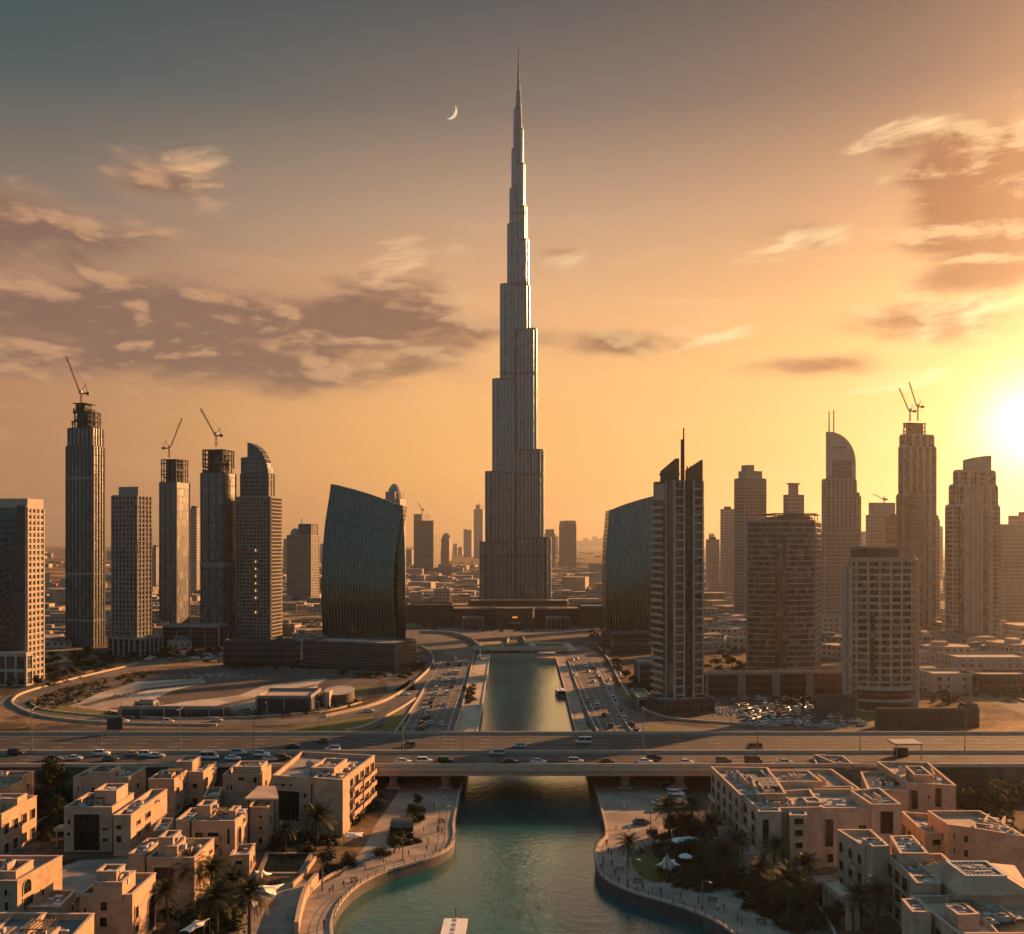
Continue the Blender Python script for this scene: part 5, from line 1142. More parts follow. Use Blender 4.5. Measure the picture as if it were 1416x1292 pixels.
villa('villa at the left edge with paired square windows on its lit flank', [((-90, 2, 1127, 1101), 10), ((-60, 24, 1105, 1098), 11.5, 8)], [], [(0, 'R', 4, 2, 2.4, 2.6)], mat='stucco_warm')
villa('upper villa at the left edge with a single slot window on its lit end', [((-90, 32, 1074, 1067), 10), ((-60, 15, 1088, 1079), 9)], [(0, 'R', 37, 1083, 40.5, 1092)], [(1, 'R', 1, 1, 2.4, 2.2)], mat='stucco_warm')
villa('long villa at the left edge with big scooped loggias and a walled roof terrace', [([(-80, 1219), (24, 1219), (86, 1184), (-10, 1184)], 9.5), ((-60, 22, 1206, 1190), 10.6, 8)], [(0, 'F', 5, 1228, 12, 1240, 'arch'), (0, 'F', 6, 1246, 13, 1260), (0, 'R', 31, 1214, 43, 1236, 'arch'), (0, 'R', 31, 1238, 46, 1256), (0, 'R', 56, 1228, 61, 1240)], mat='stucco_warm')
villa('grey roofed villa in the bottom left corner with a slanting lit parapet', [([(-60, 1330), (72, 1330), (130, 1264), (20, 1264)], 9), ([(-80, 1330), (-10, 1330), (64, 1263), (-20, 1263)], 9.6)], [], [(0, 'R', 2, 2, 3, 2.4)], mat='stucco_warm', roof='roof_grey')
villa('low flat annexe between the scooped loggia villa and the arched window villa', [([(35, 1255), (82, 1255), (105, 1232), (62, 1232)], 4)], [], [(0, 'R', 2, 1, 1.4, 1.6)], mat='stucco_warm', name='annexe', cat='annexe', clutter=0)
villa('small low annexe tucked beside the stepped wing and gridded glass villas', [([(212, 1150), (232, 1148), (240, 1132), (222, 1132)], 5)], [(0, 'F', 216, 1156, 226, 1164)], [(0, 'R', 2, 1, 1.4, 2)], mat='stucco_warm', name='annexe', cat='annexe', clutter=0)
villa('small low annexe in front of the narrow villa with the shade roof', [([(318, 1184), (345, 1182), (353, 1167), (327, 1169)], 4.4)], [(0, 'F', 324, 1189, 336, 1197)], [(0, 'R', 2, 1, 1.6, 2)], mat='stucco_warm', name='annexe', cat='annexe', clutter=0)
villa('small low annexe behind the high arched side window villa', [([(281, 1103), (303, 1101), (308, 1089), (288, 1090)], 5)], [(0, 'F', 286, 1108, 295, 1114)], [(0, 'R', 2, 1, 1.4, 2)], mat='stucco_warm', name='annexe', cat='annexe', clutter=0)
# ---- right bank
villa('largest waterside villa on the right, stepped roofs, bay of stacked windows and tall slot windows',
      [([(1048, 1119), (1137, 1117), (1120, 1092), (1026, 1099)], 13), ([(1024, 1100), (1080, 1100), (1062, 1062), (983, 1061)], 13.2), ([(1137, 1118), (1203, 1118), (1178, 1088), (1115, 1088)], 12.6), ([(1205, 1113), (1246, 1113), (1216, 1090), (1176, 1094)], 13.6), ([(1092, 1128), (1116, 1128), (1112, 1116), (1090, 1116)], 12.4),
       ([(1080, 1092), (1190, 1092), (1150, 1064), (1050, 1064)], 12.8), ([(1048, 1098), (1087, 1098), (1076, 1080), (1040, 1080)], 14.2, 12), ([(1075, 1081), (1137, 1081), (1118, 1066), (1062, 1066)], 14, 12), ([(1116, 1110), (1137, 1110), (1131, 1103), (1110, 1103)], 13.5, 11), ([(1049, 1122.5), (1080, 1122.5), (1078, 1117), (1047, 1117)], 13.1), ([(1184, 1121), (1203, 1121), (1199, 1115), (1180, 1115)], 11)],
      [(9, 'F', 1053.5, 1132, 1064, 1174), (4, 'F', 1097.5, 1129, 1112, 1141), (4, 'F', 1098.5, 1147, 1111, 1157), (4, 'F', 1098.5, 1164, 1111, 1174), (4, 'F', 1097.5, 1184, 1112, 1199), (2, 'F', 1140, 1132, 1153, 1172), (2, 'F', 1143, 1180, 1153, 1194), (2, 'F', 1186, 1140, 1199, 1150), (3, 'F', 1216, 1121, 1236, 1154)],
      [(0, 'L', 2, 4, 3.2, 2.5, 'arch'), (1, 'L', 5, 4, 3.2, 2.5, 'arch'), (3, 'R', 1, 3, 1.8, 2)], mat='stucco_pale', roof='roof_sand', clutter=8, bal=((1, 'L', .1, .35, [3.2, 6.3], 1.3), (0, 'L', .3, .8, [3.4, 6.4], 1.2)))
sp = roofquad([(1052, 1086), (1077, 1086), (1068, 1074), (1048, 1075)], 14.6); t = thing('solar_panel', 'gridded dark glass panel lying on the largest waterside roof', 'solar panel', (cent(sp).x, cent(sp).y, 14.2)); m = MB(); m.prism(sp, 14.25, 14.5, bottom=True); m.build('panel', M['glass_grey'], t)
m = MB(); parapet(m, inset(sp, -.12), 14.24, .3, .12); m.build('frame', M['machine'], t)
def portico(label, c, h, n, mat='stucco_pale'):
    q = roofquad(c, h); t = thing('portico', label, 'portico', (cent(q).x, cent(q).y, 0)); m = MB(); m.prism(q, h-.7, h, bottom=True); m.build('roof', M[mat], t)
    m = MB(); parapet(m, q, h, .35, .3); m.build('parapet', M[mat], t); a, b = inset(q, .5)[3], inset(q, .5)[0]
    for i in range(n): p = a+(b-a)*i/(n-1); m = MB(); m.box(p.x-.45, p.y-.45, 0, p.x+.45, p.y+.45, h-.7); m.build('post', M[mat], t)
    c_ = inset(q, .5)[1]; m = MB(); m.box(c_.x-.45, c_.y-.45, 0, c_.x+.45, c_.y+.45, h-.7); m.build('post', M[mat], t)
portico('pillared porch against the far half of the largest waterside villa', [(995, 1147), (1007, 1146), (990, 1129), (976, 1129)], 5, 4)
portico('pillared porch by the near corner of the largest waterside villa', [(1031, 1183), (1052, 1182), (1041, 1170), (1022, 1170)], 4.6, 3)
portico('long pillared porch beneath the arched window wing at lower right', [(1171, 1251), (1189, 1250), (1158, 1219), (1137, 1219)], 4.8, 5)
villa('villa with tall dark window slots and a curved roof terrace behind the largest villa', [([(1254, 1083), (1322, 1087), (1283, 1055), (1213, 1054)], 9.5), ([(1200, 1092), (1256, 1094), (1238, 1068), (1190, 1068)], 8), ([(1264, 1072), (1290, 1073), (1274, 1060), (1252, 1060)], 11, 8)],
      [(0, 'F', 1259, 1092, 1270, 1120), (0, 'F', 1292, 1089, 1303, 1117), (0, 'F', 1282, 1099, 1287, 1106)], [], mat='stucco', roof='roof_sand', clutter=4)
sk = roofquad([(1216, 1082), (1250, 1082), (1242, 1074), (1213, 1074)], 8.4); t = thing('skylight', 'dark rounded glass skylight on the roof terrace behind the largest villa', 'skylight', (cent(sk).x, cent(sk).y, 7.1)); m = MB(); m.prism(sk, 7.06, 8.2, q1=inset(sk, .8)); m.build('glass', M['window_glass'], t); m = MB(); parapet(m, inset(sk, -.2), 7.06, .4, .2); m.build('frame', M['machine'], t)
villa('small far villa by the highway on the right bank', [([(1155, 1056), (1180, 1057), (1166, 1046), (1126, 1044)], 8), ([(1130, 1058), (1156, 1058), (1140, 1048), (1124, 1048)], 7.4)], [(1, 'F', 1136, 1062, 1150, 1072), (0, 'F', 1158, 1063, 1166, 1075)], [], mat='stucco', roof='roof_grey', clutter=1)
villa('plain villa with small punched windows at the right edge', [([(1311, 1141), (1416, 1156), (1355, 1122), (1283, 1122)], 9), ([(1348, 1146), (1418, 1158), (1400, 1146), (1345, 1138)], 9.4)], [(0, 'F', 1317.5, 1152, 1322, 1162), (0, 'F', 1332, 1155, 1340, 1166), (0, 'F', 1317.5, 1171, 1322, 1181), (0, 'F', 1332, 1174, 1340, 1186)], [(0, 'L', 2, 2, 1.2, 2)], mat='stucco', roof='roof_sand', clutter=2)
villa('low terrace wing attached left of the plain punched window villa', [([(1279, 1153), (1312, 1153), (1284, 1126), (1247, 1123)], 6)], [(0, 'F', 1288, 1160, 1308, 1170)], [(0, 'L', 4, 1, 2.4, 3)], mat='stucco', name='annexe', cat='annexe', clutter=0)
villa('lower right villa wing with tall arched windows and a square tower', [([(1196, 1172), (1230, 1171), (1204, 1148), (1158, 1148)], 12), ([(1207, 1171.5), (1229, 1170.5), (1218, 1160), (1192, 1160)], 13)], [], [(0, 'L', 3, 3, 2.0, 2.4, 'arch')], mat='stucco_pale', roof='roof_sand', clutter=2, bal=((0, 'L', .62, .9, [6.8], 1.2),))
villa('lower right villa with a dark glazed flank and a raised roof box', [([(1268, 1219), (1345, 1219), (1302, 1181), (1227, 1183)], 11), ([(1245, 1181), (1284, 1181), (1262, 1156), (1231, 1157)], 13, 0), ([(1268, 1222), (1301, 1222), (1292, 1211), (1258, 1211)], 11.6, 8)], [], [(0, 'L', 4, 3, 3.0, 2.8), (0, 'F', 3, 3, 1.6, 1.8)], mat='stucco_pale', roof='roof_deck', clutter=4)
def hip_roof():
    E_ = roofquad([(1327, 1236), (1425, 1236), (1400, 1198), (1279, 1199)], 11.6); R_ = roofquad([(1335, 1214), (1393, 1214), (1365, 1193), (1307, 1193)], 14); c = cent(E_)
    t = thing('villa', 'broad hip roofed hall with a dark ornamental skylight at lower right', 'villa', (c.x, c.y, 0)); m = MB(); m.prism(E_, 0, 11.3, top=False); m.build('wall', M['stucco_pale'], t)
    m = MB(); m.prism(inset(E_, -.5), 11.3, 11.6, bottom=True, top=False); m.prism(inset(E_, -.5), 11.6, 14, q1=R_); m.build('roof', M['roof_sand'], t)
    m = MB(); ri = inset(R_, .5); m.face([(p.x, p.y, 14.03) for p in ri]); s = m.build('skylight', M['window_glass'], t)
    m = MB(); random.seed(3); parapet(m, R_, 14.0, .35, .5); a, u, v = ri[0], ri[1]-ri[0], ri[3]-ri[0]
    for i in range(1, 9): p = a+u*i/9; w_ = (p+v); d = (w_-p).normalized(); m.obox(p, d, v.length, .12, 14.04, 14.12)
    for i in range(1, 5): p = a+v*i/5; m.obox(p, u.normalized(), u.length, .12, 14.05, 14.13)
    for i in range(14): p = a+u*random.uniform(.2, .75)+v*random.uniform(.25, .75); m.obox(p, u.normalized(), random.uniform(.8, 2.2), .5, 14.05, 14.3)
    m.build('skylight_frame', M['machine'], s)
hip_roof()
villa('near right corner villa with a curved parapet and big arched openings', [([(1326, 1292), (1460, 1292), (1420, 1238), (1258, 1240)], 10), ([(1325, 1266), (1354, 1265), (1335, 1250), (1306, 1251)], 11.6, 8), ([(1262, 1262), (1288, 1262), (1270, 1243), (1247, 1244)], 10.8)], [], [(0, 'L', 4, 2, 3.0, 3.6, 'arch'), (0, 'F', 3, 2, 2.4, 2)], mat='stucco_pale', roof='roof_sand', clutter=3)
sk = roofquad([(1400, 1312), (1450, 1312), (1425, 1272), (1365, 1272)], 9.6); t = thing('skylight', 'dark ornamental skylight on the near right corner roof', 'skylight', (cent(sk).x, cent(sk).y, 9)); m = MB(); m.prism(sk, 9.06, 9.5, bottom=True); m.build('glass', M['window_glass'], t); m = MB(); parapet(m, inset(sk, -.3), 9.06, .7, .3); m.build('frame', M['stucco_pale'], t)
# rooftop air conditioners
def ac_unit():
    t = thing('air_conditioner', 'pale boxy air conditioner on a flat sandy roof', 'air conditioner', (0, 0, -50), 'rooftop air conditioners')
    m = MB(); m.box(-.8, -.6, -50, .8, .6, -48.9); m.build('casing', M['machine'], t, bevel=.04)
    m = MB(); m.tube((0, 0, -48.9), (0, 0, -48.72), .48, .48, 12); m.build('fan', M['dark_steel'], t); return t
random.seed(4)
AC = ac_unit(); kids = list(AC.children)
for i, (p, z) in enumerate(PLANT):
    if i == 0: AC.location = (p.x, p.y, z)
    else: c = copy_tree(AC); c.location = (p.x, p.y, z); c.rotation_euler.z = random.choice((0, .1, 1.57)); s = random.uniform(.8, 1.3); c.scale = (s, s, s)
# garden walls
barrier('low garden wall running down from the tallest waterside block to the promenade', [(466, 1158), (490, 1128), (518, 1098)], 1.2, .4, sm=False, name='garden_wall', mat='stucco')
barrier('pale slanted retaining wall at the bottom of the left promenade', [(410, 1292), (416, 1262), (424, 1240), (438, 1222)], 2.2, .8, name='garden_wall', mat='stucco')
barrier('low pale kerb lining the landward edge of the left promenade', [(426, 1238), (445, 1220), (468, 1206), (500, 1192), (530, 1180)], .5, .5, name='garden_wall')
barrier('low wall of the pool court running up to the palms', [(404, 1228), (420, 1213), (436, 1190)], 1.0, .4, sm=False, name='garden_wall', mat='stucco')
barrier('low boundary wall in front of the villa at the left edge', [(2, 1176), (40, 1150), (75, 1132)], 1.5, .35, sm=False, name='garden_wall', mat='stucco_warm')
barrier('curved garden kerb beside the near right porch', [(1113, 1240), (1130, 1255), (1150, 1285), (1160, 1310)], .7, .4, name='garden_wall')
# pool
a, b = roofquad([(362, 1208), (412, 1208), (428, 1182), (372, 1182)], 0), 0
t = thing('swimming_pool', 'dark rectangular pool framed by pale paving on the left bank', 'pool', (cent(a).x, cent(a).y, 0)); m = MB(); m.face([(p.x, p.y, .16) for p in a]); m.build('pool_water', M['pool_tile'], t); m = MB(); parapet(m, inset(a, -.9), .02, .3, .9); m.build('pool_edge', M['paving'], t)
# ================================================================ vegetation
def leaf_quad(m, c, n, r, rng):
    x = n.orthogonal().normalized(); y = n.cross(x); a = rng.uniform(0, 6.28); u = (x*math.cos(a)+y*math.sin(a))*r; v = (y*math.cos(a)-x*math.sin(a))*r*.55
    m.face([c-u, c+v, c+u, c-v])
def tree_proto(seed, h, r, leaves, size, squash=.85, name='tree', mat='leaf', trunk=.35):
    rng = random.Random(seed); t = thing(name, 'leafy tree', 'tree', (0, 0, 0)); m = MB(); top = h*trunk
    bend = Vector((rng.uniform(-.2, .2), rng.uniform(-.2, .2), 0)); m.tube((0, 0, -.3), bend+Vector((0, 0, top)), .05*h, .035*h, 7); clumps = []
    for k in range(9 if leaves > 300 else 6):
        a = rng.uniform(0, 6.28); d = r*rng.uniform(.15, .72); z = h*rng.uniform(trunk+.12, .88); c = Vector((math.cos(a)*d, math.sin(a)*d, z)); clumps.append((c, r*rng.uniform(.32, .55))); m.tube(bend+Vector((0, 0, top*.9)), c, .022*h, .008*h, 5, False)
    m.build('trunk', M['bark'], t); m = MB()
    for k in range(leaves):
        c, cr = clumps[k % len(clumps)]; d = Vector((rng.gauss(0, 1), rng.gauss(0, 1), rng.gauss(0, 1))).normalized(); p = c+Vector((d.x, d.y, d.z*squash))*cr*rng.random()**.4
        n = (d+Vector((rng.gauss(0, .5), rng.gauss(0, .5), rng.gauss(.4, .5)))).normalized(); leaf_quad(m, p, n, size*rng.uniform(.6, 1.3), rng)
    m.build('crown', M[mat], t); return t
def palm_proto(seed, h, nf, fl):
    rng = random.Random(seed); t = thing('palm_tree', 'palm', 'palm tree', (0, 0, 0)); m = MB(); prev = Vector((0, 0, -.3)); b = rng.uniform(-.5, .5)
    for i in range(1, 9):
        z = h*i/8; p = Vector((b*(i/8)**2, 0, z)); m.tube(prev, p, .34-.016*i, .30-.016*i, 8, False); m.tube(p-Vector((0, 0, .12)), p, .37-.016*i, .33-.016*i, 8, False); prev = p
    m.build('trunk', M['bark'], t); m = MB()
    for k in range(nf):
        a = 6.283*k*.382+rng.uniform(-.15, .15); e = math.radians(82-108*(k/nf)**.9+rng.uniform(-8, 8)); L = fl*rng.uniform(.85, 1.1)*(.8+.2*min(1, k/nf*3)); d = Vector((math.cos(a), math.sin(a), 0)); sdv = Vector((-d.y, d.x, 0)); p = prev.copy(); N = 9; pts = []
        for i in range(N+1):
            pts.append(p.copy()); ee = e-1.15*(i/N)**1.5; p = p+(d*math.cos(ee)+Vector((0, 0, math.sin(ee))))*(L/N)
        for i in range(N):
            q0, q1 = pts[i], pts[i+1]; f = (i+.5)/N; wl = fl*.24*math.sin(math.pi*min(.97, .12+f*.86))**.7; tg = (q1-q0).normalized()
            m.face([q0-sdv*.03, q1-sdv*.03, q1+sdv*.03, q0+sdv*.03])
            for sg in (-1, 1):
                for j in (0, .5):
                    r0 = q0+(q1-q0)*j; tip = r0+sdv*sg*wl+tg*wl*.65-Vector((0, 0, wl*rng.uniform(.15, .5))); m.face([r0, r0+tg*.16, tip])
    m.build('crown', M['palm_leaf'], t); return t
class Proto:
    def __init__(s, make): s.make = make; s.o = None; s.n = 0
    def put(s, loc, rz, sc, label, group=None, cat=None):
        if s.o is None: s.o = s.make(); s.kids = list(s.o.children); o = s.o
        else:
            o = s.o.copy(); COL.objects.link(o)
            for c in s.kids: d = c.copy(); COL.objects.link(d); d.parent = o
        o.location = loc; o.rotation_euler = (0, 0, rz); o.scale = sc if isinstance(sc, tuple) else (sc, sc, sc); o['label'] = label
        if group: o['group'] = group
        elif 'group' in o: del o['group']
        if cat: o['category'] = cat
        return o
PALMS = [Proto(lambda: palm_proto(1, 6.5, 46, 4.3)), Proto(lambda: palm_proto(2, 7.5, 40, 3.9)), Proto(lambda: palm_proto(3, 5.2, 50, 4.4))]
NEAR = [Proto(lambda: tree_proto(11, 5.5, 3.0, 1300, .24)), Proto(lambda: tree_proto(12, 6.5, 3.3, 1500, .26)), Proto(lambda: tree_proto(13, 4.6, 2.7, 1100, .22, mat='leaf_dry'))]
SHRUB = [Proto(lambda: tree_proto(21, 1.9, 1.7, 700, .17, name='shrub', trunk=.12)), Proto(lambda: tree_proto(22, 1.6, 2.1, 700, .18, name='shrub', trunk=.12, mat='leaf_dry'))]
FARM = [Proto(lambda: tree_proto(31, 6, 4, 260, .75)), Proto(lambda: tree_proto(32, 5, 4.5, 260, .8, mat='leaf_dry'))]
FARS = [Proto(lambda: tree_proto(35, 3.2, 3.4, 200, .6, name='shrub', trunk=.1)), Proto(lambda: tree_proto(36, 2.6, 4.2, 200, .65, name='shrub', trunk=.1, mat='leaf_dry'))]
rg = random.Random(77)
for px, py, k, sc, lab in [
    (438, 1168, 2, 1.18, 'large spreading palm before the tallest waterside block'), (262, 1256, 1, 1.1, 'tall palm in front of the wide dark loggia villa'), (322, 1262, 2, 1.1, 'broad palm beside the white tensile awnings'),
    (345, 1296, 0, 1.15, 'palm on the bottom edge left of the paved court'), (300, 1288, 2, 1.15, 'low bushy palm at the bottom edge between canvas leaf awning and court'), (291, 1247, 0, .95, 'slim palm between the loggia villa and the broad awning palm'), (232, 1283, 1, .9, 'palm hidden beside the arched window villa wall'),
    (868, 1200, 0, .8, 'slender palm at the edge of the right promenade by the dark lawn'), (925, 1158, 0, 1.1, 'palm beside the parked cars under the right end of the bridge'), (958, 1156, 1, 1.0, 'palm between the parked cars and the pillared porch'), (983, 1170, 2, 1.0, 'palm in the shade under the far pillared porch'),
    (1000, 1222, 2, 1.15, 'wide palm before the near porch of the largest right villa'), (1018, 1206, 1, .9, 'palm close to the corner porch of the largest right villa'), (1070, 1218, 1, .95, 'palm in front of the bay of stacked windows'), (1091, 1268, 2, 1.25, 'biggest fan shaped palm in the lower right garden'),
    (1052, 1246, 0, .9, 'palm left of the biggest fan shaped palm'), (1112, 1232, 0, .85, 'palm between the stacked bay and the long porch'), (1212, 1296, 1, 1.05, 'palm standing against the glazed flank of the lower right villa'), (1190, 1284, 0, .9, 'palm beneath the long pillared porch'), (395, 1180, 0, .8, 'small palm by the door of the tallest waterside block')]:
    PALMS[k].put(P(px, py), rg.uniform(0, 6), sc, lab)
for px, py, k, sc, lab in [(545, 1180, 0, .75, 'small round tree by the flower bed on the left promenade'), (526, 1190, 2, .62, 'small lollipop tree on the left promenade'), (452, 1203, 0, .8, 'spreading tree near the pool corner on the left promenade'), (483, 1200, 2, .7, 'low tree between pool and left promenade bend'),
                           (556, 1168, 1, .5, 'dark tree beside the glass kiosk'), (578, 1116, 1, .55, 'dark tree on the green island beneath the left bridge end'), (905, 1168, 1, .62, 'dark rounded tree by the right dark lawn'), (918, 1170, 0, .6, 'second dark rounded tree by the right dark lawn, nearer the umbrellas'),
                           (1156, 1280, 1, .7, 'tree pressed against the long pillared porch'), (66, 1100, 1, 1.55, 'big dark tree between the left edge villas and the highway'), (93, 1098, 0, 1.2, 'dark tree just left of the villa close to the highway')]:
    NEAR[k].put(P(px, py), rg.uniform(0, 6), sc, lab)
def scatter(protos, n, poly, smin, smax, label, group, avoid=(), z=0.0):
    k = 0; xs = [p[0] for p in poly]; ys = [p[1] for p in poly]; tries = 0
    while k < n and tries < n*40:
        tries += 1; x, y = rg.uniform(min(xs), max(xs)), rg.uniform(min(ys), max(ys)); inside = False; j = len(poly)-1
        for i in range(len(poly)):
            if (poly[i][1] > y) != (poly[j][1] > y) and x < (poly[j][0]-poly[i][0])*(y-poly[i][1])/(poly[j][1]-poly[i][1])+poly[i][0]: inside = not inside
            j = i
        if not inside or any(a <= x <= b and c <= y <= d for a, b, c, d in avoid): continue
        p = P(x, y); s = rg.uniform(smin, smax); rg.choice(protos).put((p.x, p.y, z), rg.uniform(0, 6.3), (s*rg.uniform(.85, 1.2), s*rg.uniform(.85, 1.2), s), label, group); k += 1
R_ = lambda a, b, c, d: [(a, c), (b, c), (b, d), (a, d)]
scatter(NEAR, 13, R_(50, 100, 1101, 1152), .7, 1.2, 'dark garden tree in the shady gap between the left villas', 'trees between the left villas')
scatter(SHRUB, 10, R_(55, 96, 1130, 1165), .8, 1.3, 'low garden shrub beside the lane before the gridded glass villa', 'shrubs by the left lane')
scatter(SHRUB, 14, [(225, 1235), (300, 1205), (345, 1225), (330, 1290), (240, 1292)], .8, 1.4, 'shrub in the palm garden by the arched window villa', 'shrubs in the left palm garden')
scatter(NEAR, 5, R_(230, 310, 1215, 1275), .5, .8, 'small tree among the palms of the left garden', 'small trees in the left palm garden')
scatter(SHRUB, 12, [(375, 1165), (455, 1160), (475, 1170), (440, 1180), (375, 1182)], .7, 1.1, 'shrub at the foot of the tallest waterside block', 'shrubs before the tallest waterside block')
scatter(SHRUB, 14, [(482, 1140), (520, 1100), (530, 1104), (497, 1145)], .7, 1.0, 'clipped shrub in the planting strip beside the tallest waterside block', 'shrubs beside the tallest waterside block')
scatter(SHRUB, 12, [(556, 1140), (566, 1118), (580, 1118), (584, 1135), (570, 1142)], .6, .9, 'shrub on the green island near the glass kiosk', 'shrubs on the kiosk island')
scatter(SHRUB, 9, R_(540, 577, 1163, 1169), .5, .7, 'low hedge shrub before the glass kiosk', 'hedge shrubs by the glass kiosk')
scatter(SHRUB, 12, [(437, 1212), (470, 1196), (508, 1190), (470, 1204), (448, 1216)], .6, .9, 'shrub in the flower bed on the left promenade', 'shrubs in the left promenade bed')
scatter(SHRUB, 5, R_(520, 538, 1177, 1184), .5, .7, 'little shrub by the promenade trees', 'little shrubs by the promenade trees')
scatter(NEAR, 12, [(915, 1150), (980, 1150), (1005, 1195), (960, 1195), (930, 1175)], .6, 1.0, 'dark tree in the shaded right garden beside the parked cars', 'trees of the shaded right garden')
scatter(SHRUB, 26, [(955, 1178), (1012, 1190), (1020, 1225), (950, 1222), (935, 1200)], .7, 1.4, 'shrub in the shaded garden before the largest right villa', 'shrubs before the largest right villa')
scatter(SHRUB, 10, R_(960, 1012, 1222, 1232), .7, 1.1, 'dark hedge shrub along the right promenade path', 'hedge shrubs along the right path')
scatter(NEAR, 11, [(1020, 1205), (1110, 1212), (1140, 1270), (1080, 1262), (1030, 1232)], .5, .9, 'dark tree in the lower right garden', 'trees of the lower right garden')
scatter(SHRUB, 26, [(1020, 1225), (1140, 1215), (1165, 1285), (1110, 1292), (1060, 1262)], .8, 1.5, 'shrub in the lower right palm garden', 'shrubs of the lower right garden')
scatter(SHRUB, 8, [(1030, 1252), (1085, 1266), (1080, 1272), (1035, 1262)], .6, .9, 'shrub in the oval bed on the right promenade', 'shrubs of the right oval bed')
scatter(SHRUB, 7, R_(1072, 1110, 1278, 1290), .6, .9, 'shrub in the round bed at the bottom of the right promenade', 'shrubs of the bottom right bed')
scatter(SHRUB, 8, R_(935, 975, 1225, 1232), .7, 1.0, 'shrub in the arched bed beside the right promenade lamp', 'shrubs by the right promenade lamp')
scatter(NEAR, 14, [(1330, 1102), (1416, 1100), (1416, 1126), (1370, 1130)], .7, 1.2, 'tree in the dry grove at the right edge', 'trees of the right edge grove')
scatter(SHRUB, 26, [(1325, 1102), (1416, 1120), (1416, 1175), (1350, 1132)], .7, 1.3, 'dry shrub on the slope at the right edge', 'shrubs of the right edge slope')
scatter(NEAR, 6, R_(1310, 1345, 1108, 1125), .5, .9, 'tree beside the tall slot window villa', 'trees beside the slot window villa')
scatter(NEAR, 6, R_(1266, 1300, 1100, 1112), .5, .9, 'tree squeezed behind the tall slot window villa', 'trees behind the slot window villa')
scatter(FARM, 46, [(55, 958), (10, 950), (70, 905), (150, 900), (200, 905), (110, 930)], .45, .85, 'dark roadside tree near the left edge block', 'roadside trees by the left edge block')
scatter(FARS, 44, [(190, 895), (440, 903), (440, 920), (330, 905), (200, 912)], .6, 1.1, 'dusty shrub at the foot of the left towers', 'shrubs at the foot of the left towers')
scatter(FARM, 26, [(440, 933), (560, 935), (575, 925), (600, 905), (585, 925), (560, 940)], .35, .6, 'tree along the front of the left glass block podium', 'trees before the left podium')
scatter(FARM, 24, [(320, 922), (440, 922), (440, 927), (320, 927)], .3, .5, 'street tree before the long dark podium', 'street trees before the long dark podium')
scatter(FARM, 26, [(818, 872), (852, 905), (862, 935), (880, 940), (900, 965), (880, 965), (850, 925), (815, 885)], .4, .8, 'dark tree beside the right boulevard', 'trees beside the right boulevard')
scatter(FARM, 18, R_(978, 1034, 895, 935), .5, 1.0, 'dark tree behind the brown tower podium', 'trees behind the brown tower podium')
scatter(FARS, 22, R_(1262, 1416, 940, 975), .6, 1.2, 'roadside shrub along the curving right road', 'shrubs along the curving right road')
scatter(FARS, 14, [(643, 965), (652, 935), (658, 938), (656, 972), (648, 975)], .35, .6, 'dark shrub in the bed on the sandy left promenade', 'shrubs on the sandy left promenade')
scatter(FARM, 22, R_(640, 790, 868, 876), .3, .5, 'small dark tree on the plaza of the tallest tower', 'trees on the plaza of the tallest tower')
scatter(FARM, 30, R_(560, 845, 850, 872), .35, .65, 'dark street tree by the podium of the tallest tower', 'street trees by the tallest tower podium', avoid=((628, 800, 840, 872),))
scatter(FARS, 12, R_(1040, 1200, 968, 975), .6, 1.0, 'dark shrub along the brown tower podium', 'shrubs along the brown tower podium')
# lawns and grass tufts of the foreground
for lab, pts in [(0, [(872, 1192), (880, 1183), (905, 1184), (918, 1192), (915, 1204), (930, 1214), (905, 1222), (884, 1212)]), (1, [(555, 1143), (566, 1116), (578, 1117), (586, 1128), (583, 1138), (570, 1144)]), (2, [(1030, 1255), (1060, 1252), (1092, 1268), (1060, 1272)])]:
    sheet('lawn', gp(pts), .09, M['lawn'])

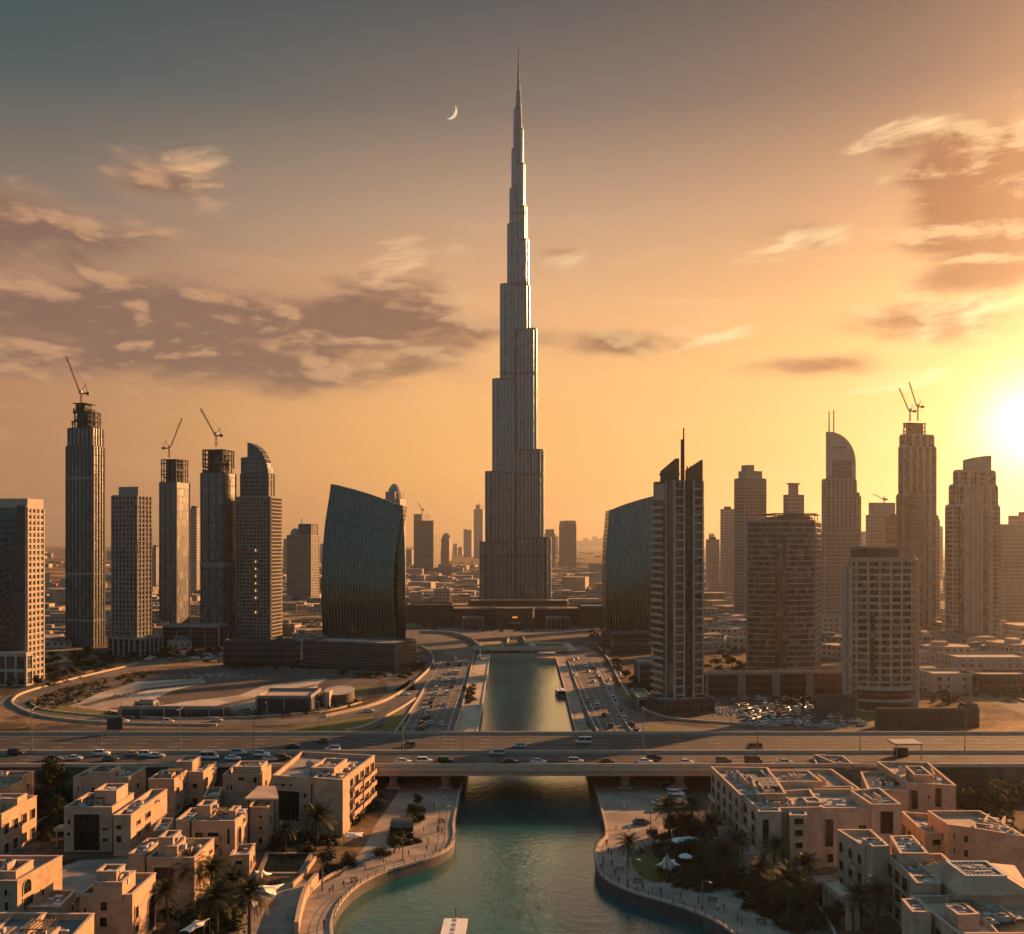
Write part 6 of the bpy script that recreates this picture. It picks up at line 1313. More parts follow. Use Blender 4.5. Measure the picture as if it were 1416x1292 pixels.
def scrub():
    rr = random.Random(41); m = MB()
    for poly, n in [([(1300, 1100), (1416, 1100), (1416, 1112), (1330, 1112)], 70), ([(225, 1240), (300, 1200), (345, 1220), (330, 1292), (235, 1292)], 90), ([(370, 1160), (460, 1155), (470, 1172), (375, 1182)], 30), ([(50, 1100), (98, 1100), (96, 1150), (56, 1160)], 90), ([(200, 1195), (245, 1225), (230, 1250), (222, 1210)], 16), ([(195, 1090), (300, 1085), (300, 1110), (240, 1125), (200, 1120)], 40), ([(300, 1098), (345, 1085), (345, 1105), (310, 1115)], 20), ([(1245, 1130), (1290, 1160), (1300, 1185), (1230, 1165)], 30), ([(880, 1180), (960, 1150), (1110, 1185), (1150, 1290), (1095, 1290), (1000, 1225), (930, 1222)], 150), ([(30, 975), (90, 953), (160, 936), (240, 926), (235, 930), (150, 952), (100, 976), (60, 982)], 110), ([(120, 988), (300, 990), (440, 982), (500, 968), (495, 974), (430, 988), (300, 995), (130, 993)], 60), ([(60, 935), (130, 915), (200, 903), (320, 903), (430, 924), (300, 909), (190, 914), (70, 950)], 150),
                    ([(200, 880), (440, 876), (440, 900), (200, 905)], 120), ([(560, 846), (640, 846), (640, 868), (560, 866)], 60), ([(780, 846), (850, 846), (840, 870), (790, 866)], 60), ([(975, 870), (1035, 860), (1035, 900), (975, 905)], 60), ([(1260, 935), (1416, 960), (1416, 975), (1262, 955)], 60), ([(1120, 870), (1300, 880), (1300, 905), (1120, 900)], 60)]:
        xs = [p[0] for p in poly]; ys = [p[1] for p in poly]; k = 0; tries = 0
        while k < n and tries < 5000:
            tries += 1; x, y = rr.uniform(min(xs), max(xs)), rr.uniform(min(ys), max(ys)); ins = False; j = len(poly)-1
            for i in range(len(poly)):
                if (poly[i][1] > y) != (poly[j][1] > y) and x < (poly[j][0]-poly[i][0])*(y-poly[i][1])/(poly[j][1]-poly[i][1])+poly[i][0]: ins = not ins
                j = i
            if not ins: continue
            k += 1; c = P(x, y); r = rr.uniform(.8, 2.6)
            for q in range(26): d = Vector((rr.gauss(0, 1), rr.gauss(0, 1), abs(rr.gauss(0, .7)))); leaf_quad(m, c+d*r*.6, (d+Vector((0, 0, .6))).normalized(), rr.uniform(.3, .7), rr)
    o = m.build('scrub', M['leaf']); tag(o, 'dark low scrub scattered along the roads and tower feet', 'scrub', kind='stuff')
scrub()
# ================================================================ vehicles
def car_parts(kind, m_body, m_glass, m_tyre, m_rim, m_front, m_back):
    """fills the given mesh builders with one car pointing along +x"""
    if kind == 'sedan': S = [(-2.28, .38, .74, .74), (-2.15, .24, .95, .86), (-1.3, .2, .98, .9), (0, .2, .95, .9), (1.15, .2, .92, .9), (1.95, .22, .80, .86), (2.25, .36, .62, .72)]; cab = (-1.75, 1.1, -1.2, .25, .92, 1.42, .80, .62)
    elif kind == 'suv': S = [(-2.3, .45, .9, .8), (-2.2, .3, 1.12, .92), (-1.2, .28, 1.15, .95), (0, .28, 1.12, .95), (1.1, .28, 1.1, .95), (2.0, .3, 1.0, .9), (2.3, .45, .8, .76)]; cab = (-2.15, 1.05, -1.95, .45, 1.1, 1.75, .86, .74)
    else: S = [(-2.6, .45, 1.0, .9), (-2.5, .32, 1.2, .98), (0, .3, 1.2, .98), (1.6, .3, 1.2, .98), (2.3, .34, 1.05, .94), (2.55, .45, .85, .84)]; cab = (-2.48, 2.0, -2.42, 1.35, 1.18, 2.15, .94, .86)
    def sec(x, zb, zt, w): return [(x, -w*.9, zb), (x, -w, zb+.22), (x, -w, zt-.16), (x, -w*.88, zt), (x, w*.88, zt), (x, w, zt-.16), (x, w, zb+.22), (x, w*.9, zb)]
    R = [sec(*s) for s in S]
    for a, b in zip(R, R[1:]):
        for i in range(8): j = (i+1) % 8; m_body.face([a[i], a[j], b[j], b[i]])
    m_body.face(R[0][::-1]); m_body.face(R[-1])
    xb0, xb1, xt0, xt1, zb, zt, wb, wt = cab; B = [(xb0, -wb, zb), (xb1, -wb, zb), (xb1, wb, zb), (xb0, wb, zb)]; T = [(xt0, -wt, zt), (xt1, -wt, zt), (xt1, wt, zt), (xt0, wt, zt)]
    for i in range(4): j = (i+1) % 4; m_glass.face([B[i], B[j], T[j], T[i]])
    k = .05; m_body.prism([(xt0-k, -wt-k), (xt1+k, -wt-k), (xt1+k, wt+k), (xt0-k, wt+k)], zt-.01, zt+.05, bottom=True, q1=[(xt0+.1, -wt+.1), (xt1-.1, -wt+.1), (xt1-.1, wt-.1), (xt0+.1, wt-.1)])
    for sg in (-1, 1):                                     # door pillars
        for f in (.0, .48, 1.0):
            b = Vector((xb0+(xb1-xb0)*f, sg*wb, zb)); t = Vector((xt0+(xt1-xt0)*f, sg*wt, zt)); m_body.tube(b, t, .05, .05, 4, False)
    for sg in (-1, 1):
        e = S[-1]; m_front.box(e[0]-.22, sg*e[3]*.78-.16, e[2]-.18, e[0]+.02, sg*e[3]*.78+.16, e[2]-.02, bottom=True)
        e = S[0]; m_back.box(e[0]-.02, sg*e[3]*.82-.14, e[2]-.1, e[0]+.16, sg*e[3]*.82+.14, e[2]+.1, bottom=True)
    W_ = S[2][3]
    return [(x, sg*(W_-.16), sg) for x in (-1.38, 1.42) for sg in (-1, 1)]
def wheel_mesh(mt, mr, x, y, sg):
    mt.tube((x, y-.11, .33), (x, y+.11, .33), .33, .33, 14); mr.tube((x, y+sg*.112, .33), (x, y+sg*.125, .33), .2, .2, 10)
def car(kind, paint, name='car', cat='car'):
    t = thing(name, 'car', cat, (0, 0, 0)); a, b, f, k = MB(), MB(), MB(), MB(); w = car_parts(kind, a, b, None, None, f, k)
    a.build('body', M[paint], t, smooth=False, weld=True, bevel=.03); b.build('windows', M['window_glass'], t); f.build('headlights', M['lamp_clear'], t); k.build('tail_lights', M['lamp_red'], t)
    for x, y, sg in w: q, r = MB(), MB(); wheel_mesh(q, r, x, y, sg); o = q.build('wheel', M['tyre'], t); r.build('rim', M['rim'], o)
    return t
def small_car(kind, paint):
    m = MB(); a, b, f, k = MB(), MB(), MB(), MB(); w = car_parts(kind, a, b, None, None, f, k); q, r = MB(), MB()
    for x, y, sg in w: wheel_mesh(q, r, x, y, sg)
    for i, s in enumerate((a, b, q, f, k)):
        for fc, uv in zip(s.f, s.uv): m.cur = i; m.face([s.v[j] for j in fc], uv)
    o = m.build('car', [M[paint], M['window_glass'], M['tyre'], M['lamp_clear'], M['lamp_red']]); tag(o, 'car', 'car'); return o
CARS = {}
def put_car(kind, paint, loc, rz, label, group=None):
    key = (kind, paint)
    if key not in CARS:
        o = CARS[key] = car(kind, paint, 'van' if kind == 'van' else 'car', 'van' if kind == 'van' else 'car')
    else:
        s = CARS[key]; o = s.copy(); COL.objects.link(o)
        for c in s.children:
            d = c.copy(); COL.objects.link(d); d.parent = o
            for e in c.children: q = e.copy(); COL.objects.link(q); q.parent = d
    o.location = loc; o.rotation_euler = (0, 0, rz); o['label'] = label
    if group: o['group'] = group
    return o
# cars on the highway: (px, py of the wheels, kind, paint, heading 0 = right, label)
for px, py, kind, paint, rz, lab in [
    (558, 1056, 'sedan', 'car_white', 0, 'white saloon on the bridge nearest the tallest waterside block'), (587, 1055.5, 'suv', 'car_white', 0, 'white estate car on the bridge behind a dark off-roader'), (616, 1055, 'suv', 'car_black', 0, 'dark off-roader on the bridge near the left pier'),
    (706, 1056, 'sedan', 'car_black', 0, 'black saloon in mid bridge below the silver off-roader'), (745, 1056, 'sedan', 'car_white', 0, 'white saloon alone over the middle of the canal'), (796, 1056, 'suv', 'car_silver', 0, 'silver off-roader on the bridge right of the canal middle'),
    (839, 1056, 'sedan', 'car_black', 0, 'black saloon over the right bank of the canal'), (892, 1056, 'sedan', 'car_white', 0, 'white saloon beside a dark off-roader on the right bridge part'), (905, 1051.5, 'suv', 'car_black', 0, 'dark off-roader overlapped by a white saloon on the bridge'),
    (949, 1057, 'sedan', 'car_white', 0, 'white saloon last before the largest right villa roof'), (1001, 1055, 'suv', 'car_grey', 0, 'grey off-roader half hidden by the largest right villa roof'), (1042, 1056, 'van', 'car_black', 0, 'dark van behind the largest right villa roof'), (1086, 1057, 'sedan', 'car_silver', 0, 'silver saloon on the highway just left of the small far right villa'),
    (565, 1033.5, 'suv', 'car_grey', math.pi, 'dark car alone on the far lanes above the tallest waterside block'), (687, 1044.5, 'suv', 'car_silver', math.pi, 'silver off-roader hugging the median over the canal'), (718, 1034, 'sedan', 'car_silver', math.pi, 'silver saloon on the far lanes above the canal'), (807, 1028.5, 'van', 'car_white', math.pi, 'white van on the far lanes above the right bank'),
    (1042, 1037.5, 'van', 'car_grey', math.pi, 'grey van on the far lanes above the brown villa roofs'), (447, 1027, 'sedan', 'car_grey', math.pi, 'grey car on the far lanes above the tallest block roof'), (404, 1035, 'sedan', 'car_black', math.pi, 'black car on the far lanes left of the tallest block roof'), (460, 1039, 'suv', 'car_white', math.pi, 'white off-roader by the median above the tallest block roof'),
    (22, 1044, 'suv', 'car_black', 0, 'dark car with pale nose at the left edge of the highway'), (75, 1051, 'sedan', 'car_black', 0, 'black saloon above the big dark tree on the left'), (103, 1051, 'sedan', 'car_silver', 0, 'silver saloon right of the big dark tree on the left'), (141, 1045, 'suv', 'car_white', 0, 'white off-roader on the left highway by the median'),
    (153, 1052, 'sedan', 'car_green', 0, 'dark green saloon on the left highway'), (184, 1045, 'sedan', 'car_tan', 0, 'tan saloon by the median on the left highway'), (203, 1046, 'suv', 'car_white', 0, 'white off-roader ahead of the tan saloon'), (217, 1047.5, 'sedan', 'car_silver', 0, 'silver saloon ahead of the white pair on the left highway'),
    (290, 1050, 'van', 'car_white', 0, 'white van behind the stepped wing villa'), (322, 1051, 'sedan', 'car_white', 0, 'white saloon above the small sun lit window villa'), (331, 1044, 'suv', 'car_silver', 0, 'silver off-roader next to the median above the white saloon'), (362, 1046, 'suv', 'car_white', 0, 'white off-roader left of the tallest block parapet'), (374, 1052, 'sedan', 'car_silver', 0, 'silver saloon beside the tallest block parapet'), (392, 1051, 'suv', 'car_black', 0, 'black off-roader tucked behind the tallest block parapet')]:
    p = P(px, py, HZ); put_car(kind, paint, (p.x, p.y, HZ+.02), rz, lab)
for px, py, paint, kind, lab in [(913, 1113, 'car_white', 'sedan', 'white saloon parked alone under the right bridge end'), (915, 1120, 'car_tan', 'sedan', 'tan saloon parked nearest the palms under the bridge'), (932, 1094, 'car_silver', 'sedan', 'farthest silver car of the parked row under the bridge'), (935, 1101, 'car_white', 'suv', 'white off-roader in the parked row under the bridge'), (938, 1107.5, 'car_silver', 'suv', 'silver off-roader in the parked row under the bridge'), (940.5, 1113, 'car_white', 'sedan', 'white saloon in the parked row under the bridge'), (942.5, 1118, 'car_tan', 'suv', 'tan off-roader at the near end of the parked row'), (918, 1078, 'car_red', 'sedan', 'red car deep in the shade beneath the bridge'), (922, 1084, 'car_grey', 'sedan', 'grey car in the shade behind the red car')]:
    p = P(px, py); put_car(kind, paint, (p.x, p.y, .06), .05, lab)
p = P(887, 1140.5); put_car('sedan', 'car_grey', (p.x, p.y, .08), .1, 'grey car alone on the sunlit paving right of the bridge')
SM = {}
def put_small(kind, paint, loc, rz, label, group):
    if (kind, paint) not in SM: o = SM[(kind, paint)] = small_car(kind, paint)
    else: o = SM[(kind, paint)].copy(); COL.objects.link(o)
    o.location = loc; o.rotation_euler = (0, 0, rz); o['label'] = label; o['group'] = group
COLS = {'car_white': 'white', 'car_silver': 'silver', 'car_black': 'black', 'car_grey': 'grey', 'car_tan': 'tan', 'car_red': 'red'}
rg = random.Random(9)
def fleet(pts, sx, ox, oy, rz, where, group, spread=.05, keep=1.0):
    for x, y in pts:
        if rg.random() > keep: continue
        p = P(ox+x/sx, oy+y/sx); pa = rg.choice(['car_white', 'car_white', 'car_silver', 'car_tan', 'car_black', 'car_grey', 'car_white'])
        put_small(rg.choice(['sedan', 'sedan', 'suv']), pa, (p.x, p.y, .1), rz+rg.uniform(-spread, spread), f'small {COLS[pa]} car {where}', group+', '+COLS[pa])
fleet([(680, 310), (770, 320), (620, 390), (745, 395), (705, 345), (660, 430), (635, 490), (690, 490), (725, 490), (485, 535), (525, 555), (625, 530), (595, 568), (683, 563), (555, 590), (528, 622), (665, 640), (500, 660), (655, 660), (483, 715), (610, 715), (608, 752), (458, 768), (435, 815), (592, 830), (585, 880), (425, 865), (405, 885), (395, 935), (400, 970), (365, 985), (335, 1050), (430, 1040), (385, 1060), (320, 1100), (550, 1050), (345, 1080), (440, 410), (225, 610), (560, 330)],
      7.867, 540, 870, math.pi/2+.22, 'in traffic on the boulevard left of the canal', 'cars on the left boulevard', keep=.85)
fleet([(500, 440), (530, 500), (565, 545), (590, 615), (545, 410), (590, 460), (620, 510), (635, 555), (720, 665), (370, 545), (430, 660), (520, 840), (790, 770), (820, 810), (865, 890), (900, 945), (630, 865), (640, 905), (712, 1015), (795, 1140), (1015, 1070), (1020, 1115), (1050, 1125), (1080, 1180), (1095, 1200), (930, 1000), (950, 1050), (370, 345), (350, 370), (400, 350), (1070, 910), (770, 600), (830, 440), (890, 530)],
      8.33, 750, 870, math.pi/2-.2, 'in traffic on the boulevard right of the canal', 'cars on the right boulevard', keep=.75)
lot = []
for r in range(9):
    y = 969+r*4.2
    for k in range(13):
        x = 1010+r*4+k*12.5+rg.uniform(-4, 4)
        if rg.random() < .72 and x < 1130+r*8: lot.append((x, y+rg.uniform(-1.2, 1.2)))
fleet(lot, 1, 0, 0, 1.2, 'on the dusty car park below the brown tower', 'cars on the dusty car park', .5)
fleet([(190+rg.random()*250, 904+rg.random()*12) for _ in range(34)], 1, 0, 0, .2, 'parked at the foot of the left towers', 'cars at the foot of the left towers', .6)
fleet([(300, 998), (170, 999), (232, 1000), (510, 985), (560, 962)], 1, 0, 0, 0, 'on the loop road round the sandy site', 'cars on the loop road', .1)
# ================================================================ boats
def boat(label, c, L, W, rz, roof):
    t = thing('boat', label, 'boat', (c[0], c[1], WZ)); m = MB(); n = 10; u = Vector((math.cos(rz), math.sin(rz))); v = Vector((-u.y, u.x)); o = Vector((c[0], c[1]))
    def hull(z, k): 
        pts = []
        for i in range(n+1): f = i/n; w = W/2*k*(1 if f < .65 else math.sqrt(max(0, 1-((f-.65)/.35)**2))); pts.append(o+u*(L*(f-.5))+v*w)
        for i in range(n, -1, -1): f = i/n; w = W/2*k*(1 if f < .65 else math.sqrt(max(0, 1-((f-.65)/.35)**2))); pts.append(o+u*(L*(f-.5))-v*w)
        return [p for i, p in enumerate(pts) if i == 0 or (p-pts[i-1]).length > 1e-4]
    A, B = hull(0, .86)[::-1], hull(0, 1)[::-1]; m.prism(A, WZ-.4, WZ+.95, q1=B); m.build('hull', M['brown_panel'], t)
    m = MB(); q = [o-u*L*.45-v*W*.42, o+u*L*.22-v*W*.42, o+u*L*.22+v*W*.42, o-u*L*.45+v*W*.42]; m.prism(q, WZ+.95, WZ+2.5); m.build('cabin', M['window_glass'], t)
    m = MB(); q2 = inset(q, -.25); m.prism(q2, WZ+2.5, WZ+2.8, bottom=True); m.build('roof', M['canvas'], t)
    m = MB()
    for i in range(8): p = o-u*L*.40+u*L*.58*i/7; m.obox(p-v*.28, u, L*.05, .56, WZ+2.803, WZ+2.95)
    m.build('roof_vents', M['machine'], t); m = MB(); p = o+u*L*.2; m.tube((p.x, p.y, WZ+2.8), (p.x, p.y, WZ+5), .07); m.build('mast', M['dark_steel'], t)
    m = MB()
    for sg in (-1, 1):
        m.path([Vector((*(o+u*L*(f-.5)+v*W*.47*sg), WZ+1.75)) for f in (.05, .3, .6, .75)], .04)
        for f in (.05, .2, .35, .5, .65, .75): p = o+u*L*(f-.5)+v*W*.47*sg; m.tube((p.x, p.y, WZ+.95), (p.x, p.y, WZ+1.75), .035)
    m.build('handrail', M['rim'], t)
a = P(629, 1262, .3); boat('white roofed water taxi boat at the bottom of the canal', (a.x+.3, a.y-10), 27, 4.6, math.pi/2-.02, 1)
a = P(777, 956, -.5); boat('small dark boat moored by the right bank of the canal', (a.x-1.0, a.y), 12, 4, math.pi/2+.12, 0)
# ================================================================ promenade furniture
def railing(label, line, side, i0):
    t = thing('railing', label, 'railing', (line[i0].x, line[i0].y, 0)); L = off(line, side*.25)[i0:]; dist = 0; last = -9; post = None; pts = []
    dense = []
    for a, b in zip(L, L[1:]):
        k = max(1, int((b-a).length/.5)); dense += [a+(b-a)*j/k for j in range(k)]
    acc = 0.0; n = 0
    for a, b in zip(dense, dense[1:]):
        if acc <= 0 and n < 95:
            acc = 2.4; n += 1
            if post is None: m = MB(); m.box(a.x-.06, a.y-.06, .4, a.x+.06, a.y+.06, 1.55); post = m.build('post', M['frame_dark'], t); p0 = a.copy()
            else: c = post.copy(); COL.objects.link(c); c.location = (a.x-p0.x, a.y-p0.y, 0)
        acc -= (b-a).length
    m = MB(); d3 = dense[::4]
    for z in (1.5, 1.0): m.path([Vector((p.x, p.y, z)) for p in d3], .035, 4)
    m.build('rails', M['dark_steel'], t)
railing('dark post railing following the left canal edge from the bridge to the bend', bl, 1, 18)
railing('dark post railing following the right canal edge round the promontory', br, -1, 18)
def lamp(h, arms, name='street_lamp'):
    t = thing(name, 'lamp', 'street lamp', (0, 0, 0)); m = MB(); m.tube((0, 0, 0), (0, 0, h), .14, .08, 8); m.tube((0, 0, 0), (0, 0, .5), .22, .2, 8); m.build('pole', M['steel'], t)
    for s in arms:
        m = MB(); m.path([Vector((0, 0, h-.2)), Vector((0, s*1.0, h+.25)), Vector((0, s*2.2, h+.35))], .06); m.build('arm', M['steel'], t); m = MB(); m.box(-.16, s*2.2-.35, h+.28, .16, s*2.2+.35, h+.42, bottom=True); m.build('lamp_head', M['machine'], t)
    return t
LP = Proto(lambda: lamp(12, (-1, 1))); LS = Proto(lambda: lamp(9, (1,))); LW = Proto(lambda: lamp(5, (-1,)))
for px, lab in [(43, 'by the left edge of the view'), (140, 'above the white off-roader on the left highway'), (248, 'above the stepped wing villa'), (350, 'left of the tallest block roof'), (455, 'above the tallest block roof'), (557, 'over the bridge left of the canal'), (640, 'at the left bank of the canal'), (795, 'over the right bank of the canal'), (890, 'above the white and dark pair of cars'), (1048, 'above the largest right villa roof'), (1190, 'left of the flat highway canopy'), (1335, 'nearest the right edge of the view')]:
    p = P(px, 1042, HZ); LP.put((p.x, y_med+.4, HZ+.95), 0, 1, 'tall twin armed highway lamp '+lab)
for px, py, lab in [(75, 1003, 'on the near side of the loop road by the left bend'), (106, 1003, 'on the near side of the loop road, next after the bend'), (167, 1004, 'on the loop road below the sandy plot'), (226, 1005, 'on the loop road by the site cabin'), (309, 1005, 'on the loop road by the site office'), (369, 1004, 'on the loop road left of the drum building'), (441, 1003, 'between the drum building and the long lawn'), (1095, 1013, 'on the right ramp by the car park'), (1010, 1013, 'on the right ramp below the finned tower'), (858, 985, 'beside the right boulevard under the finned tower')]:
    LS.put(P(px, py), 3.14, 1, 'single armed lamp '+lab)
for px, py, rz, lab in [(971, 1258, .5, 'on the right promenade before the shaded garden'), (557, 1190, 2, 'on the left promenade by the glass kiosk'), (900, 1152, 0, 'on the sunlit paving right of the bridge'), (868, 1226, 1, 'by the dark lawn on the right promenade'), (1075, 1240, 1, 'among the palms of the lower right garden'), (446, 1232, 2, 'at the bend of the left promenade'), (607, 1150, 2, 'near the bridge on the left promenade')]:
    LW.put(P(px, py), rz, 1.1, 'low promenade lamp '+lab)
p = P(161, 1014, HZ); t = thing('road_sign', 'dark square road sign board on the far parapet of the left highway', 'road sign', (p.x, y_far+1.2, 4.5)); m = MB(); m.box(p.x-2.6, y_far+1.1, HZ+1.2, p.x+2.6, y_far+1.3, HZ+5.2, bottom=True); m.build('board', M['frame_dark'], t); m = MB(); m.box(p.x-2, y_far+1.32, 4.5, p.x-1.7, y_far+1.6, HZ+5); m.box(p.x+1.7, y_far+1.32, 4.5, p.x+2, y_far+1.6, HZ+5); m.build('post', M['steel'], t)
# flat canopy beside the highway
p = P(1252, 1048, HZ); t = thing('canopy', 'flat pale canopy on posts over the right highway shoulder', 'canopy', (p.x, p.y, HZ)); m = MB(); m.box(p.x-4, p.y-3, HZ+4.2, p.x+4, p.y+4, HZ+4.7, bottom=True); m.build('roof', M['pale_concrete'], t); m = MB(); m.box(p.x-2.4, p.y+1.5, HZ, p.x+1.4, p.y+3, HZ+2.4); m.build('booth', M['window_glass'], t)
for dx in (-3.6, 3.6): m = MB(); m.tube((p.x+dx, p.y-2.6, HZ), (p.x+dx, p.y-2.6, HZ+4.2), .15); m.build('post', M['steel'], t)
def awning(label, ring, peak, mat='canvas', name='awning', thick=.06):
    """tensile sail: ring of (px, py, z), peak (px, py, z); sags between its corners"""
    R = [P(*r) for r in ring]; T = P(*peak); c = sum(R, Vector())/len(R); t = thing(name, label, 'awning', (c.x, c.y, 0)); m = MB(); n = 6; k = len(R)
    def q(i, s, f):
        a, b = R[i], R[(i+1) % k]; e = a+(b-a)*s; mid = c+(e-c)*(1-.22*math.sin(math.pi*s)); p = mid+(T-mid)*f; p = p.copy(); p.z = mid.z+(T.z-mid.z)*f**2.2; return p
    for i in range(k):
        for a in range(n):
            for b in range(n):
                s0, s1, f0, f1 = a/n, (a+1)/n, b/n, (b+1)/n; Q = [q(i, s0, f0), q(i, s1, f0), q(i, s1, f1), q(i, s0, f1)]; Q = Q if b < n-1 else [Q[0], Q[1], Q[2]]; m.face(Q)
    o = m.build('canvas', M[mat], t, smooth=True); so = o.modifiers.new('thickness', 'SOLIDIFY'); so.thickness = thick
    for r in R: m = MB(); m.tube((r.x, r.y, 0), (r.x, r.y, r.z+.05), .07); m.build('post', M['steel'], t)
    m = MB(); m.tube((T.x, T.y, 0), (T.x, T.y, T.z+.1), .09); m.build('mast', M['steel'], t); return t
awning('white peaked tensile awning beside the dark pool', [(345, 1214, 2.6), (361, 1216, 2.4), (377, 1208, 2.6), (364, 1203, 2.6), (352, 1204, 2.6)], (361, 1200, 5.4))
awning('long white curved awning in front of the peaked awning', [(333, 1222, 2.6), (340, 1238, 2.4), (362, 1243, 2.4), (382, 1238, 2.4), (394, 1222, 2.8), (365, 1224, 3.2)], (362, 1226, 4.4))
awning('leaf shaped canvas awning at the bottom left beside the palms', [(247, 1288, 2.6), (262, 1290, 2.4), (282, 1280, 2.6), (290, 1270, 2.8), (270, 1272, 2.6)], (268, 1277, 3.4))
awning('white star shaped tensile awning on the dark lawn of the right garden', [(906, 1196, 2.4), (918, 1202, 2.4), (928, 1204, 2.2), (941, 1196, 2.6), (933, 1188, 2.6), (918, 1186, 2.6)], (922, 1180, 6))
awning('pale low awning at the corner of the tallest waterside block', [(475, 1158, 2.6), (502, 1157, 2.6), (503, 1151, 2.8), (478, 1151, 2.8)], (489, 1153, 3.0))
awning('pale sand awning between the two villas at lower left', [(336, 1250, 2.4), (352, 1256, 2.4), (360, 1248, 2.6), (345, 1243, 2.6)], (348, 1246, 3.2))
def umbrella(label, px, py, r):
    p = P(px, py); t = thing('parasol', label, 'parasol', p); m = MB(); n = 8; A = [p+Vector((math.cos(6.283*i/n)*r, math.sin(6.283*i/n)*r, 2.5)) for i in range(n)]; top = p+Vector((0, 0, 3.2))
    for i in range(n): a, b = A[i], A[(i+1) % n]; m.face([a, b, top]); m.face([b, a, a-Vector((0, 0, .22)), b-Vector((0, 0, .22))])
    m.build('canopy', M['canvas'], t); m = MB(); m.tube(p, top, .05); m.build('pole', M['steel'], t)
umbrella('pale round parasol above the star shaped awning', 954, 1176, 2.3); umbrella('smaller pale parasol left of the round one in the right garden', 940, 1177, 1.9); umbrella('dark shaded parasol beside the star shaped awning', 948, 1200, 1.5)
def kiosk():
    q = roofquad([(539, 1160), (571, 1160), (570, 1147), (543, 1147)], 0); t = thing('kiosk', 'dark glass kiosk with a rounded roof on the left promenade', 'kiosk', (cent(q).x, cent(q).y, 0)); m = MB(); m.prism(q, .05, 2.6, top=False); m.build('glass_wall', M['window_glass'], t)
    m = MB(); n = 10; a, b, c, d = q
    for i in range(n):
        f0, f1 = i/n, (i+1)/n; h0, h1 = 2.6+1.1*math.sin(math.pi*f0), 2.6+1.1*math.sin(math.pi*f1)
        def e(s, f, z): p = (a+(b-a)*s)+((d-a)+((c-b)-(d-a))*s)*f; return (p.x, p.y, z)
        m.face([e(0, f0, h0), e(1, f0, h0), e(1, f1, h1), e(0, f1, h1)])
    m.face([e(0, i/n, 2.6+1.1*math.sin(math.pi*i/n)) for i in range(n, -1, -1)]); m.face([e(1, i/n, 2.6+1.1*math.sin(math.pi*i/n)) for i in range(n+1)]); m.build('roof', M['frame_dark'], t)
    m = MB(); grid(m, q, .05, 2.62, 0, 1.4, .12, .1, post=.1, minseg=1); m.build('mullions', M['frame_dark'], t)
kiosk()
# benches and planters
BN = Proto(lambda: bench())
def bench():
    t = thing('bench', 'bench', 'bench', (0, 0, 0)); m = MB()
    for i in range(3): m.box(-.9, -.25+i*.17, .43, .9, -.12+i*.17, .48, bottom=True)
    m.build('seat', M['brown_panel'], t); m = MB(); m.box(-.9, .28, .6, .9, .33, .9, bottom=True); m.build('backrest', M['brown_panel'], t)
    for x in (-.7, .7): m = MB(); m.box(x-.05, -.22, 0, x+.05, .3, .43); m.box(x-.05, .26, .43, x+.05, .33, .9); m.build('leg', M['dark_steel'], t)
    return t
for px, py, rz, lab in [(610, 1138, .5, 'wooden bench on the left promenade near the bridge'), (490, 1220, .8, 'wooden bench at the left promenade bend'), (882, 1222, -.3, 'wooden bench by the dark lawn on the right promenade'), (985, 1248, -.4, 'wooden bench right of the tall promenade lamp'), (1052, 1278, -.5, 'wooden bench by the oval bed on the right promenade')]:
    BN.put(P(px, py), rz, 1, lab)
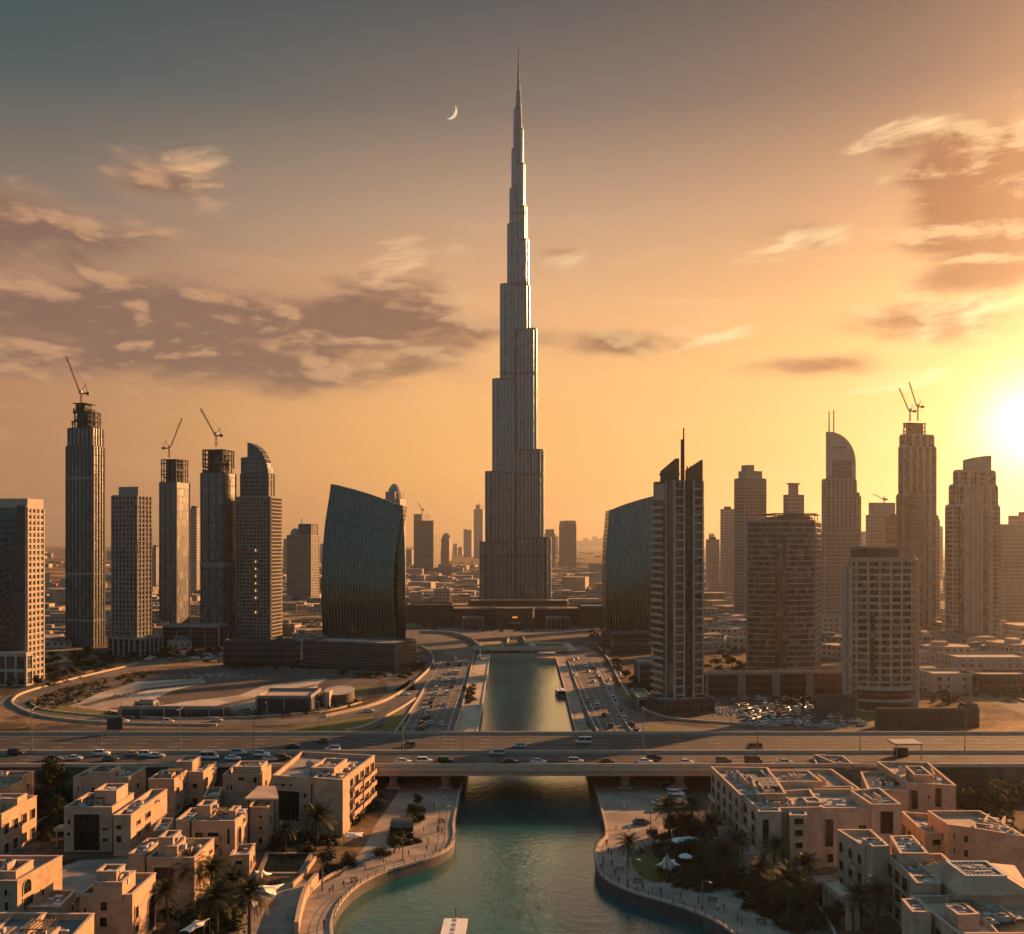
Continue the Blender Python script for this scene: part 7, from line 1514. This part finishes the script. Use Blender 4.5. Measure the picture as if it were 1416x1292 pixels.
# ================================================================ people
def person_mesh(name, pose, mats):
    """one continuous skinned body; clothing colours by height"""
    s = pose; J = {'pel': (0, 0, .95), 'wai': (0, 0, 1.1), 'che': (.01, 0, 1.33), 'nec': (.02, 0, 1.50), 'hea': (.03, 0, 1.60), 'top': (.03, 0, 1.71)}
    for sg, n in ((1, 'l'), (-1, 'r')):
        k = s*sg
        J.update({n+'hip': (0, .10*sg, .90), n+'kne': (.16*k+.03, .11*sg, .50), n+'ank': (.30*k-.05*abs(k), .11*sg, .09), n+'toe': (.30*k+.14, .12*sg, .04), n+'sho': (.0, .19*sg, 1.42), n+'elb': (-.16*k-.02, .25*sg, 1.14), n+'wri': (-.22*k+.06, .25*sg, .90), n+'han': (-.24*k+.09, .25*sg, .80)})
    ED = [('pel', 'wai'), ('wai', 'che'), ('che', 'nec'), ('nec', 'hea'), ('hea', 'top')]
    for n in 'lr': ED += [('pel', n+'hip'), (n+'hip', n+'kne'), (n+'kne', n+'ank'), (n+'ank', n+'toe'), ('che', n+'sho'), (n+'sho', n+'elb'), (n+'elb', n+'wri'), (n+'wri', n+'han')]
    RD = {'pel': .15, 'wai': .125, 'che': .15, 'nec': .06, 'hea': .10, 'top': .075, 'hip': .095, 'kne': .06, 'ank': .045, 'toe': .04, 'sho': .065, 'elb': .045, 'wri': .032, 'han': .035}
    keys = list(J); me = bpy.data.meshes.new(name); me.from_pydata([J[k] for k in keys], [(keys.index(a), keys.index(b)) for a, b in ED], [])
    o = bpy.data.objects.new(name, me); COL.objects.link(o); sk = o.modifiers.new('skin', 'SKIN'); o.modifiers.new('sub', 'SUBSURF').levels = 1
    for v, k in zip(me.skin_vertices[0].data, keys):
        r = RD[k] if k in RD else RD[k[1:]]; v.radius = (r, r*.8 if k in ('che', 'wai', 'pel') else r); v.use_root = (k == 'pel')
    dg = bpy.context.evaluated_depsgraph_get(); dg.update(); fin = bpy.data.meshes.new_from_object(o.evaluated_get(dg)); bpy.data.objects.remove(o); bpy.data.meshes.remove(me)
    for m_ in mats: fin.materials.append(M[m_])
    for p in fin.polygons:
        c = p.center; arm = abs(c.y) > .185 and c.z < 1.2
        p.material_index = 3 if c.z > 1.63 or (c.z > 1.55 and c.x < 0.0) else 0 if c.z > 1.47 or (arm and c.z > .7) else 1 if c.z > .95 else 2 if c.z > .08 else 3
        p.use_smooth = True
    return fin
PM = [person_mesh('person', .9, ['skin', 'shirt_white', 'trouser_dark', 'hair']), person_mesh('person', -.7, ['skin', 'shirt_navy', 'trouser_tan', 'hair']), person_mesh('person', .15, ['skin', 'shirt_red', 'trouser_dark', 'hair']), person_mesh('person', .5, ['skin', 'hair', 'trouser_dark', 'hair'])]
PW = ['white top and dark trousers', 'navy top and tan trousers', 'red top and dark trousers', 'dark clothes']; PP = ['striding', 'walking', 'standing', 'walking']
rg = random.Random(15); crowd = {}
for px, py, side in [(530, 1197, 0), (534, 1197, 0), (565, 1186, 0), (590, 1179, 0), (547, 1177, 0), (552, 1177, 0), (605, 1152, 0), (611, 1154, 0), (456, 1239, 0), (460, 1235, 0), (448, 1284, 0), (475, 1229, 0), (445, 1230, 0), (603, 1178, 0), (592, 1168, 0), (600, 1120, 0), (614, 1108, 0), (586, 1152, 0), (505, 1208, 0),
                     (863, 1122, 1), (841, 1182, 1), (831, 1201, 1), (834, 1195, 1), (839, 1171, 1), (833, 1203, 1), (856, 1223, 1), (845, 1184, 1), (889, 1233, 1), (941, 1244, 1), (966, 1251, 1), (914, 1238, 1), (902, 1237, 1), (993, 1262, 1), (1020, 1276, 1), (1026, 1280, 1), (854, 1204, 1), (860, 1204, 1), (878, 1234, 1), (1001, 1262, 1), (850, 1212, 1), (868, 1228, 1), (852, 1148, 1), (870, 1150, 1), (846, 1200, 1)]:
    k = rg.randrange(4); o = bpy.data.objects.new('person', PM[k]); COL.objects.link(o); p = P(px, py); o.location = (p.x, p.y, .06); o.rotation_euler = (0, 0, rg.uniform(0, 6.28))
    tag(o, f'person in {PW[k]} {PP[k]} on the {"right" if side else "left"} canal promenade', 'person', f'people on the {"right" if side else "left"} promenade in {PW[k]}')
# ================================================================ moon: the sunlit crescent of its globe, far outside the air
def moon():
    D = 30000.0; c = PY(622, 154, D); r = 10.5/F*D; m = MB(); n = 24; to_cam = (Vector((0, 0, CAMZ))-c).normalized()
    s2 = Vector((.80, 0, -.60)); s2 = (s2-to_cam*s2.dot(to_cam)).normalized(); up = to_cam.cross(s2)
    def q(a, f):      # a along the limb, f from limb to terminator
        ph = math.radians(-8+62*f*1.0); v = s2*math.cos(ph)+to_cam*math.sin(ph); return c+(v*math.cos(a)+up*math.sin(a))*r
    for i in range(n):
        for j in range(5): a0, a1 = -math.pi/2+math.pi*i/n, -math.pi/2+math.pi*(i+1)/n; m.face([q(a0, j/5), q(a1, j/5), q(a1, (j+1)/5), q(a0, (j+1)/5)])
    tag(m.build('moon', M['moonlight'], smooth=True), 'thin pale crescent moon high left of the spire', 'moon')
emit('moonlight', lin('#f0cfae'), .42)
moon()

# rubble heaps by the dusty car park and along the site
def rubble():
    rr = random.Random(31); m = MB()
    for cx, cy, sx, sy, n in [(1010, 985, 26, 5, 170), (1060, 1000, 40, 4, 170), (1150, 1003, 30, 4, 120), (985, 975, 10, 4, 60), (300, 935, 60, 4, 90), (170, 962, 50, 6, 60), (330, 980, 40, 3, 60), (850, 930, 10, 6, 40)]:
        for k in range(n):
            p = P(rr.gauss(cx, sx*.5), rr.gauss(cy, sy*.5)); r = rr.uniform(.25, 1.0)
            b = [p+Vector((rr.uniform(.6, 1.2)*r*math.cos(6.283*i/5+.3), rr.uniform(.6, 1.2)*r*math.sin(6.283*i/5+.3), .02)) for i in range(5)]; t = p+Vector((rr.uniform(-.3, .3)*r, rr.uniform(-.3, .3)*r, r*rr.uniform(.5, 1.0)))
            for i in range(5): m.face([b[i], b[(i+1) % 5], t])
    o = m.build('rubble', M['concrete']); tag(o, 'pale broken rubble scattered round the dusty plots', 'rubble', kind='stuff')
rubble()
# ================================================================ the hazy evening air
def haze():
    m = bpy.data.materials.new('haze'); m.use_nodes = True; k = NT(m.node_tree); v = k.n('ShaderNodeVolumePrincipled')
    v.inputs['Color'].default_value = (.90, .90, .90, 1); v.inputs['Density'].default_value = HAZE; v.inputs['Anisotropy'].default_value = .8
    o = k.n('ShaderNodeOutputMaterial'); k.put(o.inputs['Volume'], v.outputs[0])
    b = MB(); b.box(-9800, -2900, -4.5, 9800, 17000, 560, bottom=True); ob = b.build('haze', m, weld=True); ob['kind'] = 'stuff'
HAZE = 0.000068
haze()
